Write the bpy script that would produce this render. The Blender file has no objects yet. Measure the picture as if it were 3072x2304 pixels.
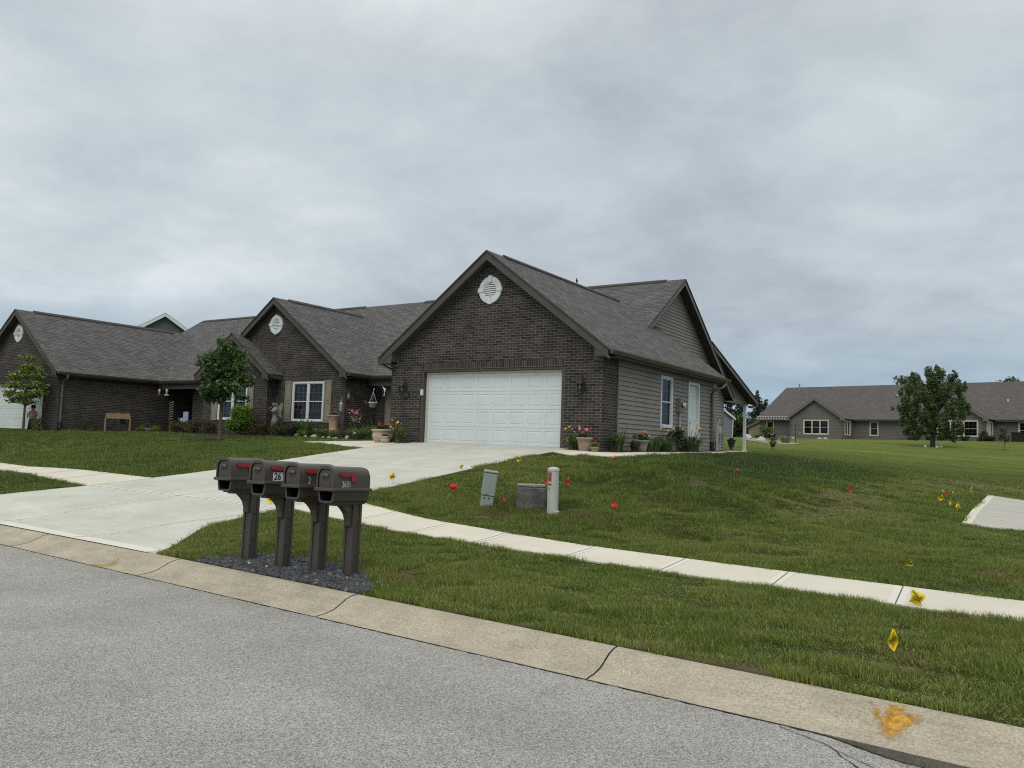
import bpy, math, random
import numpy as np
from mathutils import Vector, Matrix, Euler
from math import radians as R, sin, cos, pi
random.seed(7); RNG = np.random.default_rng(11)
sc = bpy.context.scene

# ---------------------------------------------------------------- camera
cam_d = bpy.data.cameras.new('camera'); cam = bpy.data.objects.new('camera', cam_d)
sc.collection.objects.link(cam); sc.camera = cam
cam_d.sensor_fit = 'HORIZONTAL'; cam_d.sensor_width = 36.0; cam_d.lens = 2397.32 / 3072 * 36
cam_d.clip_start = .05; cam_d.clip_end = 3000
def set_cam():
    yaw, pit, rol = -.577777118, .0735895069, .0329447427
    f = Vector((sin(yaw)*cos(pit), cos(yaw)*cos(pit), sin(pit)))
    r0 = Vector((cos(yaw), -sin(yaw), 0)); u0 = r0.cross(f)
    r = r0*cos(rol) + u0*sin(rol); u = -r0*sin(rol) + u0*cos(rol)
    m = Matrix((r, u, -f)).transposed().to_4x4(); m.translation = Vector((0, 0, 1.6))
    cam.matrix_world = m
set_cam()

# ---------------------------------------------------------------- world and sun
SUN_EL, SUN_AZ = R(52), R(160)          # azimuth clockwise from +Y
w = bpy.data.worlds.new('World'); sc.world = w; w.use_nodes = True
nt = w.node_tree; nt.nodes.clear()
def N(t, **k):
    n = nt.nodes.new(t)
    for a, b in k.items(): setattr(n, a, b)
    return n
def MA(op, a, b=None, c=None):
    n = N('ShaderNodeMath', operation=op)
    for i, v in enumerate((a, b, c)):
        if v is None: continue
        if isinstance(v, (int, float)): n.inputs[i].default_value = v
        else: nt.links.new(v, n.inputs[i])
    return n.outputs[0]
out = N('ShaderNodeOutputWorld'); bg = N('ShaderNodeBackground'); nt.links.new(bg.outputs[0], out.inputs[0])
tc = N('ShaderNodeTexCoord'); sep = N('ShaderNodeSeparateXYZ'); nt.links.new(tc.outputs['Generated'], sep.inputs[0])
zc = MA('MAXIMUM', sep.outputs[2], 0.0)
den = MA('ADD', zc, .22)
px_ = MA('DIVIDE', sep.outputs[0], den); py_ = MA('DIVIDE', sep.outputs[1], den)
cmb = N('ShaderNodeCombineXYZ'); nt.links.new(px_, cmb.inputs[0]); nt.links.new(py_, cmb.inputs[1])
def noise(vec, scale, detail=6, rough=.55, dist=0., off=(0, 0, 0), sc3=(1, 1, 1)):
    mp = N('ShaderNodeMapping'); mp.inputs['Location'].default_value = off; mp.inputs['Scale'].default_value = sc3
    nt.links.new(vec, mp.inputs[0])
    n = N('ShaderNodeTexNoise'); n.inputs['Scale'].default_value = scale; n.inputs['Detail'].default_value = detail
    n.inputs['Roughness'].default_value = rough; n.inputs['Distortion'].default_value = dist
    nt.links.new(mp.outputs[0], n.inputs['Vector']); return n.outputs['Fac']
n1 = noise(cmb.outputs[0], .45, 4, .5, .0, (3.4, 1.2, 0))
n2 = noise(cmb.outputs[0], 1.9, 9, .6, .12, (7.3, 4.1, 2))
nn = MA('ADD', MA('MULTIPLY', n1, .55), MA('MULTIPLY', n2, .45))
rmp = N('ShaderNodeValToRGB'); nt.links.new(nn, rmp.inputs[0])
cr = rmp.color_ramp; cr.interpolation = 'B_SPLINE'
cr.elements[0].position = .36; cr.elements[0].color = (.40, .455, .515, 1)
cr.elements[1].position = .62; cr.elements[1].color = (.80, .855, .88, 1)
e = cr.elements.new(.45); e.color = (.53, .595, .64, 1)
e = cr.elements.new(.54); e.color = (.63, .70, .74, 1)
# bluish darker band near the horizon, brighter overcast towards the zenith
hz = N('ShaderNodeMapRange'); hz.interpolation_type = 'SMOOTHSTEP'; nt.links.new(sep.outputs[2], hz.inputs[0])
hz.inputs[1].default_value = .04; hz.inputs[2].default_value = .19; hz.inputs[3].default_value = 0.0; hz.inputs[4].default_value = 1.0
side = N('ShaderNodeMapRange'); side.interpolation_type = 'SMOOTHSTEP'; nt.links.new(sep.outputs[0], side.inputs[0]); side.inputs[1].default_value = -.75; side.inputs[2].default_value = -.15; side.inputs[3].default_value = .45; side.inputs[4].default_value = 0.0
hmax = MA('MAXIMUM', hz.outputs[0], side.outputs[0])
mixh = N('ShaderNodeMix', data_type='RGBA'); nt.links.new(hmax, mixh.inputs[0])
mulh = N('ShaderNodeMix', data_type='RGBA', blend_type='MULTIPLY'); mulh.inputs[0].default_value = 1
nt.links.new(rmp.outputs[0], mulh.inputs[6]); mulh.inputs[7].default_value = (.56, .68, .80, 1)
nt.links.new(mulh.outputs[2], mixh.inputs[6]); nt.links.new(rmp.outputs[0], mixh.inputs[7])
zen = N('ShaderNodeMapRange'); zen.interpolation_type = 'SMOOTHSTEP'; nt.links.new(sep.outputs[2], zen.inputs[0])
zen.inputs[1].default_value = .42; zen.inputs[2].default_value = .95; zen.inputs[3].default_value = 1.0; zen.inputs[4].default_value = 2.1
zt = N('ShaderNodeMapRange'); nt.links.new(sep.outputs[2], zt.inputs[0]); zt.inputs[1].default_value = .4; zt.inputs[2].default_value = .8
warm = N('ShaderNodeMix', data_type='RGBA', blend_type='MULTIPLY'); nt.links.new(zt.outputs[0], warm.inputs[0]); nt.links.new(mixh.outputs[2], warm.inputs[6]); warm.inputs[7].default_value = (1.1, 1.0, .90, 1)
vm = N('ShaderNodeVectorMath', operation='SCALE'); nt.links.new(warm.outputs[2], vm.inputs[0]); nt.links.new(zen.outputs[0], vm.inputs['Scale'])
sky = N('ShaderNodeTexSky'); sky.sky_type = 'NISHITA'; sky.sun_disc = False; sky.sun_elevation = SUN_EL; sky.sun_rotation = SUN_AZ
sks = N('ShaderNodeVectorMath', operation='SCALE'); nt.links.new(sky.outputs[0], sks.inputs[0]); sks.inputs['Scale'].default_value = .06
# cloud deck radiance is given relative to the background strength of 0.1
sck = N('ShaderNodeVectorMath', operation='SCALE'); nt.links.new(vm.outputs[0], sck.inputs[0]); sck.inputs['Scale'].default_value = 9.6
add = N('ShaderNodeVectorMath', operation='ADD'); nt.links.new(sck.outputs[0], add.inputs[0]); nt.links.new(sks.outputs[0], add.inputs[1])
nt.links.new(add.outputs[0], bg.inputs[0]); bg.inputs[1].default_value = .1

sl = bpy.data.lights.new('sun', 'SUN'); sl.energy = 1.15; sl.angle = R(34); sl.color = (1, .94, .85)
so = bpy.data.objects.new('sun', sl); sc.collection.objects.link(so)
sd = Vector((sin(SUN_AZ)*cos(SUN_EL), cos(SUN_AZ)*cos(SUN_EL), sin(SUN_EL)))
so.rotation_euler = sd.to_track_quat('Z', 'Y').to_euler(); so.location = (0, -10, 30)
sc.cycles.use_denoising = False; sc.cycles.filter_width = 1.15
sc.view_settings.view_transform = 'Standard'; sc.view_settings.look = 'None'
sc.view_settings.exposure = 0; sc.view_settings.gamma = 1; sc.view_settings.use_curve_mapping = False

# ---------------------------------------------------------------- terrain height
SPOTS=[(x,5.37-.058*x+.05,.12) for x in (-70,-55,-40,-30,-22,-16,-13,-10,-7,-4,-1,2,6,12,25)]
SPOTS+=[(x,7.0,.17) for x in (-7,-4,-1,3,8)]+[(-10,7.4,.24),(-13,7.4,.25),(-16.5,7.6,.26),(-21,8,.3),(-30,8.6,.32)]
SPOTS+=[(1,8.4,.19),(-2,8.5,.2),(-5,8.7,.22),(1,9.5,.21),(-2,9.6,.23),(-5,9.9,.25),(-8,9.0,.28),(-8,10.4,.34),(8,9,.2),(16,9,.2)]
SPOTS+=[(-10.5,9,.34),(-13.5,9,.38),(-16.5,9.2,.41),(-10.5,11,.56),(-13.5,11,.58),(-16.5,10.6,.53)]
for x in (-10.4,-13.5,-16.5): SPOTS+=[(x,13,.8),(x,15,1.05),(x,17,1.3),(x,18.5,1.45)]
SPOTS+=[(-17,19.3,1.5),(-13.5,19.3,1.5),(-10.2,19.3,1.48),(-9.2,19.2,1.42),(-9.2,22.8,1.46),(-9.2,25.5,1.5),(-9.4,28.5,1.52),(-12,36.4,1.54),(-12,40.3,1.54),(-8.2,17.3,1.37),(-8.1,22.8,1.45)]
SPOTS+=[(-23.3,10.7,.42),(-25.7,11.7,.5),(-30,12.6,.52),(-44,14,.6),(-60,15,.7)]
SPOTS+=[(-20,14,.92),(-26,14.5,.86),(-33,15,.92),(-20,17.5,1.25),(-26,18,1.28),(-33,18,1.32),(-20,20.5,1.48),(-23,22,1.56),(-27,21.8,1.56),(-31,21.8,1.55),(-36,21.5,1.5),(-37,18.9,1.47),(-44,18.9,1.47),(-60,19,1.5)]
SPOTS+=[(-6.8,11.3,.5),(-8.2,12.5,.68),(-8,15,1.08),(-6,15,.92),(-6,18,1.15),(-6.3,22,1.27),(-6.5,28,1.33),(-8.5,34,1.45),(-4,12,.42),(-3.5,16,.62),(-3,21,.72),(-3,27,.75),(-4,34,.92)]
SPOTS+=[(-1,13,.28),(-1,18,.34),(-.5,24,.36),(0,30,.36),(0,37,.4),(4,13,.28),(5,22,.3),(6,32,.3),(10,20,.3),(-6,42,1.05),(-9,46,1.4),(-3,45,.8),(2,48,.75),(8,46,.6)]
SPOTS+=[(-12,54,1.85),(-5,56,1.5),(3,58,1.35),(10,60,1.3),(-14,66,2.3),(-5,66,2.15),(2,66,2.0),(-20,84,3.0),(-10,80,3.0),(0,77,2.92),(12,75,2.9),(25,72,2.9)]
SPOTS+=[(-20,45,1.7),(-40,40,1.8),(-30,60,2.3),(-60,60,2.4),(-60,35,1.8),(-27,30,1.6),(20,60,1.4),(30,30,.5)]
SPOTS+=[(-25,100,3.2),(0,100,3.1),(30,100,3.0),(-70,100,3)]
SPOTS=np.array(SPOTS,float)
def _phi(r2): return .5*r2*np.log(r2+1e-9)
_n=len(SPOTS)
_K=_phi(((SPOTS[:,None,:2]-SPOTS[None,:,:2])**2).sum(-1))+np.eye(_n)*.6
_P=np.c_[np.ones(_n),SPOTS[:,:2]]
_W=np.linalg.solve(np.block([[_K,_P],[_P.T,np.zeros((3,3))]]),np.r_[SPOTS[:,2],0,0,0])
def _sm(t): t=np.clip(t,0,1); return t*t*(3-2*t)
def y_asph(x): return 4.89-.049*x
def y_curb(x): return 5.37-.058*x
def H(x,y):
    x=np.asarray(x,float); y=np.asarray(y,float); sh=np.broadcast(x,y).shape
    x=np.broadcast_to(x,sh).ravel(); y=np.broadcast_to(y,sh).ravel()
    out=np.empty(x.size)
    for i in range(0,x.size,20000):
        xx,yy=x[i:i+20000],y[i:i+20000]
        r2=(xx[:,None]-SPOTS[:,0])**2+(yy[:,None]-SPOTS[:,1])**2
        out[i:i+20000]=_phi(r2)@_W[:_n]+_W[_n]+_W[_n+1]*xx+_W[_n+2]*yy
    far=_sm((np.hypot(x+8,y-40)-75)/40)
    out=out*(1-far)+2.9*far
    yc=y_curb(x); t=_sm((y-yc)/1.2)
    out=.12*(1-t)+out*t
    return out.reshape(sh)
def h(x, y): return float(H(np.array([x]), np.array([y]))[0])

# ---------------------------------------------------------------- materials
MATS = {}
def newmat(name):
    m = bpy.data.materials.new(name); m.use_nodes = True
    t = m.node_tree; t.nodes.clear()
    o = t.nodes.new('ShaderNodeOutputMaterial'); p = t.nodes.new('ShaderNodeBsdfPrincipled')
    t.links.new(p.outputs[0], o.inputs[0]); MATS[name] = m
    return m, t, p
def nd(t, typ, ins=None, **k):
    n = t.nodes.new(typ)
    for a, b in k.items(): setattr(n, a, b)
    for a, b in (ins or {}).items():
        if isinstance(b, bpy.types.NodeSocket): t.links.new(b, n.inputs[a])
        else: n.inputs[a].default_value = b
    return n
def rgba(c): return (c[0], c[1], c[2], 1)
def coords(t, kind='Object'):
    c = t.nodes.new('ShaderNodeTexCoord'); return c.outputs[kind]
def mixc(t, f, a, b, bt='MIX'):
    n = t.nodes.new('ShaderNodeMix'); n.data_type = 'RGBA'; n.blend_type = bt
    for i, v in ((0, f), (6, a), (7, b)):
        if isinstance(v, bpy.types.NodeSocket): t.links.new(v, n.inputs[i])
        else: n.inputs[i].default_value = v if i == 0 else rgba(v)
    return n.outputs[2]
def mat(name, col, rough=.7, var=.12, scale=6, bump=0, bscale=60, spec=.3, metal=0, col2=None, fine=None, sheen=0):
    m, t, p = newmat(name)
    co = coords(t)
    n = nd(t, 'ShaderNodeTexNoise', {'Vector': co, 'Scale': scale, 'Detail': 5, 'Roughness': .6})
    a = col; b = col2 or tuple(min(1, c*(1-2*var)) for c in col)
    if not col2: a = tuple(min(1, c*(1+var)) for c in col)
    r = nd(t, 'ShaderNodeMapRange', {0: n.outputs[0], 1: .32, 2: .68})
    cc = mixc(t, r.outputs[0], a, b)
    if fine:
        fs, fa = fine
        n3 = nd(t, 'ShaderNodeTexNoise', {'Vector': co, 'Scale': fs, 'Detail': 2})
        r3 = nd(t, 'ShaderNodeMapRange', {0: n3.outputs[0], 1: .3, 2: .7, 3: 1-fa, 4: 1+fa})
        v = nd(t, 'ShaderNodeVectorMath', {0: cc, 'Scale': r3.outputs[0]}, operation='SCALE'); cc = v.outputs[0]
    t.links.new(cc, p.inputs['Base Color'])
    p.inputs['Roughness'].default_value = rough; p.inputs['Specular IOR Level'].default_value = spec; p.inputs['Metallic'].default_value = metal
    if bump:
        n2 = nd(t, 'ShaderNodeTexNoise', {'Vector': co, 'Scale': bscale, 'Detail': 3})
        bm = nd(t, 'ShaderNodeBump', {'Height': n2.outputs[0], 'Strength': bump, 'Distance': .01})
        t.links.new(bm.outputs[0], p.inputs['Normal'])
    return m
def brickmat(name, w, hh, mortar, c1, c2, cm, swap=False, off=.5, bump=.4, blotch=(.8, 1.25), bias=0., smooth=.1, cmix=None, rough=.85, nscale=1.3):
    m, t, p = newmat(name)
    uv = coords(t, 'UV')
    if swap:
        s = nd(t, 'ShaderNodeSeparateXYZ', {0: uv}); c = nd(t, 'ShaderNodeCombineXYZ', {0: s.outputs[1], 1: s.outputs[0]}); uv2 = c.outputs[0]
    else: uv2 = uv
    # slight wobble so courses are not ruler-straight
    wn = nd(t, 'ShaderNodeTexNoise', {'Vector': uv2, 'Scale': 5.0, 'Detail': 2})
    ws = nd(t, 'ShaderNodeVectorMath', {0: wn.outputs[1], 1: (.5, .5, .5)}, operation='SUBTRACT')
    wv = nd(t, 'ShaderNodeVectorMath', {0: ws.outputs[0], 'Scale': .006}, operation='SCALE')
    wa = nd(t, 'ShaderNodeVectorMath', {0: uv2, 1: wv.outputs[0]}, operation='ADD')
    b = nd(t, 'ShaderNodeTexBrick', {'Vector': wa.outputs[0], 'Color1': rgba(c1), 'Color2': rgba(c2), 'Mortar': rgba(cm), 'Scale': 1.0,
        'Mortar Size': mortar, 'Mortar Smooth': smooth, 'Bias': bias, 'Brick Width': w, 'Row Height': hh}, offset=off)
    n = nd(t, 'ShaderNodeTexNoise', {'Vector': uv, 'Scale': nscale, 'Detail': 4, 'Roughness': .6})
    r = nd(t, 'ShaderNodeMapRange', {0: n.outputs[0], 1: .3, 2: .7, 3: blotch[0], 4: blotch[1]})
    n4 = nd(t, 'ShaderNodeTexNoise', {'Vector': uv, 'Scale': 38., 'Detail': 3, 'Roughness': .7})
    r4 = nd(t, 'ShaderNodeMapRange', {0: n4.outputs[0], 1: .3, 2: .7, 3: .82, 4: 1.18})
    mm = nd(t, 'ShaderNodeMath', {0: r.outputs[0], 1: r4.outputs[0]}, operation='MULTIPLY')
    v = nd(t, 'ShaderNodeVectorMath', {0: b.outputs[0], 'Scale': mm.outputs[0]}, operation='SCALE')
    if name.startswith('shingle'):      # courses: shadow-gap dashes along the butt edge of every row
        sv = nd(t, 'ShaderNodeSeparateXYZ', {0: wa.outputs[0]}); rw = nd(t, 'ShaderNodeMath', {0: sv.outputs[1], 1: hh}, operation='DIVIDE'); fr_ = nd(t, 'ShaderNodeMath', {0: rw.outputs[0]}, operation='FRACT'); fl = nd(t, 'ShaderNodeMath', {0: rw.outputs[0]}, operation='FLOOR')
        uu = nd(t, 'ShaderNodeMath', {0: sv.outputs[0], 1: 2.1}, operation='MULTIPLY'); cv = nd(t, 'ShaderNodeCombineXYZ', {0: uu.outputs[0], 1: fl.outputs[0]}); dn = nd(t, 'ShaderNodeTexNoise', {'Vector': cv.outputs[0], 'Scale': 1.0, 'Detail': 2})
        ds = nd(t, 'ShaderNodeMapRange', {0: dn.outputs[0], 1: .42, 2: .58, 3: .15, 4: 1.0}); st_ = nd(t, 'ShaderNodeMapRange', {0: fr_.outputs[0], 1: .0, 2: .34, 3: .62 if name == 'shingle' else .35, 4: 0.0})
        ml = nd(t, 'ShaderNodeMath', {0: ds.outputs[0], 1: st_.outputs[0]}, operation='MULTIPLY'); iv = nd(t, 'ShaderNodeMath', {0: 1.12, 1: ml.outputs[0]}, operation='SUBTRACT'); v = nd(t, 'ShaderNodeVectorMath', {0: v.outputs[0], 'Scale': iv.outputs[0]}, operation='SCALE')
    t.links.new(v.outputs[0], p.inputs['Base Color']); p.inputs['Roughness'].default_value = rough; p.inputs['Specular IOR Level'].default_value = .2
    inv = nd(t, 'ShaderNodeMath', {0: 1.0, 1: b.outputs[1]}, operation='SUBTRACT')
    ad = nd(t, 'ShaderNodeMath', {0: n4.outputs[0], 1: .35, 2: inv.outputs[0]}, operation='MULTIPLY_ADD')
    bm = nd(t, 'ShaderNodeBump', {'Height': ad.outputs[0], 'Strength': bump, 'Distance': .012})
    t.links.new(bm.outputs[0], p.inputs['Normal'])
    return m
brickmat('brick', .248, .0762, .0062, (.022, .019, .018), (.062, .052, .045), (.165, .155, .138), blotch=(.75, 1.25))
brickmat('brick_soldier', .21, .0762, .0052, (.024, .019, .018), (.064, .051, .044), (.15, .14, .125), swap=True, off=0.)
brickmat('brick_tan', .24, .09, .008, (.20, .13, .10), (.28, .2, .16), (.35, .32, .28))
brickmat('shingle', .31, .143, .0085, (.072, .070, .070), (.116, .112, .110), (.010, .010, .010), blotch=(.92, 1.08), bump=.6, smooth=.3, nscale=.9, rough=.92)
brickmat('shingle_far', .33, .143, .003, (.068, .063, .062), (.096, .088, .086), (.05, .045, .042), blotch=(.85, 1.15), bump=.3, nscale=3, rough=.92)
mat('ridge_cap', (.06, .056, .055), .9, .15, 3)
mat('trim_brown', (.075, .067, .06), .6, .06, 3, spec=.35)
mat('soffit_brown', (.06, .054, .048), .7, .06, 3)
mat('fascia_grey', (.155, .15, .142), .6, .06, 3)
mat('gutter', (.098, .094, .07), .42, .06, 3, spec=.5)
mat('siding', (.215, .20, .178), .62, .05, 1.2, spec=.35, fine=(3, .03))
mat('siding_far', (.145, .132, .12), .7, .05, .6)
mat('siding_blue', (.19, .21, .235), .7, .05, 1)
mat('siding_slate', (.10, .11, .12), .7, .05, 1)
mat('white_trim', (.62, .65, .65), .5, .04, 2, spec=.4)
mat('white_door', (.60, .645, .65), .45, .025, 1.2, spec=.4)
mat('cream_trim', (.55, .53, .45), .5, .04, 2)
mat('shutter', (.25, .225, .175), .6, .06, 3)
mat('jamb_brown', (.075, .062, .05), .6, .06, 3)
mat('rubber', (.012, .012, .012), .7, .1)
mat('dark_room', (.012, .013, .015), .9, .1)
mat('blind', (.26, .30, .32), .6, .05, 3)
mat('grid_grey', (.5, .52, .52), .5, .04, 3)
mat('curtain', (.07, .075, .08), .8, .1, 5)
mat('foundation', (.27, .25, .21), .9, .1, 4, .3, 30)
mat('black_metal', (.012, .012, .013), .5, .1, spec=.5)
mat('bronze', (.03, .03, .028), .45, .15, 10, spec=.5, metal=.3)
mat('grey_metal', (.26, .26, .25), .45, .06, spec=.5, metal=.2)
mat('meter_grey', (.17, .165, .15), .5, .06, spec=.4)
mat('pipe_grey', (.33, .34, .34), .5, .05)
mat('mailbox', (.066, .056, .046), .42, .05, 5, .12, 350, spec=.45)
mat('mailbox_dark', (.008, .008, .008), .8, .05)
mat('flag_red', (.33, .012, .022), .4, .05, spec=.5)
mat('digit', (.62, .58, .5), .5, .02)
mat('digit_black', (.01, .01, .012), .5, .02)
mat('plate_white', (.6, .62, .64), .5, .03)
mat('yellow_flag', (.72, .52, .015), .55, .06, 12)
mat('yellow_ink', (.05, .045, .01), .6, .1)
mat('red_flag', (.62, .018, .02), .55, .06, 12)
mat('pink_flag', (.62, .07, .06), .55, .06, 12)
mat('wire', (.12, .12, .12), .5, .1, metal=.5)
mat('pedestal', (.255, .30, .265), .5, .05, 6, .1, 60, spec=.35)
mat('box_grey', (.11, .112, .10), .75, .25, 5, .2, 20, fine=(14, .2))
mat('box_top', (.23, .225, .20), .75, .15, 8, .2, 40)
mat('marker_white', (.43, .45, .42), .5, .04, 5, spec=.4)
mat('sticker_orange', (.62, .085, .03), .5, .05)
mat('ink', (.03, .012, .01), .6, .1)
mat('terracotta', (.45, .31, .22), .8, .12, 8, .2, 40)
mat('pot_tan', (.30, .225, .17), .8, .1, 8, .2, 40)
mat('pot_grey', (.185, .175, .16), .8, .1, 8, .2, 40)
mat('pot_cream', (.47, .38, .30), .8, .12, 8, .2, 30)
mat('white_plastic', (.6, .62, .58), .5, .04)
mat('stone_white', (.48, .47, .44), .9, .2, 12, .5, 30)
mat('stone_grey', (.22, .215, .2), .9, .25, 12, .5, 30)
mat('statue', (.22, .215, .20), .9, .2, 14, .5, 40)
mat('gravel_stone', (.066, .071, .081), .75, .35, 9, .3, 60, spec=.35)
mat('gravel_light', (.17, .175, .18), .8, .3, 9, .3, 60)
mat('wood_planter', (.30, .19, .10), .8, .15, 10, .2, 30)
mat('wood_dark', (.085, .06, .045), .8, .2, 10)
mat('driftwood', (.17, .155, .14), .9, .25, 14, .4, 30)
mat('glass_teal', (.06, .16, .15), .15, .1, spec=.8)
mat('glass_clear', (.35, .38, .38), .15, .1, spec=.8)
mat('garden_flag', (.16, .25, .42), .7, .3, 9, col2=(.35, .40, .5))
mat('blanket', (.22, .05, .06), .9, .4, 25, col2=(.5, .42, .38))
mat('bark', (.12, .095, .07), .9, .25, 14, .6, 40)
mat('bark_dark', (.035, .03, .025), .9, .25, 14, .6, 40)
mat('soil', (.04, .028, .02), .95, .3, 12, .6, 40)
mat('mulch', (.035, .026, .022), .95, .35, 30, .8, 60)
mat('pebble_bed', (.30, .25, .20), .95, .25, 20, .6, 50)
mat('skin_cloth', (.42, .25, .19), .9, .2, 12)
mat('cloth_white', (.5, .47, .42), .9, .2, 12)
mat('paint_yellow', (.50, .27, .045), .85, .25, 30, .3, 80, fine=(140, .3))
mat('paint_faint', (.42, .30, .10), .85, .25, 30, .3, 80, fine=(140, .3))
mat('bird', (.02, .018, .018), .7, .2)
mat('crack', (.012, .012, .012), .95, .2)
mat('joint', (.12, .112, .10), .95, .2)
mat('awning', (.45, .46, .44), .8, .05)
mat('awning_dark', (.12, .12, .11), .8, .05)
mat('patio_black', (.014, .013, .013), .7, .1)
mat('lens', (.5, .5, .47), .2, .05, spec=.7)

def leafmat(name, col, var=.35, trans=.25, rough=.55, scale=3.0):
    m, t, p = newmat(name)
    g = nd(t, 'ShaderNodeNewGeometry'); co = coords(t)
    n = nd(t, 'ShaderNodeTexNoise', {'Vector': co, 'Scale': scale, 'Detail': 3})
    n2 = nd(t, 'ShaderNodeTexWhiteNoise', {'Vector': g.outputs['Position']}, noise_dimensions='3D')
    r = nd(t, 'ShaderNodeMapRange', {0: n.outputs[0], 1: .3, 2: .7, 3: 1-var, 4: 1+var})
    rr = nd(t, 'ShaderNodeMapRange', {0: g.outputs['Random Per Island'], 3: .7, 4: 1.3})
    mm = nd(t, 'ShaderNodeMath', {0: r.outputs[0], 1: rr.outputs[0]}, operation='MULTIPLY')
    v = nd(t, 'ShaderNodeVectorMath', {0: col, 'Scale': mm.outputs[0]}, operation='SCALE')
    t.links.new(v.outputs[0], p.inputs['Base Color']); p.inputs['Roughness'].default_value = rough; p.inputs['Specular IOR Level'].default_value = .3
    tr = nd(t, 'ShaderNodeBsdfTranslucent', {0: v.outputs[0]})
    mx = nd(t, 'ShaderNodeMixShader', {0: trans, 1: p.outputs[0], 2: tr.outputs[0]})
    t.links.new(mx.outputs[0], t.nodes['Material Output'].inputs[0])
    return m
leafmat('leaf_maple', (.052, .095, .026)); leafmat('leaf_maple_light', (.095, .15, .042))
leafmat('leaf_young', (.12, .17, .035)); leafmat('leaf_young_light', (.19, .24, .05))
leafmat('leaf_bright', (.09, .19, .022)); leafmat('leaf_bright_light', (.16, .28, .035))
leafmat('leaf_olive', (.055, .058, .022)); leafmat('leaf_rust', (.10, .06, .03))
leafmat('leaf_dark', (.022, .034, .014)); leafmat('leaf_pine', (.022, .045, .022))
leafmat('leaf_willow', (.075, .115, .04)); leafmat('leaf_willow_light', (.12, .165, .055))
leafmat('blade_lily', (.055, .10, .022)); leafmat('blade_light', (.13, .19, .05)); leafmat('blade_dark', (.035, .055, .02))
leafmat('petal_pink', (.62, .04, .12), .15, .2); leafmat('petal_light', (.8, .3, .4), .15, .2); leafmat('petal_red', (.5, .015, .025), .15, .2)
leafmat('petal_yellow', (.8, .42, .06), .15, .2); leafmat('leaf_grey', (.11, .13, .085)); leafmat('leaf_cream', (.28, .3, .14))

# glass: dark, reflective, lets what is behind show
m, t, p = newmat('glass')
t.nodes.remove(p)
gl = nd(t, 'ShaderNodeBsdfGlossy', {0: (.6, .66, .7, 1), 'Roughness': .04}); tr = nd(t, 'ShaderNodeBsdfTransparent', {0: (.72, .76, .78, 1)})
fr = nd(t, 'ShaderNodeFresnel', {0: 1.4}); mx = nd(t, 'ShaderNodeMixShader', {0: fr.outputs[0], 1: tr.outputs[0], 2: gl.outputs[0]})
t.links.new(mx.outputs[0], t.nodes['Material Output'].inputs[0])

# asphalt
m, t, p = newmat('asphalt')
co = coords(t)
v1 = nd(t, 'ShaderNodeTexVoronoi', {'Vector': co, 'Scale': 135.0}); n1_ = nd(t, 'ShaderNodeTexNoise', {'Vector': co, 'Scale': 1.1, 'Detail': 4, 'Roughness': .6})
n2_ = nd(t, 'ShaderNodeTexNoise', {'Vector': co, 'Scale': 160.0, 'Detail': 3, 'Roughness': .8})
sp = nd(t, 'ShaderNodeSeparateColor', {0: v1.outputs['Color']})
r1 = nd(t, 'ShaderNodeMapRange', {0: sp.outputs[0], 1: 0.0, 2: 1.0, 3: .5, 4: 1.5})
lm_ = nd(t, 'ShaderNodeMapping', {0: co, 'Rotation': (0, 0, R(3)), 'Scale': (.12, .8, 1)}); ln_ = nd(t, 'ShaderNodeTexNoise', {'Vector': lm_.outputs[0], 'Scale': 1.0, 'Detail': 3}); n1s = nd(t, 'ShaderNodeMath', {0: n1_.outputs[0], 1: ln_.outputs[0]}, operation='ADD')
r2 = nd(t, 'ShaderNodeMapRange', {0: n1s.outputs[0], 1: .7, 2: 1.3, 3: .82, 4: 1.12})
r3 = nd(t, 'ShaderNodeMapRange', {0: n2_.outputs[0], 1: .3, 2: .7, 3: .6, 4: 1.4})
mm = nd(t, 'ShaderNodeMath', {0: r1.outputs[0], 1: r2.outputs[0]}, operation='MULTIPLY'); m3 = nd(t, 'ShaderNodeMath', {0: mm.outputs[0], 1: r3.outputs[0]}, operation='MULTIPLY')
vv = nd(t, 'ShaderNodeVectorMath', {0: (.295, .286, .27), 'Scale': m3.outputs[0]}, operation='SCALE')
t.links.new(vv.outputs[0], p.inputs['Base Color']); p.inputs['Roughness'].default_value = .9; p.inputs['Specular IOR Level'].default_value = .25
bm = nd(t, 'ShaderNodeBump', {'Height': v1.outputs['Distance'], 'Strength': .7, 'Distance': .006}); t.links.new(bm.outputs[0], p.inputs['Normal'])

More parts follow.
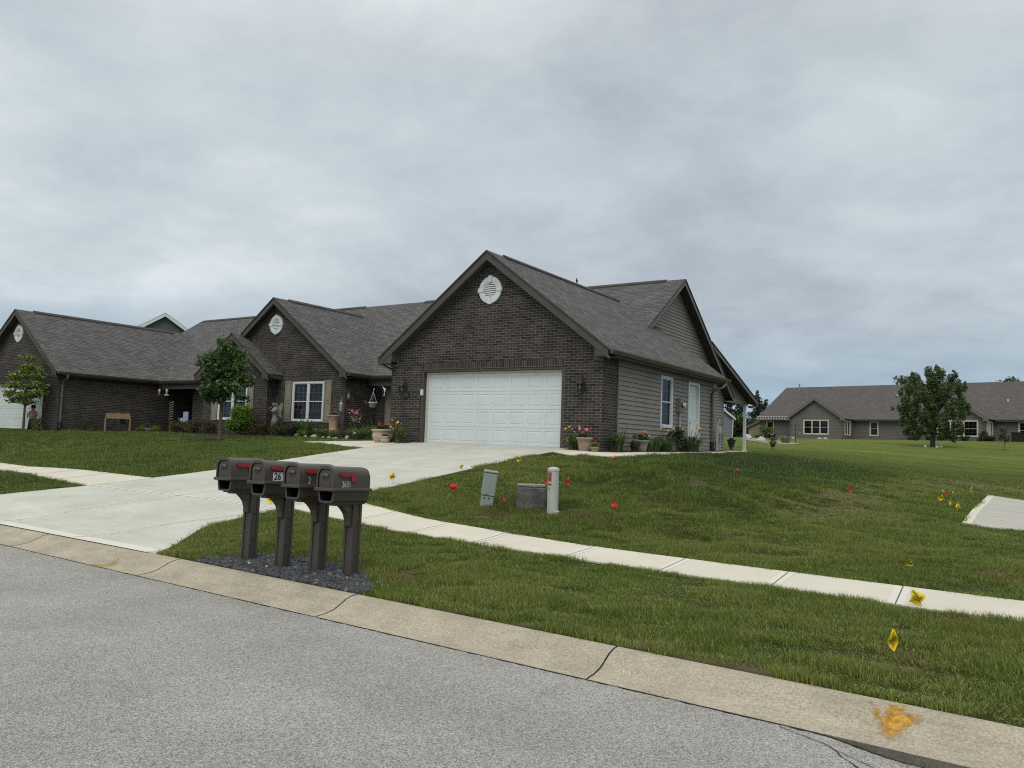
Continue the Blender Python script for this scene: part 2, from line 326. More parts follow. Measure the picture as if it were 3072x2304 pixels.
def concrete(name, col, speck=.10, sscale=120, stain=.12, stscale=.9, bump=.15):
    m, t, p = newmat(name); co = coords(t)
    a = nd(t, 'ShaderNodeTexNoise', {'Vector': co, 'Scale': stscale, 'Detail': 6, 'Roughness': .62})
    mp = nd(t, 'ShaderNodeMapping', {0: co, 'Scale': (1, 6, 1)}); b = nd(t, 'ShaderNodeTexNoise', {'Vector': mp.outputs[0], 'Scale': 2.2, 'Detail': 5, 'Roughness': .7})
    c = nd(t, 'ShaderNodeTexNoise', {'Vector': co, 'Scale': sscale, 'Detail': 3, 'Roughness': .8})
    ra = nd(t, 'ShaderNodeMapRange', {0: a.outputs[0], 1: .3, 2: .7, 3: 1-stain, 4: 1+stain*.6}); rb = nd(t, 'ShaderNodeMapRange', {0: b.outputs[0], 1: .3, 2: .7, 3: 1-stain*.6, 4: 1+stain*.4})
    rc = nd(t, 'ShaderNodeMapRange', {0: c.outputs[0], 1: .3, 2: .7, 3: 1-speck, 4: 1+speck})
    m1 = nd(t, 'ShaderNodeMath', {0: ra.outputs[0], 1: rb.outputs[0]}, operation='MULTIPLY'); m2 = nd(t, 'ShaderNodeMath', {0: m1.outputs[0], 1: rc.outputs[0]}, operation='MULTIPLY')
    v = nd(t, 'ShaderNodeVectorMath', {0: col, 'Scale': m2.outputs[0]}, operation='SCALE'); t.links.new(v.outputs[0], p.inputs['Base Color'])
    p.inputs['Roughness'].default_value = .88; p.inputs['Specular IOR Level'].default_value = .25
    bm = nd(t, 'ShaderNodeBump', {'Height': c.outputs[0], 'Strength': bump, 'Distance': .004}); t.links.new(bm.outputs[0], p.inputs['Normal'])
concrete('concrete', (.49, .488, .435), .06, 90, .15)
concrete('concrete_band', (.60, .585, .52), .03, 60, .04)
concrete('concrete_path', (.40, .39, .35), .05, 60, .06)
concrete('concrete_walk', (.57, .54, .455), .05, 90, .08)
concrete('curb', (.365, .325, .25), .38, 60, .2, 2.2, .5)
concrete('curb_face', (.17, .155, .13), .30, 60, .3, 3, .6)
concrete('driveway_mark', (.33, .33, .31), .1, 60, .2, 3)

# ground under and beyond the grass
m, t, p = newmat('ground'); co = coords(t)
def NZ(s, d=4, r=.6, v=None): return nd(t, 'ShaderNodeTexNoise', {'Vector': v or co, 'Scale': s, 'Detail': d, 'Roughness': r}).outputs[0]
a = nd(t, 'ShaderNodeMapRange', {0: NZ(.35, 5), 1: .35, 2: .65}); 
c1 = mixc(t, a.outputs[0], (.070, .102, .021), (.105, .138, .031))
mp = nd(t, 'ShaderNodeMapping', {0: co, 'Rotation': (0, 0, R(28)), 'Scale': (.16, .9, 1)})
b_ = nd(t, 'ShaderNodeMapRange', {0: NZ(.9, 4, .6, mp.outputs[0]), 1: .35, 2: .68})
c2 = mixc(t, b_.outputs[0], c1, (.15, .182, .045))
f_ = nd(t, 'ShaderNodeMapRange', {0: NZ(22, 4, .8), 1: .3, 2: .7, 3: .6, 4: 1.35}); f2 = nd(t, 'ShaderNodeMapRange', {0: NZ(3.0, 4, .7), 1: .3, 2: .7, 3: .78, 4: 1.2})
fm = nd(t, 'ShaderNodeMath', {0: f_.outputs[0], 1: f2.outputs[0]}, operation='MULTIPLY')
v = nd(t, 'ShaderNodeVectorMath', {0: c2, 'Scale': fm.outputs[0]}, operation='SCALE')
at = nd(t, 'ShaderNodeAttribute', attribute_name='dirt'); 
c3 = mixc(t, at.outputs['Fac'], (0, 0, 0), (.16, .125, .085)); t.links.new(v.outputs[0], c3.node.inputs[6])
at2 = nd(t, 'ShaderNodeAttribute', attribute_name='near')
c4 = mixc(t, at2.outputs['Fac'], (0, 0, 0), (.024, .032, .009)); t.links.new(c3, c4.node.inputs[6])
# bare soil keeps its colour even under the grass
c5 = mixc(t, at.outputs['Fac'], (0, 0, 0), (.15, .115, .078)); t.links.new(c4, c5.node.inputs[6])
t.links.new(c5, p.inputs['Base Color']); p.inputs['Roughness'].default_value = 1.0; p.inputs['Specular IOR Level'].default_value = .05
bm = nd(t, 'ShaderNodeBump', {'Height': f_.outputs[0], 'Strength': .6, 'Distance': .05}); t.links.new(bm.outputs[0], p.inputs['Normal'])

# grass blades: colour varies per tuft (tint) and along the blade
m, t, p = newmat('grass'); 
at = nd(t, 'ShaderNodeAttribute', attribute_name='tint', attribute_type='INSTANCER')
g = nd(t, 'ShaderNodeNewGeometry')
cr_ = nd(t, 'ShaderNodeValToRGB', {0: at.outputs['Fac']}); k = cr_.color_ramp
k.elements[0].position = 0; k.elements[0].color = (.048, .088, .024, 1); k.elements[1].position = 1; k.elements[1].color = (.20, .125, .055, 1)
for pos, c in ((.25, (.088, .140, .022)), (.5, (.138, .192, .026)), (.72, (.23, .262, .06)), (.86, (.29, .26, .12))):
    e = k.elements.new(pos); e.color = rgba(c)
rr = nd(t, 'ShaderNodeMapRange', {0: g.outputs['Random Per Island'], 3: .5, 4: 1.6})
v = nd(t, 'ShaderNodeVectorMath', {0: cr_.outputs[0], 'Scale': rr.outputs[0]}, operation='SCALE')
pl_ = nd(t, 'ShaderNodeMapRange', {0: g.outputs['Random Per Island'], 1: .84, 2: .88, 3: 0, 4: .55})
v = mixc(t, pl_.outputs[0], (0, 0, 0), (.34, .35, .20)).node; t.links.new(t.nodes[-2].outputs[0] if 0 else [n for n in t.nodes if n.bl_idname == 'ShaderNodeVectorMath'][-1].outputs[0], v.inputs[6])
class _V: outputs = {0: v.outputs[2]}
v = _V
t.links.new(v.outputs[0], p.inputs['Base Color']); p.inputs['Roughness'].default_value = .5; p.inputs['Specular IOR Level'].default_value = .35
tr = nd(t, 'ShaderNodeBsdfTranslucent', {0: v.outputs[0]}); mx = nd(t, 'ShaderNodeMixShader', {0: .3, 1: p.outputs[0], 2: tr.outputs[0]})
t.links.new(mx.outputs[0], t.nodes['Material Output'].inputs[0])

# ---------------------------------------------------------------- mesh helpers
COL = sc.collection
def tag(o, label=None, cat=None, group=None, kind=None):
    if label: o['label'] = label
    if cat: o['category'] = cat
    if group: o['group'] = group
    if kind: o['kind'] = kind
    return o
def thing(name, label, cat, loc=(0, 0, 0), rz=0, group=None, rot=None):
    o = bpy.data.objects.new(name, None); COL.objects.link(o); o.location = loc
    o.rotation_euler = rot or (0, 0, rz); o.empty_display_size = .1
    return tag(o, label, cat, group)
class M:
    """collects faces; world=True means the coordinates are world coordinates"""
    def __init__(s): s.v = []; s.f = []; s.m = []; s.sm = []
    def poly(s, pts, mi=0, smooth=False):
        i = len(s.v); s.v += [tuple(p) for p in pts]; s.f.append(tuple(range(i, i+len(pts)))); s.m.append(mi); s.sm.append(smooth); return s
    def mesh(s, vs, fs, mi=0, smooth=False):
        i = len(s.v); s.v += [tuple(p) for p in vs]
        for f in fs: s.f.append(tuple(i+a for a in f)); s.m.append(mi); s.sm.append(smooth)
        return s
    def box(s, x0, x1, y0, y1, z0, z1, mi=0, T=None, bev=0):
        if bev:
            b = bev; q = []
            for (zz, ins) in ((z0, b), (z0+b, 0), (z1-b, 0), (z1, b)):
                q.append([(x0+ins+c*0, y0+ins, zz) for c in (0,)] and [(x0+ins+bb, y0+ins, zz) for bb in (b,)] + [(x1-ins-b, y0+ins, zz), (x1-ins, y0+ins+b, zz), (x1-ins, y1-ins-b, zz), (x1-ins-b, y1-ins, zz), (x0+ins+b, y1-ins, zz), (x0+ins, y1-ins-b, zz), (x0+ins, y0+ins+b, zz)])
            vs = [p for r in q for p in r]; fs = [tuple(range(7, -1, -1)), tuple(range(24, 32))]
            for k in range(3):
                for a in range(8): fs.append((k*8+a, k*8+(a+1) % 8, (k+1)*8+(a+1) % 8, (k+1)*8+a))
        else:
            vs = [(x0, y0, z0), (x1, y0, z0), (x1, y1, z0), (x0, y1, z0), (x0, y0, z1), (x1, y0, z1), (x1, y1, z1), (x0, y1, z1)]
            fs = [(3, 2, 1, 0), (4, 5, 6, 7), (0, 1, 5, 4), (1, 2, 6, 5), (2, 3, 7, 6), (3, 0, 4, 7)]
        if T: vs = [T(p) for p in vs]
        return s.mesh(vs, fs, mi)
    def tube(s, pts, rad, n=8, mi=0, cap=True, smooth=True):
        pts = [Vector(p) for p in pts]
        if isinstance(rad, (int, float)): rad = [rad]*len(pts)
        vs = []; ref = None
        for i, p in enumerate(pts):
            d = (pts[min(i+1, len(pts)-1)] - pts[max(i-1, 0)]).normalized()
            if ref is None: ref = d.orthogonal().normalized()
            a = (ref - d*ref.dot(d)).normalized(); b = d.cross(a); ref = a
            for k in range(n):
                th = 2*pi*k/n; vs.append(p + (a*cos(th) + b*sin(th))*rad[i])
        fs = []
        for i in range(len(pts)-1):
            for k in range(n): fs.append((i*n+k, i*n+(k+1) % n, (i+1)*n+(k+1) % n, (i+1)*n+k))
        s.mesh(vs, fs, mi, smooth)
        if cap: s.mesh(vs[:n], [tuple(range(n-1, -1, -1))], mi); s.mesh(vs[-n:], [tuple(range(n))], mi)
        return s
    def lathe(s, prof, c=(0, 0, 0), n=20, mi=0, flute=0, nf=0, smooth=True):
        vs = []; fs = []
        for r, z in prof:
            for k in range(n):
                th = 2*pi*k/n; rr = r*(1 + (flute*cos(nf*th) if nf else 0)); vs.append((c[0]+rr*cos(th), c[1]+rr*sin(th), c[2]+z))
        for i in range(len(prof)-1):
            for k in range(n): fs.append((i*n+k, i*n+(k+1) % n, (i+1)*n+(k+1) % n, (i+1)*n+k))
        return s.mesh(vs, fs, mi, smooth)
    def build(s, name, mats, parent=None, loc=None, world=False):
        me = bpy.data.meshes.new(name); v = np.array(s.v, float)
        if loc is not None and world: v = v - np.array(loc)
        me.from_pydata(v.tolist(), [], s.f)
        for mm in (mats if isinstance(mats, (list, tuple)) else [mats]): me.materials.append(MATS[mm])
        me.polygons.foreach_set('material_index', s.m); me.polygons.foreach_set('use_smooth', s.sm)
        # UV in metres: u along the horizontal, v up the face
        uvl = me.uv_layers.new(name='UVMap'); V = np.array(s.v, float); uv = []
        for f in s.f:
            P = V[list(f)]; nrm = np.zeros(3)
            for i in range(len(P)): nrm += np.cross(P[i]-P[0], P[(i+1) % len(P)]-P[0])
            L = np.linalg.norm(nrm); nrm = nrm/L if L > 1e-12 else np.array([0, 0, 1.])
            t_ = np.array([-nrm[1], nrm[0], 0]); L = np.linalg.norm(t_)
            if L < .05: t_ = np.array([1., 0, 0]); b_ = np.array([0, 1., 0])
            else: t_ /= L; b_ = np.cross(nrm, t_)
            if b_[2] < 0: b_ = -b_
            uv += np.c_[P@t_, P@b_].ravel().tolist()
        uvl.data.foreach_set('uv', uv)
        me.update(); o = bpy.data.objects.new(name, me); COL.objects.link(o)
        if loc is not None and not (parent and world): o.location = loc
        if parent: o.parent = parent
        return o
def fastmesh(name, V, F, mats, mi=None, parent=None, smooth=False, loc=None):
    """V (n,3), F (m,k) arrays"""
    me = bpy.data.meshes.new(name); V = np.asarray(V, np.float32); F = np.asarray(F, np.int32)
    m_, k_ = F.shape; me.vertices.add(len(V)); me.vertices.foreach_set('co', V.ravel())
    me.loops.add(m_*k_); me.loops.foreach_set('vertex_index', F.ravel())
    me.polygons.add(m_); me.polygons.foreach_set('loop_start', np.arange(0, m_*k_, k_, dtype=np.int32))
    try: me.polygons.foreach_set('loop_total', np.full(m_, k_, np.int32))
    except Exception: pass
    for q in (mats if isinstance(mats, (list, tuple)) else [mats]): me.materials.append(MATS[q])
    if mi is not None: me.polygons.foreach_set('material_index', np.asarray(mi, np.int32))
    if smooth: me.polygons.foreach_set('use_smooth', np.ones(m_, bool))
    me.update(calc_edges=True); me.validate()
    o = bpy.data.objects.new(name, me); COL.objects.link(o)
    if loc is not None: o.location = loc
    if parent: o.parent = parent
    return o
def kids(o): return [c for c in bpy.data.objects if c.parent == o]
def copy_tree(o, loc=None, rz=None, label=None, group=None, rot=None, scale=None):
    c = o.copy(); COL.objects.link(c)
    for ch in kids(o):
        d = ch.copy(); COL.objects.link(d); d.parent = c
        for g in kids(ch):
            e = g.copy(); COL.objects.link(e); e.parent = d
    if loc is not None: c.location = loc
    if rz is not None: c.rotation_euler = (0, 0, rz)
    if rot is not None: c.rotation_euler = rot
    if scale: c.scale = (scale,)*3
    return tag(c, label, None, group)
def text_mesh(name, s, size, matn, parent, M4, ext=.001, bold=0, sx=1.0):
    cu = bpy.data.curves.new(name, 'FONT'); cu.body = s; cu.size = size; cu.extrude = ext; cu.offset = bold; cu.align_x = 'CENTER'; cu.align_y = 'CENTER'; cu.resolution_u = 3
    o = bpy.data.objects.new(name, cu); COL.objects.link(o); bpy.context.view_layer.update()
    dg = bpy.context.evaluated_depsgraph_get(); me = bpy.data.meshes.new_from_object(o.evaluated_get(dg))
    bpy.data.objects.remove(o); bpy.data.curves.remove(cu)
    me.transform(M4 @ Matrix.Diagonal((sx, 1, 1, 1))); me.materials.clear(); me.materials.append(MATS[matn])
    o = bpy.data.objects.new(name, me); COL.objects.link(o); o.parent = parent; return o

# ================================================================ SETTING
def st(o): return tag(o, kind='structure')
# pavement outlines as functions, from the surveyed edges
def interp(x, pts): return np.interp(x, [p[0] for p in pts], [p[1] for p in pts])
DR_L = [(5.9, -17.1), (7.7, -16.75), (9.2, -16.5), (10.7, -16.55), (12.3, -16.4), (15.6, -16.28), (17.1, -16.15), (19.5, -16.1)]   # y -> x
DR_R = [(5.7, -8.75), (6.35, -9.25), (7.4, -10.05), (8.6, -10.48), (9.4, -10.5), (11.3, -10.5), (15, -10.46), (17.3, -10.35), (19.5, -10.35)]
SW_U = [(-10.6, 10.62), (-9.71, 10.41), (-9.0, 10.27), (-7.54, 9.98), (-6.27, 9.72), (-4.83, 9.66), (-3.5, 9.55), (-2.26, 9.46), (-1.1, 9.41), (3, 9.3), (14, 9.1)]
SW_L = [(-10.6, 9.38), (-9.5, 9.2), (-8.46, 9.02), (-7.5, 8.9), (-6.3, 8.78), (-4.8, 8.68), (-3.5, 8.55), (-2.3, 8.45), (-1.07, 8.34), (3, 8.2), (14, 8.0)]
LS_U = [(-60, 14.5), (-40, 13.2), (-30, 12.2), (-25.6, 11.71), (-20.4, 10.95), (-18, 10.75), (-16.4, 10.7)]
LS_L = [(-60, 13.2), (-40, 12.0), (-30, 11.15), (-23, 10.52), (-19.1, 9.62), (-17.6, 9.36), (-16.4, 9.25)]
def loft(rows, dz, skirt=.07, mi=0):
    """rows: list of point rows (x,y) -> draped sheet with skirts"""
    m = M(); R_ = [[(x, y, h(x, y)+dz) for x, y in r] for r in rows]
    n = len(R_[0])
    vs = [p for r in R_ for p in r]; fs = [(i*n+k, i*n+k+1, (i+1)*n+k+1, (i+1)*n+k) for i in range(len(R_)-1) for k in range(n-1)]
    m.mesh(vs, fs, mi)
    def sk(e):
        for a, b in zip(e[:-1], e[1:]): m.poly([a, b, (b[0], b[1], b[2]-skirt), (a[0], a[1], a[2]-skirt)], mi)
    sk(R_[0]); sk(R_[-1]); sk([r[0] for r in R_]); sk([r[-1] for r in R_])
    return m
def ribbon(m, pts, w, dz, mi=0, step=.2):
    P = []
    for a, b in zip(pts[:-1], pts[1:]):
        L = math.dist(a, b); k = max(1, int(L/step))
        P += [(a[0]+(b[0]-a[0])*i/k, a[1]+(b[1]-a[1])*i/k) for i in range(k)]
    P.append(pts[-1]); q = []
    for i, p in enumerate(P):
        a = P[max(i-1, 0)]; b = P[min(i+1, len(P)-1)]; d = Vector((b[0]-a[0], b[1]-a[1])).normalized(); nx, ny = -d.y*w/2, d.x*w/2
        q.append(((p[0]+nx, p[1]+ny, h(p[0]+nx, p[1]+ny)+dz), (p[0]-nx, p[1]-ny, h(p[0]-nx, p[1]-ny)+dz)))
    for a, b in zip(q[:-1], q[1:]): m.poly([a[0], a[1], b[1], b[0]], mi)

# driveway
ys = np.concatenate([np.arange(5.9, 19.36, .28), [19.38]])
rows = []
for y in ys:
    a, b = interp(y, DR_L), interp(y, DR_R)
    rows.append([(a+(b-a)*t, max(y, y_curb(a+(b-a)*t)+.0) if y < 6.4 else y) for t in np.linspace(0, 1, 25)])
m = loft(rows, .012)
DZ = .012
for x0, y0, x1, y1 in ((-13.4, 6.12, -13.4, 19.1), (-16.4, 9.3, -10.5, 9.2), (-16.3, 14.6, -10.4, 14.5)):
    ribbon(m, [(x0, y0), (x1, y1)], .16, DZ+.002, 1); ribbon(m, [(x0, y0), (x1, y1)], .02, DZ+.004, 2)
ribbon(m, [(-10.9, 5.98), (-10.62, 8.0), (-10.55, 9.2)], .10, DZ+.002, 1); ribbon(m, [(-10.9, 5.98), (-10.62, 8.0), (-10.55, 9.2)], .012, DZ+.004, 2)
ribbon(m, [(-17, 6.3), (-9.05, 5.97)], .22, DZ+.0015, 1)
ribbon(m, [(-10.4, 14.5), (-9.9, 17.3), (-10.35, 18.9)], .014, DZ+.004, 2) if 0 else None
for x, y, a, b in ((-13.1, 8.0, .28, .10), (-14.6, 7.9, .22, .06), (-15.3, 10.2, .4, .08), (-14.9, 15.7, .42, .10), (-16.0, 10.4, .22, .06)):
    m.poly([(x+a*cos(k*pi/6)*(1+.2*sin(k*3)), y+b*sin(k*pi/6), h(x, y)+DZ+.0035) for k in range(12)], 3) if 0 else None
st(m.build('driveway', ['concrete', 'concrete_band', 'joint', 'driveway_mark']))
def sidewalk(name, U, L, x0, x1, joints):
    xs = np.linspace(x0, x1, int((x1-x0)/.25)+1)
    m = loft([[(x, float(interp(x, L)+(interp(x, U)-interp(x, L))*t)) for x in xs] for t in np.linspace(0, 1, 6)], .02)
    for j in joints:
        a = (j, float(interp(j, L))+.01); b = (j-.06, float(interp(j, U))-.01)
        ribbon(m, [a, b], .15, .0225, 1); ribbon(m, [a, b], .012, .0245, 2)
    return st(m.build(name, ['concrete_walk', 'concrete_band', 'joint']))
sidewalk('sidewalk', SW_U, SW_L, -10.52, 14, [-8.85, -7.5, -6.3, -4.83, -3.53, -2.27, -1.09, .3, 1.7, 3.1, 4.5])
sidewalk('sidewalk', LS_U, LS_L, -60, -16.45, [-18.2, -19.8, -21.4, -23, -24.6, -26.2, -27.8])
# entry walk and walk along the garage side
def patch(name, outline, dz=.015, n=10, mats=('concrete_walk',), kind='structure'):
    """outline: two polylines (same count) lofted"""
    a, b = outline
    o = loft([[(p[0]+(q[0]-p[0])*t, p[1]+(q[1]-p[1])*t) for p, q in zip(a, b)] for t in np.linspace(0, 1, n)], dz).build(name, list(mats))
    return tag(o, kind=kind)
patch('entry_path', ([(-16.1, 17.1), (-17.2, 17.35), (-18.3, 18.0), (-19.6, 18.7), (-21.1, 19.33)], [(-16.15, 18.8), (-17.2, 19.1), (-18.6, 20.3), (-19.9, 20.05), (-21.15, 19.42)]), .02)
patch('side_path', ([(-10.36, 17.9), (-9.3, 17.0), (-8.3, 16.9), (-7.95, 17.6), (-8.15, 19.5), (-8.25, 22.8), (-8.5, 26), (-9.1, 29.6), (-10.6, 34), (-12.3, 36.3)],
                    [(-10.36, 18.9), (-9.6, 18.45), (-9.3, 18.6), (-9.05, 19.0), (-9.05, 20.2), (-9.1, 22.8), (-9.15, 26), (-9.5, 29.6), (-11.0, 34), (-12.5, 36.4)]), .02, 6)
m = loft([[(x, y) for x in np.linspace(-16.2, -11.9, 8)] for y in np.linspace(36.5, 40.6, 8)], .02); st(m.build('patio_slab', ['concrete_walk']))
# neighbour's walk at the right edge
m = loft([[(-1.13+(1.45)*t, y) if 1 else 0 for t in np.linspace(0, 1, 8)] for y in np.linspace(17.35, 28.3, 30)], .03)
for i, y in enumerate(np.linspace(17.7, 28, 8)): ribbon(m, [(-.95, y), (.3, y)], .10, .033, 1)
ribbon(m, [(-1.05, 17.4), (-1.05, 28.2)], .15, .034, 1); ribbon(m, [(-.02, 17.4), (-.02, 28.2)], .13, .034, 1)
st(m.build('neighbour_path', ['concrete_path', 'concrete_walk']))
m = loft([[(x, y) for x in (.06, .6, 1.2)] for y in np.linspace(17.8, 27.5, 12)], .045); tag(m.build('mulch', ['mulch']), kind='stuff')

# curb: rolled profile
PROF = [(0, .003), (.04, .006), (.14, .012), (.24, .03), (.33, .066), (.41, .102), (.49, .120), (.56, .124), (.60, .118)]
m = M(); xs = np.arange(-70, 32.01, .25); n = len(PROF)
vs = []
for x in xs:
    ya, yb = y_asph(x), y_curb(x)+.03
    for s_, z in PROF: vs.append((x, ya+(yb-ya)*s_/.60, z))
m.mesh(vs, [(i*n+k, i*n+k+1, (i+1)*n+k+1, (i+1)*n+k) for i in range(len(xs)-1) for k in range(n-1)], 0, True)
def curb_line(x, w, mi, lift=.003, skew=.0):
    P = []
    for s_, z in PROF:
        ya, yb = y_asph(x), y_curb(x)+.03; P.append((x+skew*s_, ya+(yb-ya)*s_/.6, z+lift))
    for a, b in zip(P[:-1], P[1:]): m.poly([(a[0]-w/2, a[1], a[2]), (a[0]+w/2, a[1], a[2]), (b[0]+w/2, b[1], b[2]), (b[0]-w/2, b[1], b[2])], mi)
for x in (-17.6, -14.55, -11.5, -8.32, -5.36, -2.58, .5, 3.5): curb_line(x, .012, 1, .003, -.02)
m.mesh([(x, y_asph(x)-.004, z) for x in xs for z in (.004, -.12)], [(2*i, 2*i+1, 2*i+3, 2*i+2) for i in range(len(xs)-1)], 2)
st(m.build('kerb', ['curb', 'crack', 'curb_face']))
# road with the worn edge at the near right
def zroad(x, y):
    d = y_asph(x)-y; worn = .052*float(_sm((x+1.08)/.5))*float(1-_sm((d-.03)/.75)*.7)
    return -.002 - worn - .012*min(d, 4)*(1 if d < 4 else 1)*0 - .02*float(_sm((d-1)/5))*0
m = M(); gx = np.concatenate([np.arange(-90, -14, 2.), np.arange(-14, 3, .2), np.arange(3, 40, 2.)]); gd = np.array([.004, .05, .12, .25, .45, .8, 1.3, 2, 3, 5, 9, 14, 20])
n = len(gd); m.mesh([(x, y_asph(x)-d, zroad(x, y_asph(x)-d)) for x in gx for d in gd], [(i*n+k, (i+1)*n+k, (i+1)*n+k+1, i*n+k+1) for i in range(len(gx)-1) for k in range(n-1)])
rr = random.Random(3)
def crack(m, pts, w, mi=1):
    for (a, b) in zip(pts[:-1], pts[1:]):
        k = max(2, int(math.dist(a, b)/.05)); P = []
        for i in range(k+1):
            x = a[0]+(b[0]-a[0])*i/k + rr.uniform(-.008, .008); y = a[1]+(b[1]-a[1])*i/k + rr.uniform(-.008, .008); P.append((x, y))
        for p, q in zip(P[:-1], P[1:]):
            d = Vector((q[0]-p[0], q[1]-p[1])).normalized(); ww = w*rr.uniform(.4, 1.2)/2
            m.poly([(p[0]-d.y*ww, p[1]+d.x*ww, zroad(*p)+.004), (p[0]+d.y*ww, p[1]-d.x*ww, zroad(*p)+.004), (q[0]+d.y*ww, q[1]-d.x*ww, zroad(*q)+.004), (q[0]-d.y*ww, q[1]+d.x*ww, zroad(*q)+.004)], mi)
crack(m, [(-1.25, 4.9), (-.95, 4.78), (-.8, 4.62), (-.62, 4.52), (-.4, 4.5), (-.1, 4.35)], .007)
crack(m, [(-.95, 4.78), (-.72, 4.7), (-.5, 4.66), (-.2, 4.6)], .005); crack(m, [(-.8, 4.62), (-.6, 4.42), (-.3, 4.3)], .005)
xx = np.arange(-15, 1.2, .5); crack(m, [(x, y_asph(x)-.006) for x in xx], .016)
st(m.build('road', ['asphalt', 'crack']))

# ground sheet
gx = np.concatenate([-np.geomspace(1200, 62, 12), np.arange(-60, -46, 1.), np.arange(-46, -20, .5), np.arange(-20, 3, .25), np.arange(3, 12, .75), np.arange(12, 40, 2), np.geomspace(41, 1200, 14)])
gs = np.concatenate([[-120, -40, -12, -3, -.2, 0], np.arange(.12, 20, .25), np.arange(20, 45, .5), np.arange(45, 112, 1.5), np.geomspace(114, 1600, 16)])
X, S_ = np.meshgrid(gx, gs, indexing='ij'); Y = S_ + np.clip(y_curb(np.clip(X, -60, 60)), -9, 9)
Z = H(X, Y); Z = np.where(S_ < -.01, -.4, Z)
def in_loft(x, y, lo, hi, mrg=0.0): return (y > lo+mrg) & (y < hi-mrg)
def pave(x, y, mrg=0.0):
    dl = interp(y, DR_L); dr = interp(y, DR_R)
    a = (x > dl+mrg) & (x < dr-mrg) & (y < 19.4-mrg)
    b = (x > -10.6) & (x < 14) & in_loft(x, y, interp(x, SW_L), interp(x, SW_U), mrg)
    c = (x < -16.4) & (x > -60) & in_loft(x, y, interp(x, LS_L), interp(x, LS_U), mrg)
    d = (x > -1.13+mrg) & (x < .3-mrg) & (y > 17.35+mrg) & (y < 28.3-mrg)
    return a | b | c | d
def patches(x, y):
    e = (x > -21.1) & (x < -16.1) & (y > np.interp(x, [-21.1, -19.6, -18.3, -17.2, -16.1], [19.33, 18.7, 18.0, 17.35, 17.1])) & (y < np.interp(x, [-21.15, -19.9, -18.6, -17.2, -16.15], [19.42, 20.05, 20.3, 19.1, 18.8]))
    yo = [16.9, 17.6, 19.5, 22.8, 26, 29.6, 34, 36.3]; xo = [-8.3, -7.95, -8.15, -8.25, -8.5, -9.1, -10.6, -12.3]
    g = (y > 16.95) & (y < 36.4) & (x < np.interp(y, yo, xo)) & (x > -10.4)
    return e | g
def houses(x, y):
    a = (x > -17.2) & (x < -8.95) & (y > 18.5) & (y < 40.5); b = (x > -45) & (x < -17) & (y > 22.7) & (y < 37); c = (x > -45) & (x < -36.9) & (y > 19.1) & (y < 37)
    d = (x > -16.3) & (x < -11.8) & (y > 36) & (y < 40.8)
    return a | b | c | d
PX, PY = X.ravel(), Y.ravel()
low = pave(PX, PY, .22).reshape(X.shape); Z = np.where(low, Z-.05, Z)
na, nb = X.shape; idx = np.arange(na*nb).reshape(na, nb)
F_ = np.stack([idx[:-1, :-1], idx[1:, :-1], idx[1:, 1:], idx[:-1, 1:]], -1).reshape(-1, 4)
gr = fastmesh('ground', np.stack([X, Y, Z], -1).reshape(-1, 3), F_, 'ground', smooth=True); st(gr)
# value noise in python, used for grass height/tint and soil
def vnoise(x, y, s, seed=0):
    x = x/s; y = y/s; xi = np.floor(x).astype(int); yi = np.floor(y).astype(int); fx = x-xi; fy = y-yi; fx = fx*fx*(3-2*fx); fy = fy*fy*(3-2*fy)
    def hsh(a, b):
        q = (a*374761393 + b*668265263 + seed*1442695041) & 0xffffffff; q = ((q ^ (q >> 13))*1274126177) & 0xffffffff; return ((q ^ (q >> 16)) & 0xffff)/65535.
    return (hsh(xi, yi)*(1-fx)+hsh(xi+1, yi)*fx)*(1-fy) + (hsh(xi, yi+1)*(1-fx)+hsh(xi+1, yi+1)*fx)*fy
DIRT = [(-5.43, 15.1, .5, .28), (-5.04, 12.75, .55, .3), (-4.9, 12.2, .35, .18), (-3.54, 11.47, .3, .14), (-2.36, 15.74, .35, .2), (-3.6, 17.3, .5, .14), (-7.3, 10.75, .25, .1), (-3.4, 13.9, .2, .12), (-1.95, 5.62, .7, .07), (-4.0, 5.68, .6, .06), (-8.1, 11.2, .25, .15), (-3.2, 8.6, .4, .05)]
RUST = [(-7.9, 11.5, .8, .45), (-7.35, 11.0, .5, .35), (-6.1, 11.2, .85, .4), (-3.0, 11.5, .8, .28), (-.55, 8.1, .35, .3), (-.75, 6.3, .3, .3), (-.3, 10.9, .5, .4), (-7.0, 6.9, .9, .22), (-5.6, 6.5, .5, .25), (-8.6, 6.7, .4, .2), (-5.2, 13.2, .7, .4), (-24.98, 18.82, .8, .5)]
def blob(x, y, L):
    d = np.zeros_like(x)
    wx = x + .45*(vnoise(x, y, .22, 9)-.5)+.2*(vnoise(x, y, .09, 11)-.5); wy = y + .45*(vnoise(x, y, .22, 10)-.5)+.2*(vnoise(x, y, .09, 12)-.5)
    for cx, cy, a, b in L: d = np.maximum(d, 1-_sm((np.hypot((wx-cx)/a, (wy-cy)/b)-.55)/.6))
    return d
def relief(x, y):
    """hummocky turf on the bank, away from the paving"""
    m_ = np.exp(-(((x+5.8)/2.6)**2+((y-15.5)/5.5)**2)); a = .028+.20*m_
    west = np.where(y < 16.2, -9.9, np.interp(y, [16.2, 18, 23, 30, 36], [-7.6, -7.5, -7.7, -8.5, -11]))
    edge = _sm((y-9.7-np.maximum(0, (-7-x))*.35)/.7)*_sm((x-west)/.4)*_sm((-.9-x+(y < 17)*3)/.5)
    return np.where(y > 9.7, edge*a*((vnoise(x, y, .55, 31)-.5)*1.3+(vnoise(x, y, 1.2, 32)-.5)*.9), 0)
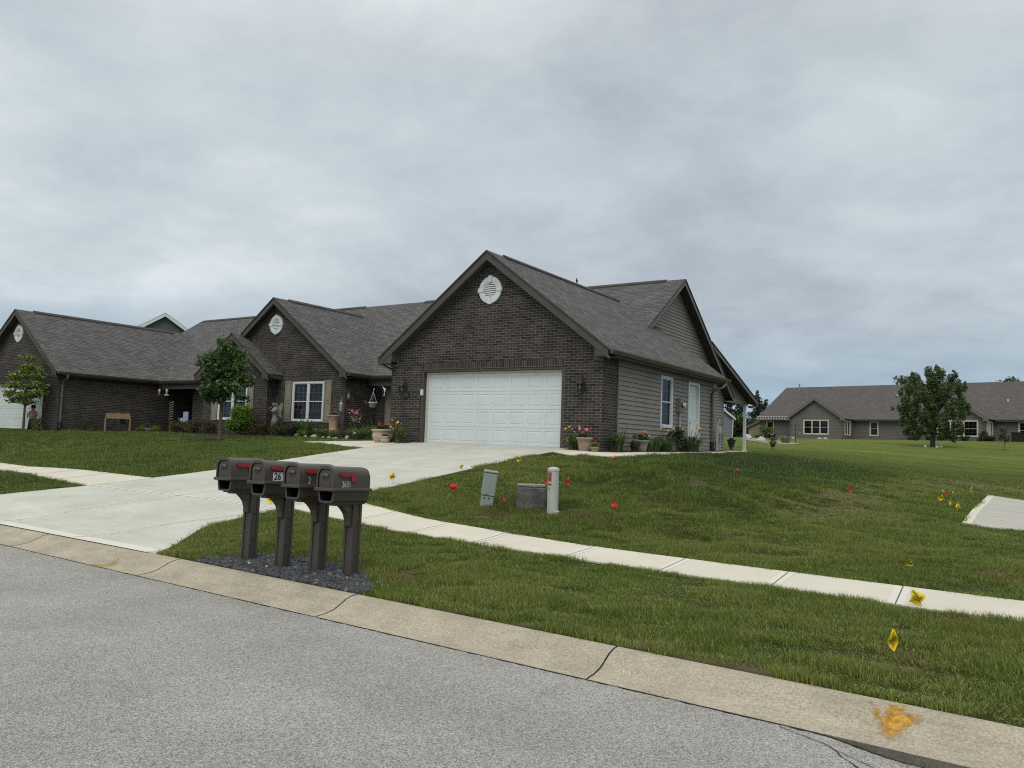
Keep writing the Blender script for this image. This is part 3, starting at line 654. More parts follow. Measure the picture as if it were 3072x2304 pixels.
TRAIL = [(-3.3, 14.6), (-3.1, 15.8), (-3.1, 19), (-3.05, 22.5), (-2.9, 27), (-2.4, 32), (-1.0, 37), (1, 40)]
def trail(x, y):
    tx = np.interp(y, [p[1] for p in TRAIL], [p[0] for p in TRAIL]); wdt = .42+.018*y
    return np.where((y > 14) & (y < 41), np.exp(-((x-tx)/wdt)**2), 0)
dirt = blob(PX, PY, DIRT); bed = ((PX < -22.5) & (PX > -37) & (PY > 21.4-.04*(PX+30)*0) & (PY < 23.3)) | ((PX > -22.6) & (PX < -17.1) & (PY > 21.2)) | ((PX > -10.35) & (PX < -9.0) & (PY > 18.4) & (PY < 30))
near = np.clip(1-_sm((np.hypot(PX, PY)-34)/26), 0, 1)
me = gr.data
co_ = np.stack([X, Y, Z], -1).reshape(-1, 3); co_[:, 2] += relief(PX, PY)*(PY < 60); me.vertices.foreach_set('co', co_.astype(np.float32).ravel()); me.update()
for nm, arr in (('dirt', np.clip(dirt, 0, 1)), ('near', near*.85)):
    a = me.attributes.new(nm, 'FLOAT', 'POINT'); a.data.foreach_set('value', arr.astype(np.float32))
# mulch beds against the house
def bedmesh(name, a, b, dz=.03, n=5, matn='mulch'):
    return tag(patch(name, (a, b), dz, n, (matn,)), kind='stuff')
bedmesh('mulch', [(-36.8, 21.6), (-34, 22.3), (-31, 21.5), (-28, 20.9), (-25, 21.3), (-22.9, 21.7), (-21, 20.9), (-18.8, 20.5), (-17.3, 19.2)], [(-36.8, 24), (-34, 24.6), (-31, 22.4), (-28, 22.4), (-25, 22.8), (-22.9, 22.85), (-21, 24.6), (-18.8, 24.6), (-17.2, 24.6)])
bedmesh('mulch', [(-10.4, 18.6), (-9.3, 18.55), (-9.05, 19.2), (-9.1, 23), (-9.15, 26), (-9.25, 28)], [(-10.4, 19.16), (-9.6, 19.16), (-9.58, 19.4), (-9.58, 23), (-9.58, 26), (-9.58, 28)])
patch('mulch', ([(-25.7+.7*cos(a), 18.8+.45*sin(a)) for a in np.linspace(pi, 0, 9)], [(-25.7+.7*cos(a), 18.8-.35*sin(a)) for a in np.linspace(pi, 0, 9)]), .03, 5, ('mulch',), 'stuff')

# ================================================================ GRASS (stuff)
def tuft(seed, n, hgt, wid, spread):
    r = np.random.default_rng(seed); V = []; F3 = []
    for i in range(n):
        a = r.uniform(0, 2*pi); q = spread*math.sqrt(r.random()); x, y = q*cos(a), q*sin(a); d = r.uniform(0, 2*pi); hh = hgt*r.uniform(.55, 1.15); lean = hh*r.uniform(.15, 1.15)
        lx, ly = cos(a+r.normal(0, .9))*lean, sin(a+r.normal(0, .9))*lean; wx, wy = cos(d)*wid/2, sin(d)*wid/2; k = len(V)
        V += [(x-wx, y-wy, -.01), (x+wx, y+wy, -.01), (x+lx*.35+wx*.8, y+ly*.35+wy*.8, hh*.55), (x+lx*.35-wx*.8, y+ly*.35-wy*.8, hh*.55), (x+lx, y+ly, hh), (x+lx*.98, y+ly*.98, hh*.97)]
        F3 += [(k, k+1, k+2, k+3), (k+3, k+2, k+4, k+5)]
    me = bpy.data.meshes.new('grass_tuft'); me.from_pydata(V, [], F3); me.materials.append(MATS['grass']); me.update()
    return bpy.data.objects.new('grass_tuft', me)
TUFTS = [tuft(i, 26, .048, .0046, .078) for i in range(6)]
def grass(name):
    P = []; 
    bands = [(0, 9, 380, 1.0), (9, 14, 260, 1.05), (14, 20, 140, 1.25), (20, 30, 55, 1.6), (30, 44, 15, 1.9)]
    rg = np.random.default_rng(5)
    x0, x1, y0, y1 = -46, 6, 5.3, 74
    for d0, d1, dens, scl in bands:
        ax0, ax1 = max(x0, -d1), min(x1, d1*.25+1); ay1 = min(y1, d1)
        n = int((ax1-ax0)*(ay1-y0)*dens); x = rg.uniform(ax0, ax1, n); y = rg.uniform(y0, ay1, n); r = np.hypot(x, y)
        az = np.arctan2(x, y)
        k = (r >= d0) & (r < d1) & (az > -1.20) & (az < .035+.05*(r < 12)) & (y > y_curb(x)+.05)
        k &= ~pave(x, y, -.005) & ~patches(x, y) & ~houses(x, y)
        x, y = x[k], y[k]
        P.append(np.c_[x, y, np.full(len(x), scl)])
    P = np.concatenate(P); x, y, s = P.T
    k = ~((x > -8.15) & (x < -5.35) & (y < np.interp(x, [-8.15, -7.7, -6.9, -6.0, -5.35], [6.0, 6.68, 6.72, 6.5, 5.95])))           # gravel bed
    bedm = ((y > np.interp(x, [-36.8, -34, -31, -28, -25, -22.9, -21, -18.8], [21.6, 22.3, 21.5, 20.9, 21.3, 21.7, 20.9, 20.5])) & (x < -17) & (x > -36.9) & (y < 25))
    k &= ~bedm & ~(np.hypot((x+25.7)/.7, (y-18.8)/.4) < 1)
    d = blob(x, y, DIRT); k &= rg.random(len(x)) > d*.93
    x, y, s = x[k], y[k], s[k]
    nh = vnoise(x, y, .45, 1)*.5 + vnoise(x, y, 1.6, 2)*.3 + vnoise(x, y, .16, 3)*.2
    tint = .06 + .5*vnoise(x, y, 5, 4)*.75 + .28*vnoise(x, y, .9, 5) + .18*vnoise(x, y, .25, 6) + rg.normal(0, .06, len(x))
    tint -= .36*np.exp(-(((x+6.3)/2.8)**2+((y-22)/10)**2))                 # bluish green mound grass, darkened to paint the bank's shade into the tint
    tint = np.where(rg.random(len(x)) < .02, .8, tint); tint = np.minimum(tint, .70)
    rs = blob(x, y, RUST); tint = np.where(rs*rg.random(len(x)) > .52, .93+.07*rg.random(len(x)), tint)
    tn_ = np.maximum(tint, np.minimum(.80, tint + .6*trail(x, y)*(.4+.6*rg.random(len(x))))); tint = tn_ + .15*blob(x, y, [(c[0], c[1], c[2]*1.6, c[3]*1.8) for c in DIRT])*rg.random(len(x))
    cl = vnoise(x, y, .33, 21); hh = (.6+.85*nh)*(.7+.65*_sm((cl-.25)/.5)); pk = _sm((.30-vnoise(x*.6, y, .26, 51))/.12)*.85; hh *= 1-pk; hh *= 1-.45*trail(x, y); mm_ = np.exp(-(((x+5.8)/2.8)**2+((y-16)/6.5)**2)); hh *= 1+.5*mm_*(vnoise(x, y, .5, 41)-.35)*2
    fr = (y < y_curb(x)+.9); hh = np.where(fr, hh*1.1, hh)
    z = H(x, y)+relief(x, y)
    me = bpy.data.meshes.new(name); me.vertices.add(len(x)); me.vertices.foreach_set('co', np.c_[x, y, z].astype(np.float32).ravel())
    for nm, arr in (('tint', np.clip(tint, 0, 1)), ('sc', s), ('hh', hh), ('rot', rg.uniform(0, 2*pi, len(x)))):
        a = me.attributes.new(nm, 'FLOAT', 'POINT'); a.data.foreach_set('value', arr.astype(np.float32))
    o = bpy.data.objects.new(name, me); COL.objects.link(o); me.materials.append(MATS['grass'])
    g = bpy.data.node_groups.new('grass_scatter', 'GeometryNodeTree')
    g.interface.new_socket('Geometry', in_out='INPUT', socket_type='NodeSocketGeometry'); g.interface.new_socket('Geometry', in_out='OUTPUT', socket_type='NodeSocketGeometry')
    gi = g.nodes.new('NodeGroupInput'); go = g.nodes.new('NodeGroupOutput'); L = g.links.new
    mp = g.nodes.new('GeometryNodeMeshToPoints'); L(gi.outputs[0], mp.inputs[0])
    ip = g.nodes.new('GeometryNodeInstanceOnPoints'); L(mp.outputs[0], ip.inputs['Points'])
    gi2 = g.nodes.new('GeometryNodeGeometryToInstance')
    for tobj in reversed(TUFTS):
        oi = g.nodes.new('GeometryNodeObjectInfo'); oi.inputs[0].default_value = tobj; L(oi.outputs['Geometry'], gi2.inputs[0])
    L(gi2.outputs[0], ip.inputs['Instance']); ip.inputs['Pick Instance'].default_value = True
    def at(nm):
        n = g.nodes.new('GeometryNodeInputNamedAttribute'); n.data_type = 'FLOAT'; n.inputs[0].default_value = nm; return n.outputs[0]
    ri = g.nodes.new('FunctionNodeRandomValue'); ri.data_type = 'INT'; ri.inputs[4].default_value = 0; ri.inputs[5].default_value = len(TUFTS)-1
    L(ri.outputs[2], ip.inputs['Instance Index'])
    cr1 = g.nodes.new('ShaderNodeCombineXYZ'); L(at('rot'), cr1.inputs[2]); L(cr1.outputs[0], ip.inputs['Rotation'])
    mu = g.nodes.new('ShaderNodeMath'); mu.operation = 'MULTIPLY'; L(at('sc'), mu.inputs[0]); L(at('hh'), mu.inputs[1])
    sq = g.nodes.new('ShaderNodeMath'); sq.operation = 'POWER'; L(mu.outputs[0], sq.inputs[0]); sq.inputs[1].default_value = 1.0
    cs = g.nodes.new('ShaderNodeCombineXYZ'); L(at('sc'), cs.inputs[0]); L(at('sc'), cs.inputs[1])
    m2 = g.nodes.new('ShaderNodeMath'); m2.operation = 'MULTIPLY'; L(at('hh'), m2.inputs[0])
    mn = g.nodes.new('ShaderNodeMath'); mn.operation = 'MINIMUM'; L(at('sc'), mn.inputs[0]); mn.inputs[1].default_value = 1.35; L(mn.outputs[0], m2.inputs[1]); L(m2.outputs[0], cs.inputs[2])
    L(cs.outputs[0], ip.inputs['Scale']); L(ip.outputs[0], go.inputs[0])
    md = o.modifiers.new('scatter', 'NODES'); md.node_group = g
    print('grass tufts', len(x))
    return tag(o, kind='stuff')
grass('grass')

# ================================================================ BUILDING HELPERS
class FR:
    """wall frame: o origin, u horizontal direction, n outward normal; coordinates (u, z, d)"""
    def __init__(s, o, u, n): s.o = Vector(o); s.u = Vector(u); s.n = Vector(n)
    def __call__(s, u, z, d=0): return s.o + s.u*u + Vector((0, 0, z)) + s.n*d
    def box(s, m, u0, u1, z0, z1, d0, d1, mi=0):
        vs = [s(u, z, d) for z in (z0, z1) for (u, d) in ((u0, d0), (u1, d0), (u1, d1), (u0, d1))]
        m.mesh(vs, [(3, 2, 1, 0), (4, 5, 6, 7), (0, 1, 5, 4), (1, 2, 6, 5), (2, 3, 7, 6), (3, 0, 4, 7)], mi)
FRONT = lambda y: FR((0, y, 0), (1, 0, 0), (0, -1, 0))       # u = x
RIGHT = lambda x: FR((x, 0, 0), (0, 1, 0), (1, 0, 0))        # u = y
def clip(P, a, b, c):
    Q = []
    for i in range(len(P)):
        p, q = P[i], P[(i+1) % len(P)]; fp = a*p[0]+b*p[1]-c; fq = a*q[0]+b*q[1]-c
        if fp <= 0: Q.append(p)
        if (fp < 0 and fq > 0) or (fp > 0 and fq < 0): t = fp/(fp-fq); Q.append((p[0]+(q[0]-p[0])*t, p[1]+(q[1]-p[1])*t))
    return Q
def wall(m, fr, P, holes=(), lap=None, mi=0, reveal=0, rmi=0, dep=.022):
    """P convex polygon in (u,z); holes (u0,u1,z0,z1); lap = course height of lap siding"""
    z0, z1 = min(p[1] for p in P), max(p[1] for p in P)
    br = {z0, z1}
    for hh in holes: br |= {min(max(hh[2], z0), z1), min(max(hh[3], z0), z1)}
    if lap:
        k = math.ceil(z0/lap)
        while k*lap < z1: br.add(k*lap); k += 1
    br = sorted(br)
    for a, b in zip(br[:-1], br[1:]):
        if b-a < 1e-5: continue
        Q = clip(clip(P, 0, -1, -a), 0, 1, b); pieces = [Q] if len(Q) > 2 else []
        for hh in holes:
            if hh[2] <= a+1e-6 and hh[3] >= b-1e-6:
                pieces = [r for q in pieces for r in (clip(q, 1, 0, hh[0]), clip(q, -1, 0, -hh[1])) if len(r) > 2]
        base = math.floor((a+1e-6)/lap)*lap if lap else 0
        for q in pieces:
            if lap:
                q = clip(q, 0, -1, -(base+.012)) if abs(a-base) < 1e-4 else q
                if len(q) < 3: continue
                pts = [fr(p[0], p[1], dep*(1-(p[1]-base)/lap)+.002) for p in q]; m.poly(pts, mi)
                if abs(a-base) < 1e-4:
                    us = [p[0] for p in q if abs(p[1]-a-.012) < 1e-5]; e_ = a+.012
                    if len(us) > 1: m.poly([fr(min(us), e_, dep), fr(max(us), e_, dep), fr(max(us), e_, -.012), fr(min(us), e_, -.012)], mi); m.poly([fr(min(us), a-.01, -.012), fr(max(us), a-.01, -.012), fr(max(us), e_, -.012), fr(min(us), e_, -.012)], mi)
            else: m.poly([fr(p[0], p[1], 0) for p in q], mi)
    if reveal:
        for (u0, u1, a, b) in holes:
            for A in (((u0, a), (u0, b)), ((u1, a), (u1, b)), ((u0, b), (u1, b)), ((u0, a), (u1, a))):
                m.poly([fr(A[0][0], A[0][1], 0), fr(A[1][0], A[1][1], 0), fr(A[1][0], A[1][1], -reveal), fr(A[0][0], A[0][1], -reveal)], rmi)
def window(parent, fr, u0, u1, z0, z1, units=1, cols=3, rows=2, trim=.07, proud=.03, inset=.05, blinds=False, mid=True, curtain=False, tm='white_trim', gridlow=False, label=None, low=True):
    m = M(); B = lambda *a: fr.box(m, *a)
    B(u0, u0+trim, z0, z1, -inset, proud); B(u1-trim, u1, z0, z1, -inset, proud); B(u0+trim, u1-trim, z1-trim, z1, -inset, proud); B(u0+trim, u1-trim, z0, z0+trim, -inset, proud+.01)
    iu0, iu1, iz0, iz1 = u0+trim, u1-trim, z0+trim, z1-trim; W = (iu1-iu0)/units
    gd = -inset+.012
    for k in range(units):
        a, b = iu0+W*k, iu0+W*(k+1)
        if k: B(a-.045, a+.045, iz0, iz1, -inset, proud-.005)
        s = .03; a2 = a+(.045 if k else 0); b2 = b-(.045 if k < units-1 else 0)
        B(a2, a2+s, iz0, iz1, gd, .005); B(b2-s, b2, iz0, iz1, gd, .005); B(a2+s, b2-s, iz0, iz0+s, gd, .005); B(a2+s, b2-s, iz1-s, iz1, gd, .005)
        zm = (iz0+iz1)/2
        if mid: B(a2+s, b2-s, zm-.018, zm+.018, gd, .012)
        g = .0065
        for (za, zb, on) in ((zm if mid else iz0, iz1, True), (iz0, zm, gridlow and mid)):
            if not on: continue
            for c in range(1, cols): uu = a2+(b2-a2)*c/cols; fr.box(m, uu-g, uu+g, za+.02, zb-.02, gd-.010, gd-.002, 1)
            for r_ in range(1, rows): zz = za+(zb-za)*r_/rows; fr.box(m, a2+s, b2-s, zz-g, zz+g, gd-.009, gd-.003, 1)
    w_ = m.build('window', [tm, 'grid_grey'], parent, parent_loc(parent), True)
    if label: w_['label'] = label
    m = M(); m.poly([fr(iu0, iz0, gd), fr(iu1, iz0, gd), fr(iu1, iz1, gd), fr(iu0, iz1, gd)]); p = m.build('pane', 'glass', w_, parent_loc(parent), True); p.parent = w_
    m = M(); dd = -inset-.45
    for q in (((iu0, iz0), (iu1, iz0), (iu1, iz1), (iu0, iz1)),): m.poly([fr(a, b, dd) for a, b in q])
    for A, Bb in (((iu0, iz0), (iu0, iz1)), ((iu1, iz0), (iu1, iz1)), ((iu0, iz0), (iu1, iz0)), ((iu0, iz1), (iu1, iz1))):
        m.poly([fr(A[0], A[1], -inset), fr(Bb[0], Bb[1], -inset), fr(Bb[0], Bb[1], dd), fr(A[0], A[1], dd)])
    if blinds:
        n = int((iz1-iz0)/.055)
        for k in range(n):
            z = iz0+.02+k*.055; m.poly([fr(iu0+.01, z, -inset-.05), fr(iu1-.01, z, -inset-.05), fr(iu1-.01, z+.024, -inset-.078), fr(iu0+.01, z+.024, -inset-.078)], 1)
        for k in range(units):
            for f in (.2, .5, .8): uu = iu0+W*(k+f); m.poly([fr(uu-.012, iz0, -inset-.045), fr(uu+.012, iz0, -inset-.045), fr(uu+.012, iz1, -inset-.045), fr(uu-.012, iz1, -inset-.045)], 1)
    if curtain:
        n = 24
        for k in range(n):
            a, b = iu0+(iu1-iu0)*k/n, iu0+(iu1-iu0)*(k+1)/n; da, db = [-inset-.1+.02*sin(q*2.4) for q in (k, k+1)]
            lo = iz0 if curtain == 'low' else iz1-(iz1-iz0)*.3; hi = (iz0+iz1)/2 if curtain == 'low' else iz1
            m.poly([fr(a, lo, da), fr(b, lo, db), fr(b, hi, db), fr(a, hi, da)], 2)
    i = m.build('blinds' if blinds else 'interior', ['dark_room', 'blind', 'curtain'], w_, parent_loc(parent), True); i.parent = w_
    return w_
def parent_loc(p): return tuple(p.location) if p is not None else (0, 0, 0)
def gbox(fr, name, matn, parent, *boxes):
    m = M()
    for b in boxes: fr.box(m, *b)
    return m.build(name, matn, parent, parent_loc(parent), True)
def slab(m, P, th=.05, mi=0, ei=1, under=None):
    """planar roof polygon with thickness downwards"""
    P = [Vector(p) for p in P]; Q = [p-Vector((0, 0, th)) for p in P]; nrm = (P[1]-P[0]).cross(P[2]-P[0])
    if nrm.z < 0: P.reverse(); Q.reverse()
    m.poly(P, mi); m.poly(list(reversed(Q)), ei)
    for i in range(len(P)): j = (i+1) % len(P); m.poly([P[j], P[i], Q[i], Q[j]], ei)
def board(m, fr, A, B_, wd, d0, d1, mi=0):
    """sloping board in a wall frame from A to B (top edge), hanging wd below"""
    (u0, z0), (u1, z1) = A, B_
    vs = [fr(u, z, d) for d in (d0, d1) for (u, z) in ((u0, z0), (u1, z1), (u1, z1-wd), (u0, z0-wd))]
    m.mesh(vs, [(0, 1, 2, 3), (7, 6, 5, 4), (0, 4, 5, 1), (1, 5, 6, 2), (2, 6, 7, 3), (3, 7, 4, 0)], mi)
def downspout(parent, pts, w=.045, black=True, name='downspout'):
    m = M(); m.tube(pts, w, 6, 0, smooth=False)
    e = Vector(pts[-1]); 
    if black: m.tube([e+Vector((0, 0, .02)), e+Vector((0, 0, -.28)), e+Vector((.05, -.08, -.33))], w*1.45, 8, 1)
    return m.build(name, ['gutter', 'rubber'], parent, parent_loc(parent), True)
def gutter(parent, a, b, out_dir, z, matn='gutter'):
    """K-style gutter running a->b (xy), out_dir = direction away from the fascia"""
    a = Vector((a[0], a[1], 0)); b = Vector((b[0], b[1], 0)); o = Vector((out_dir[0], out_dir[1], 0))
    prof = [(0, .0), (0, -.115), (.075, -.115), (.105, -.06), (.12, -.035), (.125, 0), (.118, 0), (.1, -.04), (.07, -.1), (.01, -.1), (.01, 0)]
    vs = [p+o*q[0]+Vector((0, 0, z+q[1])) for p in (a, b) for q in prof]; n = len(prof)
    m = M(); m.mesh(vs, [(i, (i+1) % n, n+(i+1) % n, n+i) for i in range(n)]); m.mesh(vs[:n], [tuple(range(n))]); m.mesh(vs[n:], [tuple(range(n-1, -1, -1))])
    return m.build('gutter', matn, parent, parent_loc(parent), True)
def lamp(parent, fr, u, z, s=1.0):
    m = M(); c = fr(u, z, .17*s); cx, cy, cz = c
    m.lathe([(0, .22*s), (.012*s, .215*s), (.014*s, .17*s), (.05*s, .14*s), (.085*s, .09*s), (.088*s, .075*s), (.07*s, .07*s)], c, 12)
    m.lathe([(.055*s, -.13*s), (.06*s, -.12*s), (.05*s, -.15*s), (.02*s, -.18*s), (0, -.2*s)], c, 12)
    for k in range(6): a = 2*pi*k/6; m.tube([(cx+.078*s*cos(a), cy+.078*s*sin(a), cz+.08*s), (cx+.055*s*cos(a), cy+.055*s*sin(a), cz-.13*s)], .006*s, 5)
    m.tube([fr(u, z+.05*s, 0), fr(u, z+.3*s, .06*s), fr(u, z+.32*s, .12*s), fr(u, z+.27*s, .17*s), fr(u, z+.2*s, .17*s)], .011*s, 6)
    fr.box(m, u-.05*s, u+.05*s, z-.08*s, z+.16*s, 0, .03)
    l = m.build('wall_lantern', 'bronze', parent, parent_loc(parent), True)
    g = M(); g.lathe([(.05*s, -.12*s), (.072*s, .07*s)], c, 12); g.lathe([(0, -.06*s), (.02*s, -.05*s), (.026*s, 0), (.01*s, .05*s), (0, .055*s)], c, 8, 1)
    q = g.build('glass_shade', ['glass', 'lens'], None, parent_loc(parent), True); q.location = (0, 0, 0); q.parent = l
    return l
def vent(parent, fr, u, z, r=.4):
    m = M(); n = 32
    def ring(r0, d0, r1, d1, mi=0):
        for k in range(n):
            a, b = 2*pi*k/n, 2*pi*(k+1)/n
            m.poly([fr(u+r0*cos(a), z+r0*sin(a), d0), fr(u+r0*cos(b), z+r0*sin(b), d0), fr(u+r1*cos(b), z+r1*sin(b), d1), fr(u+r1*cos(a), z+r1*sin(a), d1)], mi)
    ring(r*.95, 0, r*.95, .05); ring(r*.95, .05, r*.64, .055); ring(r*.64, .055, r*.62, .035); ring(r*.62, .035, r*.53, .04); ring(r*.53, .04, r*.53, .005); ring(r*.53, .008, .001, .008, 1)
    for k in range(7):
        zz = z - r*.44 + k*r*.88/6; hw = math.sqrt(max(.0001, (r*.53)**2-(zz-z)**2)); 
        m.poly([fr(u-hw, zz-.018, .034), fr(u+hw, zz-.018, .034), fr(u+hw, zz+.028, .012), fr(u-hw, zz+.028, .012)])
    for k in range(4):
        a = pi/2*k; ca, sa = cos(a), sin(a); t_ = (-sa, ca)
        for (r0, w0, r1, w1) in ((r*.55, .04, r*1.01, .062),):
            P = [(u+ca*r0+t_[0]*w0, z+sa*r0+t_[1]*w0), (u+ca*r0-t_[0]*w0, z+sa*r0-t_[1]*w0), (u+ca*r1-t_[0]*w1, z+sa*r1-t_[1]*w1), (u+ca*r1+t_[0]*w1, z+sa*r1+t_[1]*w1)]
            vs = [fr(p[0], p[1], d) for d in (0, .075) for p in P]; m.mesh(vs, [(0, 1, 2, 3), (7, 6, 5, 4), (0, 4, 5, 1), (1, 5, 6, 2), (2, 6, 7, 3), (3, 7, 4, 0)])
    return m.build('gable_vent', ['white_trim', 'dark_room'], parent, parent_loc(parent), True)
def garage_door(parent, fr, u0, u1, z0, z1, d, cols=8, rows=4, label=None):
    m = M(); W = (u1-u0)/cols; Hh = (z1-z0)/rows
    def rect(a, b, c, e, da, A, B_, C, E, db):
        P = [(a, c), (b, c), (b, e), (a, e)]; Q = [(A, C), (B_, C), (B_, E), (A, E)]
        for k in range(4): j = (k+1) % 4; m.poly([fr(*P[k], da), fr(*P[j], da), fr(*Q[j], db), fr(*Q[k], db)])
    for r_ in range(rows):
        a0 = z0+Hh*r_; a1 = a0+Hh; m.poly([fr(u0, a1-.006, d-.0), fr(u1, a1-.006, d), fr(u1, a1+.003, d-.012), fr(u0, a1+.003, d-.012)])
        for c in range(cols):
            b0 = u0+W*c; b1 = b0+W; e = (b0+.055, b1-.055, a0+.09, a1-.085)
            rect(b0, b1, a0+.003, a1-.006, d, *e, d)
            g = (e[0]+.012, e[1]-.012, e[2]+.012, e[3]-.012); rect(*e, d, *g, d-.014)
            q = (g[0]+.03, g[1]-.03, g[2]+.03, g[3]-.03); rect(*g, d-.014, *q, d-.002)
            m.poly([fr(q[0], q[2], d-.002), fr(q[1], q[2], d-.002), fr(q[1], q[3], d-.002), fr(q[0], q[3], d-.002)])
    o = m.build('garage_door', 'white_door', parent, parent_loc(parent), True)
    if label: o['label'] = label
    m = M(); fr.box(m, u0, u1, z0-.03, z0, d-.02, d+.01); q = m.build('bottom_seal', 'rubber', None, parent_loc(parent), True); q.location = (0, 0, 0); q.parent = o
    m = M(); fr.box(m, u0-.06, u0-.002, z0-.02, z1+.06, d-.03, d+.05); fr.box(m, u1+.002, u1+.06, z0-.02, z1+.06, d-.03, d+.05); fr.box(m, u0-.002, u1+.002, z1+.004, z1+.06, d-.03, d+.05)
    q = m.build('door_frame', 'cream_trim', None, parent_loc(parent), True); q.location = (0, 0, 0); q.parent = o
    return o
def shutter(parent, fr, u0, u1, z0, z1, d=.004):
    m = M(); s = .045
    fr.box(m, u0, u0+s, z0, z1, d, d+.03); fr.box(m, u1-s, u1, z0, z1, d, d+.03); zs = [z0, (z0*.52+z1*.48), z1]
    for a in (z0, zs[1]-.03, z1-.07): fr.box(m, u0+s, u1-s, a, a+.07, d, d+.029)
    for a, b in ((z0+.07, zs[1]-.03), (zs[1]+.04, z1-.07)):
        fr.box(m, u0+s, u1-s, a, b, d, d+.012); fr.box(m, u0+s+.025, u1-s-.025, a+.03, b-.03, d+.012, d+.024)
    return m.build('shutter', 'shutter', parent, parent_loc(parent), True)

# ================================================================ THE DUPLEX HOUSE
HO = (-27.0, 24.0, 1.5)
house = thing('brick_house', 'long dark brick duplex with grey shingle roof, white garage doors and round gable vents', 'house', HO)
def hb(m, name, mats, parent=house): return m.build(name, mats, parent, HO, True)
GX, GY = -13.36, 19.2
# --- brick walls
BW = M()
F1 = FRONT(19.2)
wall(BW, F1, [(-17.1, 1.2), (-9.62, 1.2), (-9.62, 4.25), (-13.36, 7.02), (-17.1, 4.25)], [(-15.89, -10.80, 1.2, 3.76)])
wall(BW, RIGHT(-9.62), [(19.2, 1.2), (20.14, 1.2), (20.14, 4.02), (19.2, 4.02)])
wall(BW, FR((-17.1, 0, 0), (0, 1, 0), (-1, 0, 0)), [(19.2, 1.2), (24.8, 1.2), (24.8, 4.05), (19.2, 4.05)])
# gable with the twin window
F2 = FRONT(22.9)
wall(BW, F2, [(-31.1, 1.2), (-22.8, 1.2), (-22.8, 4.25), (-26.97, 7.28), (-31.1, 4.25)], [(-25.83, -23.98, 2.2, 3.84)], reveal=.06)
wall(BW, RIGHT(-22.8), [(22.9, 1.2), (24.7, 1.2), (24.7, 4.02), (22.9, 4.02)])
F3 = FRONT(22.45)
wall(BW, F3, [(-31.1, 1.2), (-26.88, 1.2), (-26.88, 4.2), (-28.99, 5.78), (-31.1, 4.2)], [(-30.05, -28.13, 2.2, 3.82)], reveal=.06)
wall(BW, RIGHT(-26.88), [(22.45, 1.2), (22.9, 1.2), (22.9, 4.2), (22.45, 4.2)])
# porch recesses
F4 = FRONT(24.7)
wall(BW, F4, [(-22.8, 1.2), (-19.03, 1.2), (-19.03, 4.02), (-22.8, 4.02)], [(-21.8, -20.2, 2.2, 3.82)], reveal=.05)
wall(BW, FRONT(26.1), [(-19.03, 1.2), (-17.1, 1.2), (-17.1, 4.02), (-19.03, 4.02)])
wall(BW, F4, [(-35.07, 1.2), (-31.1, 1.2), (-31.1, 4.02), (-35.07, 4.02)], [(-34.0, -32.2, 2.2, 3.82)], reveal=.05)
wall(BW, FRONT(26.4), [(-37.0, 1.2), (-35.07, 1.2), (-35.07, 4.02), (-37.0, 4.02)])
wall(BW, FR((-35.07, 0, 0), (0, 1, 0), (-1, 0, 0)), [(24.7, 1.2), (26.4, 1.2), (26.4, 4.02), (24.7, 4.02)])
wall(BW, FR((-31.1, 0, 0), (0, 1, 0), (-1, 0, 0)), [(22.45, 1.2), (24.7, 1.2), (24.7, 4.02), (22.45, 4.02)])
# left garage
wall(BW, F1, [(-44.85, 1.2), (-37.1, 1.2), (-37.1, 4.25), (-41.0, 7.06), (-44.85, 4.25)], [(-43.45, -38.42, 1.2, 3.76)])
wall(BW, RIGHT(-37.1), [(19.2, 1.2), (26.4, 1.2), (26.4, 4.02), (19.2, 4.02)])
wall(BW, FR((-44.85, 0, 0), (0, 1, 0), (-1, 0, 0)), [(19.2, 1.2), (28, 1.2), (28, 4.02), (19.2, 4.02)])
hb(BW, 'brick_wall', 'brick')
for fr_, bs in ((F1, [(-15.89, -10.80, 3.762, 3.972, -.1, .006), (-43.45, -38.42, 3.762, 3.972, -.1, .006), (-13.62, -13.10, 6.62, 6.78, -.02, .006)]), (F2, [(-25.86, -23.95, 3.842, 4.052, -.05, .006), (-25.86, -23.95, 2.09, 2.19, -.05, .012)]),
                (F3, [(-30.08, -28.10, 3.822, 4.032, -.05, .006)]), (RIGHT(-9.62), [(19.42, 20.1, 3.75, 3.96, -.02, .006)]), (RIGHT(-22.8), [(23.1, 24.69, 3.76, 3.97, -.02, .006)]), (RIGHT(-37.1), [(19.9, 26.3, 3.7, 3.9, -.02, .006)]), (F4, [(-22.79, -19.03, 3.83, 4.0, -.02, .006)])):
    for b_ in bs: gbox(fr_, 'soldier_course', 'brick_soldier', house, b_)
# --- siding
SD = M(); LAP = .132
R1 = RIGHT(-9.62)
wall(SD, R1, [(20.14, 1.62), (28.04, 1.62), (28.04, 4.02), (20.14, 4.02)], [(23.17, 24.14, 2.23, 3.85), (25.52, 26.59, 1.50, 3.84)], lap=LAP)
R2 = RIGHT(-12.0)
wall(SD, R2, [(24.2, 1.6), (36.4, 1.6), (36.4, 4.1), (30.3, 8.2), (24.2, 4.1)], [], lap=LAP)
wall(SD, RIGHT(-12.03), [(34.2, 3.98), (40.25, 3.98), (40.25, 4.12), (34.2, 5.96)], [], lap=LAP)
hb(SD, 'siding_wall', 'siding')
m = M(); wall(m, FR((0, 28.04, 0), (1, 0, 0), (0, 1, 0)), [(-12, 1.3), (-9.62, 1.3), (-9.62, 4.3), (-12, 6)])
wall(m, FR((0, 36.4, 0), (1, 0, 0), (0, 1, 0)), [(-42.3, 1.3), (-12, 1.3), (-12, 4.1), (-42.3, 4.1)])
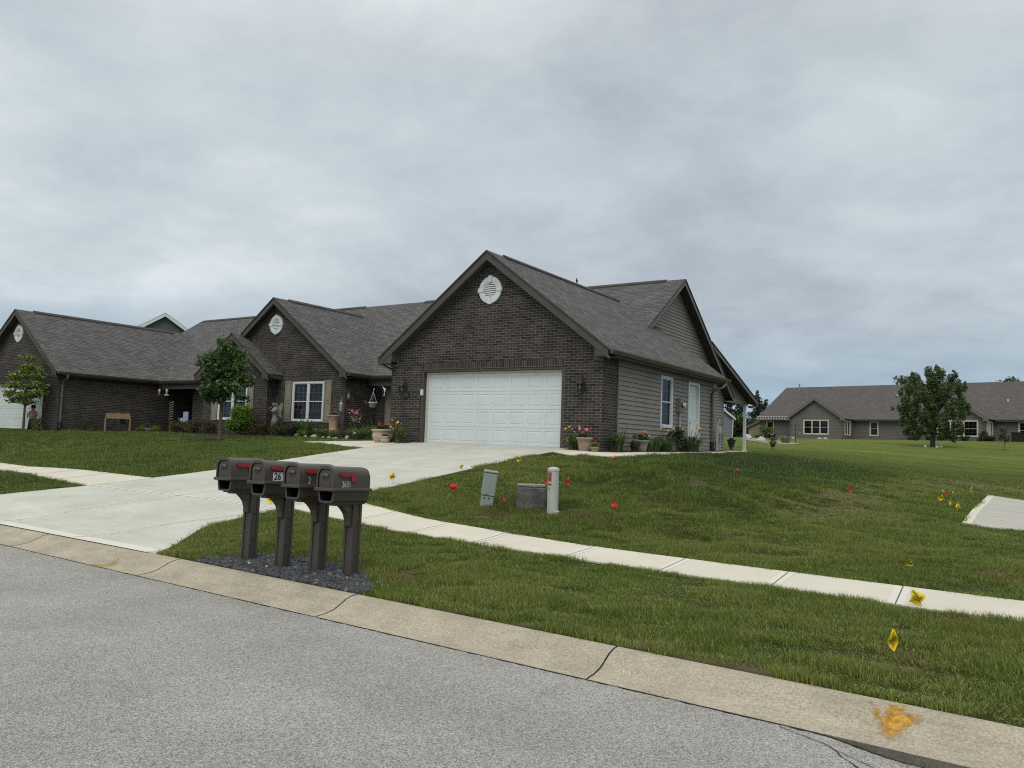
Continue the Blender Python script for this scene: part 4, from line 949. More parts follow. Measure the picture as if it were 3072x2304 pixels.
wall(m, FR((-42.3, 0, 0), (0, 1, 0), (-1, 0, 0)), [(28, 1.3), (36.4, 1.3), (36.4, 4.1), (30.3, 8.2), (28, 6.6)]); hb(m, 'rear_wall', 'siding')
gbox(R1, 'foundation', 'foundation', house, (20.14, 25.44, 1.0, 1.618, -.1, .004)); gbox(R1, 'foundation', 'foundation', house, (26.67, 28.04, 1.0, 1.618, -.1, .004)); gbox(R2, 'foundation', 'foundation', house, (28.05, 36.4, 1.0, 1.598, -.1, .004))
gbox(R1, 'corner_trim', 'siding', house, (27.96, 28.05, 1.55, 3.97, .0, .03)); gbox(R2, 'corner_trim', 'siding', house, (36.33, 36.42, 1.55, 3.9, 0, .035)); gbox(R1, 'corner_trim', 'siding', house, (20.14, 20.18, 1.55, 3.86, .0, .022)); gbox(R1, 'frieze_board', 'siding', house, (20.14, 28.04, 3.86, 3.99, 0, .034))
# --- openings of the right unit
for q in ((-15.885, -15.80, 1.3, 3.755, -.26, -.01), (-10.885, -10.805, 1.3, 3.755, -.26, -.01), (-15.80, -10.885, 3.70, 3.755, -.26, -.01), (-43.445, -43.36, 1.3, 3.755, -.26, -.01), (-38.51, -38.425, 1.3, 3.755, -.26, -.01), (-43.36, -38.51, 3.70, 3.755, -.26, -.01)): gbox(F1, 'door_jamb', 'jamb_brown', house, q)
garage_door(house, F1, -15.73, -10.95, 1.51, 3.63, -.2, label='white panelled garage door of the near unit')
garage_door(house, F1, -43.29, -38.57, 1.51, 3.63, -.2, label='white panelled garage door at the far left')
gbox(F1, 'door_sensor_box', 'white_trim', house, (-15.86, -15.79, 2.98, 3.16, -.01, .05))
window(house, R1, 23.17, 24.14, 2.23, 3.85, 1, 3, 2, .075, .032, .05, gridlow=True, curtain='low')
# side door with two-over-four panels
m = M(); u0, u1, z0, z1 = 25.52, 26.59, 1.50, 3.84
R1.box(m, u0, u0+.08, z0, z1, -.12, .035); R1.box(m, u1-.10, u1, z0, z1, -.12, .035); R1.box(m, u0+.08, u1-.10, z1-.09, z1, -.12, .035); df = hb(m, 'door_frame', 'white_trim')
m = M(); a, b = u0+.08, u1-.10; R1.box(m, a, b, z0+.03, z1-.09, -.09, -.05)
wd = b-a
for (f0, f1) in ((.12, .45), (.55, .88)):
    for (g0, g1) in ((.07, .38), (.45, .78), (.83, .95)):
        zz0 = z0+.03+(z1-z0-.12)*g0; zz1 = z0+.03+(z1-z0-.12)*g1; R1.box(m, a+wd*f0, a+wd*f1, zz0, zz1, -.052, -.046); R1.box(m, a+wd*f0+.03, a+wd*f1-.03, zz0+.03, zz1-.03, -.046, -.038)
dr = hb(m, 'side_door', 'white_door'); m = M(); m.tube([R1(a+.07, 2.45, -.05), R1(a+.07, 2.45, .01)], .022, 8); m.lathe([(0, -.03), (.03, -.015), (.03, .015), (0, .03)], R1(a+.07, 2.45, .02), 10)
q = m.build('handle', 'bronze', None, HO, True); q.location = (0, 0, 0); q.parent = dr
lamp(house, F1, -16.5, 3.17, 1.15); lamp(house, F1, -10.2, 3.16, 1.15)
m = M(); F1.box(m, -16.66, -16.33, 2.90, 3.09, 0, .02); pl = hb(m, 'number_plaque', 'black_metal')
FM = lambda fr, u, z, d: Matrix(((fr.u.x, 0, fr.n.x, fr(u, z, d).x), (fr.u.y, 0, fr.n.y, fr(u, z, d).y), (0, 1, fr.n.z, fr(u, z, d).z), (0, 0, 0, 1)))
q = text_mesh('number', '2631', .13, 'meter_grey', None, Matrix.Translation(-Vector(HO)) @ FM(F1, -16.495, 2.995, .022), .001); q.parent = pl
vent(house, F1, -13.37, 6.09, .42); vent(house, F2, -27.03, 6.31, .42); vent(house, F1, -41.12, 6.1, .42)
window(house, F2, -25.83, -23.98, 2.2, 3.84, 2, 3, 2, .07, .02, .05, blinds=True, gridlow=True)
window(house, F3, -30.05, -28.13, 2.2, 3.82, 2, 3, 2, .07, .02, .05, blinds=True, gridlow=True)
window(house, F4, -21.8, -20.2, 2.2, 3.82, 2, 3, 2, .07, .02, .05, blinds=True); window(house, F4, -34.0, -32.2, 2.2, 3.82, 2, 3, 2, .07, .02, .05, blinds=True)
for fr, a, b, z0, z1 in ((F2, -26.27, -25.88, 2.17, 3.88), (F2, -23.95, -23.56, 2.17, 3.88), (F3, -30.48, -30.09, 2.17, 3.86), (F3, -28.10, -27.72, 2.17, 3.86), (F4, -22.27, -21.84, 2.17, 3.86), (F4, -20.16, -19.76, 2.17, 3.86)):
    shutter(house, fr, a, b, z0, z1)
gbox(RIGHT(-37.1), 'wall_vent', 'bronze', house, (22.2, 22.42, 1.95, 2.15, 0, .04))
# --- roofs
RF = M()
sr = .752; zr = 7.22; hw = 4.06; ez = zr-sr*hw
def G(x): return zr-sr*abs(x-(-13.34))
slab(RF, [(-13.34, 18.87, zr), (-9.28, 18.87, ez), (-9.28, 28.62, ez), (-12.0, 28.62, G(-12)), (-12.0, 27.3, G(-12)), (-13.34, 28.6, zr)])
slab(RF, [(-13.34, 18.87, zr), (-13.34, 28.6, zr), (-17.4, 24.03, ez), (-17.4, 18.87, ez)])
ms = .675
def MZ(y): return 8.40-ms*abs(y-30.3)
slab(RF, [(-42.6, 30.3, 8.4), (-11.6, 30.3, 8.4), (-11.6, 26.4, MZ(26.4)), (-13.34, 26.4, MZ(26.4)), (-13.34, 23.98, MZ(23.98)), (-40.0, 23.98, MZ(23.98)), (-40.0, 25.5, MZ(25.5)), (-42.6, 25.5, MZ(25.5))])
slab(RF, [(-42.6, 30.3, 8.4), (-11.6, 30.3, 8.4), (-11.6, 36.7, MZ(36.7)), (-42.6, 36.7, MZ(36.7))])
slab(RF, [(-17, 33.4, MZ(33.4)+.01), (-11.6, 33.4, MZ(33.4)+.01), (-11.6, 40.6, 4.10), (-17, 40.6, 4.10)])
sa = .733; za = 7.45
def A_(x): return za-sa*abs(x+26.97)
slab(RF, [(-26.97, 22.6, za), (-22.47, 22.6, A_(-22.47)), (-22.47, 24.0, A_(-22.47)), (-26.97, 28.92, za)])
slab(RF, [(-26.97, 22.6, za), (-26.97, 28.92, za), (-31.47, 24.0, A_(-31.47)), (-31.47, 22.15, A_(-31.47)), (-29.0, 22.15, A_(-29)), (-29.0, 22.6, A_(-29))])
slab(RF, [(-29.0, 22.15, A_(-29)), (-26.5, 22.15, A_(-29)-sa*2.5), (-26.5, 22.895, A_(-29)-sa*2.5), (-29.0, 22.895, A_(-29))])
zl = 7.25; xl = -41.0
def L_(x): return zl-.737*abs(x-xl)
slab(RF, [(xl, 18.87, zl), (-36.8, 18.87, L_(-36.8)), (-36.8, 24.02, L_(-36.8)), (xl, 28.65, zl)])
slab(RF, [(xl, 18.87, zl), (xl, 28.65, zl), (-45.2, 28.65, L_(-45.2)), (-45.2, 18.87, L_(-45.2))])
hb(RF, 'roof', ['shingle', 'ridge_cap'])
m = M()    # ridge vents
def cap(a, b, w=.16, t_=.045):
    a = Vector(a); b = Vector(b); d = (b-a).normalized(); s_ = d.cross(Vector((0, 0, 1))).normalized()*w
    sl_ = -w*.68
    vs = [p+q for p in (a, b) for q in (-s_+Vector((0, 0, sl_)), Vector((0, 0, 0)), s_+Vector((0, 0, sl_)))]; up = Vector((0, 0, t_)); vs2 = [v+up for v in vs]
    m.mesh(vs+vs2, [(6, 7, 10, 9), (7, 8, 11, 10), (0, 3, 4, 1), (1, 4, 5, 2), (0, 6, 9, 3), (2, 5, 11, 8), (0, 1, 7, 6), (1, 2, 8, 7), (3, 9, 10, 4), (4, 10, 11, 5)])
cap((-13.34, 19.75, zr+.005), (-13.34, 27.6, zr+.005)); cap((-42.4, 30.3, 8.405), (-29, 30.3, 8.405)); cap((-25, 30.3, 8.405), (-12.4, 30.3, 8.405)); cap((-26.97, 23.4, za+.005), (-26.97, 27.9, za+.005)); cap((xl, 19.7, zl+.005), (xl, 27.3, zl+.005))
hb(m, 'ridge_vent', 'ridge_cap')
# rakes: fascia, soffit and boxed returns
FA = M(); SO = M()
def rake(fr, y, apex, eaveL, eaveR, depth, wd=.24, mi=0, retL=None, retR=None, step=.0):
    """apex=(u,z); eave tips (u,z); fr at the fascia plane, depth back to the wall"""
    for e in (eaveL, eaveR):
        if e is None: continue
        board(FA, fr, (apex[0], apex[1]-.045), (e[0], e[1]-.045), wd, -.03, 0, mi)
        # drip edge of the shingles, dark line above the fascia
        board(FA, fr, (apex[0], apex[1]+.004), (e[0], e[1]+.004), .05, 0, .03, 1)
        P = [fr(apex[0], apex[1]-.045-wd*.75, -.03), fr(e[0], e[1]-.045-wd*.75, -.03), fr(e[0], e[1]-.045-wd*.75, -depth), fr(apex[0], apex[1]-.045-wd*.75, -depth)]
        SO.poly(P)
rake(FRONT(18.87), 18.87, (-13.34, zr), (-17.4, ez), (-9.28, ez), .33)
rake(FRONT(22.6), 22.6, (-26.97, za), (-29.0, A_(-29)), (-22.47, A_(-22.47)), .3)
rake(FRONT(22.15), 22.15, (-29.0, A_(-29)), (-31.47, A_(-31.47)), (-26.5, A_(-29)-sa*2.5), .3)
rake(FRONT(18.87), 18.87, (xl, zl), (-45.2, L_(-45.2)), (-36.8, L_(-36.8)), .33)
rake(RIGHT(-11.6), 0, (30.3, 8.4), (26.55, MZ(26.55)), (36.7, MZ(36.7)), .4, .2, 2)
rake(RIGHT(-11.58), 0, (33.5, MZ(33.5)+.03), None, (40.6, 4.10), .4, .17, 2)
rake(FR((-42.6, 0, 0), (0, 1, 0), (-1, 0, 0)), 0, (30.3, 8.4), (28, MZ(28)), (36.7, MZ(36.7)), .3)
def ret(fr, tip, inner, ztop, zbot, depth, mi=0):
    """boxed eave return: triangle front plus bottom"""
    (u0, z0) = tip; fr.box(FA, min(u0, inner), max(u0, inner), zbot, zbot+.05, -depth, -.004, mi)
    P = [(u0, z0-.05), (u0, zbot+.02), (inner, zbot+.02), (inner, ztop)]
    FA.poly([fr(u, z, -.012) for u, z in P], mi)
    FA.poly([fr(inner, zbot, -.012), fr(inner, ztop, -.012), fr(inner, ztop, -depth), fr(inner, zbot, -depth)], mi)
ret(FRONT(18.87), (-17.4, ez), -16.87, 4.42, 3.97, .33); ret(FRONT(18.87), (-9.28, ez), -9.72, 4.32, 3.97, .33)
F1.box(FA, -17.13, -16.80, 3.88, 4.3, 0, .05); F1.box(FA, -9.90, -9.60, 3.90, 4.3, 0, .05)
ret(FRONT(22.6), (-22.47, A_(-22.47)), -22.9, 4.35, 3.97, .3); ret(FRONT(22.15), (-26.5, A_(-29)-sa*2.5), -26.95, 4.3, 3.93, .3); ret(FRONT(22.15), (-31.47, A_(-31.47)), -31.0, 4.3, 3.93, .3)
ret(FRONT(18.87), (-36.8, L_(-36.8)), -37.25, 4.35, 3.97, .33)
# eave fascia boards and horizontal soffits
def eave(fr, u0, u1, z, depth, mi=0, wd=.16):
    fr.box(FA, u0, u1, z-wd-.03, z-.03, -.03, 0, mi); SO.poly([fr(u0, z-wd-.02, -.03), fr(u1, z-wd-.02, -.03), fr(u1, z-wd-.02, -depth), fr(u0, z-wd-.02, -depth)])
eave(RIGHT(-9.28), 18.87, 28.62, ez, .36); eave(FR((-17.4, 0, 0), (0, 1, 0), (-1, 0, 0)), 18.87, 24.0, ez, .32)
eave(RIGHT(-22.47), 22.6, 24.0, 4.15, .34); eave(FRONT(23.98), -22.47, -17.4, 4.15, 2.4); eave(FRONT(23.98), -36.8, -31.47, 4.15, 2.5)
eave(RIGHT(-36.8), 18.87, 24.0, L_(-36.8), .32); eave(RIGHT(-26.5), 22.15, 22.9, A_(-29)-sa*2.5, .4); eave(FR((0, 36.7, 0), (1, 0, 0), (0, 1, 0)), -42.6, -11.6, MZ(36.7), .3)
board(FA, RIGHT(-9.26), (28.66, ez-.05), (28.60, ez-.05), .1, -2.6, 0)
# garage rear rake (seen against the gable wall), porch beam and header beams
board(FA, FR((0, 28.62, 0), (1, 0, 0), (0, 1, 0)), (-12.0, G(-12)-.03), (-9.28, ez-.03), .2, -.02, .01)
hb(FA, 'fascia', ['trim_brown', 'ridge_cap', 'fascia_grey']); hb(SO, 'soffit', 'soffit_brown')
gbox(RIGHT(-12.0), 'porch_beam', 'fascia_grey', house, (36.42, 40.2, 3.86, 3.985, -.12, .03)); gbox(FRONT(24.1), 'porch_header', 'trim_brown', house, (-22.75, -17.15, 3.72, 3.96, -.12, 0)); gbox(FRONT(24.1), 'porch_header', 'trim_brown', house, (-37.05, -31.15, 3.72, 3.96, -.12, 0))
m = M()   # step flashing where the small gable meets the wall
zz = A_(-29)-.02; x = -28.9
while x < -26.6:
    zt = A_(-29)-sa*(x+29.0); m.mesh([(x-.02, 22.893, zt-.05), (x+.30, 22.893, zt-.05-.22), (x+.30, 22.893, zt+.12), (x-.02, 22.893, zt+.12), (x-.02, 22.885, zt-.05), (x+.30, 22.885, zt-.27), (x+.30, 22.885, zt+.12), (x-.02, 22.885, zt+.12)], [(4, 5, 6, 7), (5, 1, 2, 6), (7, 6, 2, 3), (0, 4, 7, 3)]); x += .30
hb(m, 'step_flashing', 'trim_brown')
# gutters and downspouts
gutter(house, (-9.28, 18.9), (-9.28, 28.7), (1, 0), ez-.02); gutter(house, (-17.4, 18.9), (-17.4, 23.9), (-1, 0), ez-.02)
gutter(house, (-22.47, 22.63), (-22.47, 23.9), (1, 0), 4.13); gutter(house, (-22.42, 23.98), (-17.5, 23.98), (0, -1), 4.13)
gutter(house, (-36.8, 18.9), (-36.8, 23.92), (1, 0), L_(-36.8)-.02); gutter(house, (-36.72, 23.98), (-31.6, 23.98), (0, -1), 4.13); gutter(house, (-17, 40.6), (-11.6, 40.6), (0, 1), 4.08)
downspout(house, [(-9.2, 28.2, ez-.13), (-9.2, 28.2, ez-.22), (-9.27, 28.0, ez-.35), (-9.5, 27.84, ez-.45), (-9.55, 27.8, ez-.6), (-9.55, 27.8, 1.85)], .05)
downspout(house, [(-36.72, 19.35, L_(-36.8)-.13), (-36.72, 19.35, 3.9), (-36.98, 19.3, 3.72), (-37.02, 19.3, 3.6), (-37.02, 19.3, 1.86)], .06)
downspout(house, [(-17.46, 19.2, ez-.13), (-17.46, 19.2, 3.95), (-17.2, 19.4, 3.8), (-17.16, 19.4, 3.6), (-17.16, 19.4, 1.9)], .045)
m = M(); m.tube([(-11.9, 40.72, 4.02), (-11.8, 40.66, 3.86), (-11.9, 40.5, 3.8), (-11.98, 40.35, 3.82)], .06, 8); hb(m, 'gutter_elbow', 'gutter')
m = M(); m.box(-12.06, -11.93, 39.66, 39.79, 1.6, 3.86); m.box(-12.1, -11.89, 39.62, 39.83, 1.53, 1.62); m.box(-12.09, -11.9, 39.63, 39.82, 3.78, 3.86); hb(m, 'porch_post', 'white_trim')
# electric meter, conduit, gas meter
m = M(); R1.box(m, 24.50, 24.80, 2.76, 3.22, .02, .14); R1.box(m, 24.515, 24.785, 2.775, 3.205, .14, .15); mt = hb(m, 'electric_meter', 'meter_grey')
m = M(); m.tube([R1(24.65, 3.0, .15), R1(24.65, 3.0, .19)], .085, 16, 1); m.tube([R1(24.65, 3.0, .19), R1(24.65, 3.0, .25), R1(24.65, 3.0, .265)], [.07, .07, .05], 16, 0)
q = m.build('meter_dial', ['lens', 'bronze'], None, HO, True); q.location = (0, 0, 0); q.parent = mt
m = M(); m.tube([R1(24.64, 2.78, .08), R1(24.64, 1.4, .08)], .035, 10); q = m.build('conduit', 'pipe_grey', None, HO, True); q.location = (0, 0, 0); q.parent = mt
m = M(); gy = 28.25
m.tube([(-9.5, gy, 1.4), (-9.5, gy, 2.55), (-9.5, gy+.12, 2.6), (-9.5, gy+.3, 2.6)], .025, 8); m.tube([(-9.5, gy-.12, 1.5), (-9.5, gy-.12, 2.75)], .018, 8)
m.lathe([(0, -.06), (.07, -.05), (.08, 0), (.07, .05), (0, .06)], (-9.5, gy+.1, 2.2), 12); m.box(-9.58, -9.42, gy+.0, gy+.28, 2.2, 2.42, bev=.02); m.tube([(-9.5, gy+.25, 1.5), (-9.5, gy+.25, 2.3)], .022, 8); m.tube([(-9.5, gy+.1, 2.6), (-9.5, gy+.1, 2.72)], .05, 10)
hb(m, 'gas_meter', 'pipe_grey')

# ================================================================ PLANT BUILDERS
def leafcloud(name, clumps, n, size, mats, parent, seed=1, elong=1.7, shell=.45, up=.3, droop=0.):
    """clumps: (x,y,z,rx,ry,rz); small rhombic leaves, denser towards each clump's skin"""
    r = np.random.default_rng(seed); C_ = np.array(clumps, float); wt = C_[:, 3]*C_[:, 4]*C_[:, 5]; wt = wt**.7; wt /= wt.sum()
    k = r.choice(len(C_), n, p=wt); d = r.normal(size=(n, 3)); d /= np.linalg.norm(d, axis=1)[:, None]; q = r.random(n)**shell
    P = C_[k, :3]+d*q[:, None]*C_[k, 3:]
    nrm = d*.6+r.normal(size=(n, 3))*.6+np.array([0, 0, up]); nrm /= np.linalg.norm(nrm, axis=1)[:, None]
    a = np.cross(nrm, r.normal(size=(n, 3))); a[:, 2] -= droop; a -= nrm*(a*nrm).sum(1)[:, None]; a /= np.linalg.norm(a, axis=1)[:, None]; b = np.cross(nrm, a)
    s = (size*r.uniform(.6, 1.35, n))[:, None]
    V = np.stack([P-a*s*elong/2, P+b*s*.5+nrm*s*.1, P+a*s*elong/2-nrm*s*.15, P-b*s*.5+nrm*s*.1], 1).reshape(-1, 3)
    F = np.arange(n*4).reshape(n, 4); mi = (r.random(n) < .3).astype(int) if len(mats) > 1 else None
    return fastmesh(name, V, F, mats, mi, parent)
def limb(m, a, b, r0, r1, seg=5, wob=.06, rnd=random):
    a = Vector(a); b = Vector(b); L = (b-a).length
    pts = [a+(b-a)*(i/seg)+Vector((rnd.uniform(-1, 1), rnd.uniform(-1, 1), 0))*wob*L*(1 if 0 < i < seg else 0)*.5 for i in range(seg+1)]
    m.tube(pts, [r0+(r1-r0)*i/seg for i in range(seg+1)], 7); return pts
def ell_clumps(c, r3, n, cr, seed, lo=.35, flat=.8, bottom=-1):
    rr = random.Random(seed); L = []
    while len(L) < n:
        v = Vector((rr.gauss(0, 1), rr.gauss(0, 1), rr.gauss(0, 1))).normalized()*(lo+(1-lo)*rr.random()**.6)
        if v.z < bottom: continue
        s = cr*rr.uniform(.6, 1.3); L.append((c[0]+v.x*(r3[0]-s*.5), c[1]+v.y*(r3[1]-s*.5), c[2]+v.z*(r3[2]-s*.4), s, s, s*flat))
    return L
def tree(name, label, loc, trunk_h, tr, clumps, nleaf, leaf, mats, cat='tree', group=None, seed=1, bark='bark', lean=(0, 0), cap=60, **kw):
    t = thing(name, label, cat, loc, 0, group); rr = random.Random(seed); m = M()
    top = Vector((lean[0], lean[1], trunk_h)); zmax = max(c[2] for c in clumps)
    m.tube([(0, 0, -.15), (0, 0, 0), (lean[0]*.3, lean[1]*.3, trunk_h*.4), top, (top.x*1.1, top.y*1.1, trunk_h+(zmax-trunk_h)*.5), (top.x, top.y, zmax*.96)], [tr*1.5, tr*1.15, tr, tr*.85, tr*.45, tr*.12], 9)
    for c in clumps[:cap]:
        f = rr.uniform(0, .6); s = Vector((top.x, top.y, trunk_h*.92+(zmax-trunk_h)*f*.75)); e = Vector(c[:3])
        if e.z < s.z: s.z = max(trunk_h*.8, e.z-.3*abs(e.x))
        limb(m, s, e, tr*.32*(1-f*.6), tr*.05, 4, .12, rr)
    m.build('trunk', bark, t); leafcloud('crown', clumps, nleaf, leaf, mats, t, seed, **kw); return t
def shrub(label, loc, r3, n, leaf, mats, seed=1, cat='shrub', group=None, nc=12, **kw):
    t = thing('garden_plant' if cat == 'plant' else 'shrub', label, cat, loc, 0, group); rr = random.Random(seed); cr = min(r3)*.55
    cl = [(c[0], c[1], max(c[2], c[5]*.5), c[3], c[4], c[5]) for c in ell_clumps((0, 0, r3[2]*.5), (r3[0], r3[1], r3[2]*.56), nc, cr, seed, .3)]
    leafcloud('foliage', cl, n, leaf, mats, t, seed, **kw); m = M()
    for c in cl[:10]: limb(m, (c[0]*.15, c[1]*.15, -.05), c[:3], .015, .005, 3, .1, rr)
    m.build('stem', 'bark', t); return t
def blades(name, n, hgt, rad, wid, mats, parent, seed=1, spread=.06, arch=.8, off=(0, 0, 0)):
    r = random.Random(seed); m = M()
    for i in range(n):
        a = r.uniform(0, 2*pi); q = spread*math.sqrt(r.random()); x, y = off[0]+q*cos(a), off[1]+q*sin(a); a += r.gauss(0, .4); L = r.uniform(.35, 1)*rad; hh = hgt*r.uniform(.6, 1.05); ww = wid*r.uniform(.7, 1.2); sx, sy = -sin(a)*ww/2, cos(a)*ww/2; P = []
        for k in range(5):
            f = k/4; zz = hh*(math.sin(f*pi*.5*(1+arch*.55))) if f > 0 else 0; rr_ = L*f**1.3
            wf = (1-f)**.6*.9+.1; px, py = x+cos(a)*rr_, y+sin(a)*rr_; P.append(((px-sx*wf, py-sy*wf, off[2]+zz), (px+sx*wf, py+sy*wf, off[2]+zz)))
        mi = 1 if r.random() < .3 and len(mats) > 1 else 0
        for u, v in zip(P[:-1], P[1:]): m.poly([u[0], u[1], v[1], v[0]], mi)
    return m.build(name, mats, parent)
def flowers(name, pts, s, mats, parent, seed=1, petals=5):
    s *= .8
    r = random.Random(seed); m = M()
    for p in pts:
        c = Vector(p); nrm = Vector((r.gauss(0, .5), r.gauss(-.4, .5), .6)).normalized(); a = nrm.orthogonal().normalized(); b = nrm.cross(a); mi = r.randrange(len(mats)); ss = s*r.uniform(.7, 1.25)
        for k in range(petals):
            th = 2*pi*k/petals; d = a*cos(th)+b*sin(th); e = a*cos(th+pi/2)+b*sin(th+pi/2)
            m.poly([c, c+d*ss*.55+e*ss*.35+nrm*ss*.2, c+d*ss+nrm*ss*.25, c+d*ss*.55-e*ss*.35+nrm*ss*.2], mi)
    return m.build(name, mats, parent)
def lily(label, loc, hgt, rad, n, seed, group=None, mats=('blade_lily', 'blade_light'), fl=None, fm=('petal_yellow',), wid=.022, stalks=0, name='daylily', cat='plant', spread=.1):
    t = thing(name, label, cat, loc, 0, group); blades('leaf_clump', n, hgt, rad, wid, mats, t, seed, spread)
    rr = random.Random(seed)
    if fl or stalks:
        m = M(); pts = list(fl or [])
        for i in range(stalks): a = rr.uniform(0, 2*pi); pts.append((rad*.6*cos(a), rad*.6*sin(a), hgt*rr.uniform(1.1, 1.6)))
        for p in pts: m.tube([(p[0]*.2, p[1]*.2, 0), (p[0]*.6, p[1]*.6, p[2]*.6), p], .006, 4)
        m.build('stem', mats[0], t)
        flowers('blossom', pts, .045, fm, t, seed, 6) if fl else None
    return t
def pot(label, loc, prof, potmat, fol, fl, seed, name='flower_pot', rim_mat=None, flute=0, nf=0, fm=('petal_pink', 'petal_light'), fs=.035, leafmats=('leaf_maple', 'leaf_bright'), sp=.8, group=None, nleaf=260, lsz=.045):
    """fol = foliage height over the rim, fl = number of blossoms"""
    t = thing(name, label, 'flower pot', loc, 0, group); m = M(); R0 = prof[-1][0]; Z0 = prof[-1][1]
    m.lathe([(0, 0)]+list(prof)+[(R0*.88, Z0), (R0*.84, Z0-.05)], (0, 0, 0), 28, 0, flute, nf); m.lathe([(R0*.86, Z0-.04), (0, Z0-.035)], (0, 0, 0), 20, 1); m.build('pot', [potmat, 'soil'], t)
    rr = random.Random(seed)
    if nleaf: leafcloud('foliage', [(rr.uniform(-1, 1)*R0*.5*sp, rr.uniform(-1, 1)*R0*.5*sp, Z0+fol*.35, R0*.55, R0*.55, fol*.5) for _ in range(5)], nleaf, lsz, leafmats, t, seed)
    if fl: flowers('blossom', [(rr.gauss(0, 1)*R0*.5*sp, rr.gauss(0, 1)*R0*.5*sp, Z0+fol*rr.uniform(.5, 1.15)) for _ in range(fl)], fs, fm, t, seed)
    return t
def rock(label, loc, s3, matn, seed, group=None, name='garden_rock'):
    rr = random.Random(seed); m = M(); n = 9; vs = []; 
    for i, (zf, rf) in enumerate(((-.1, .95), (.3, 1), (.75, .75), (1, .35))):
        for k in range(n):
            a = 2*pi*k/n; q = rf*rr.uniform(.8, 1.15); vs.append((s3[0]*q*cos(a), s3[1]*q*sin(a), s3[2]*zf*rr.uniform(.9, 1.1)))
    fs = [(i*n+k, i*n+(k+1) % n, (i+1)*n+(k+1) % n, (i+1)*n+k) for i in range(3) for k in range(n)]+[tuple(range(3*n, 4*n))]
    m.mesh(vs, fs); o = m.build(name, matn, None, loc); o.rotation_euler = (0, 0, rr.uniform(0, 6)); return tag(o, label, 'rock', group)
def on(x, y, dz=0): return (x, y, h(x, y)+dz)

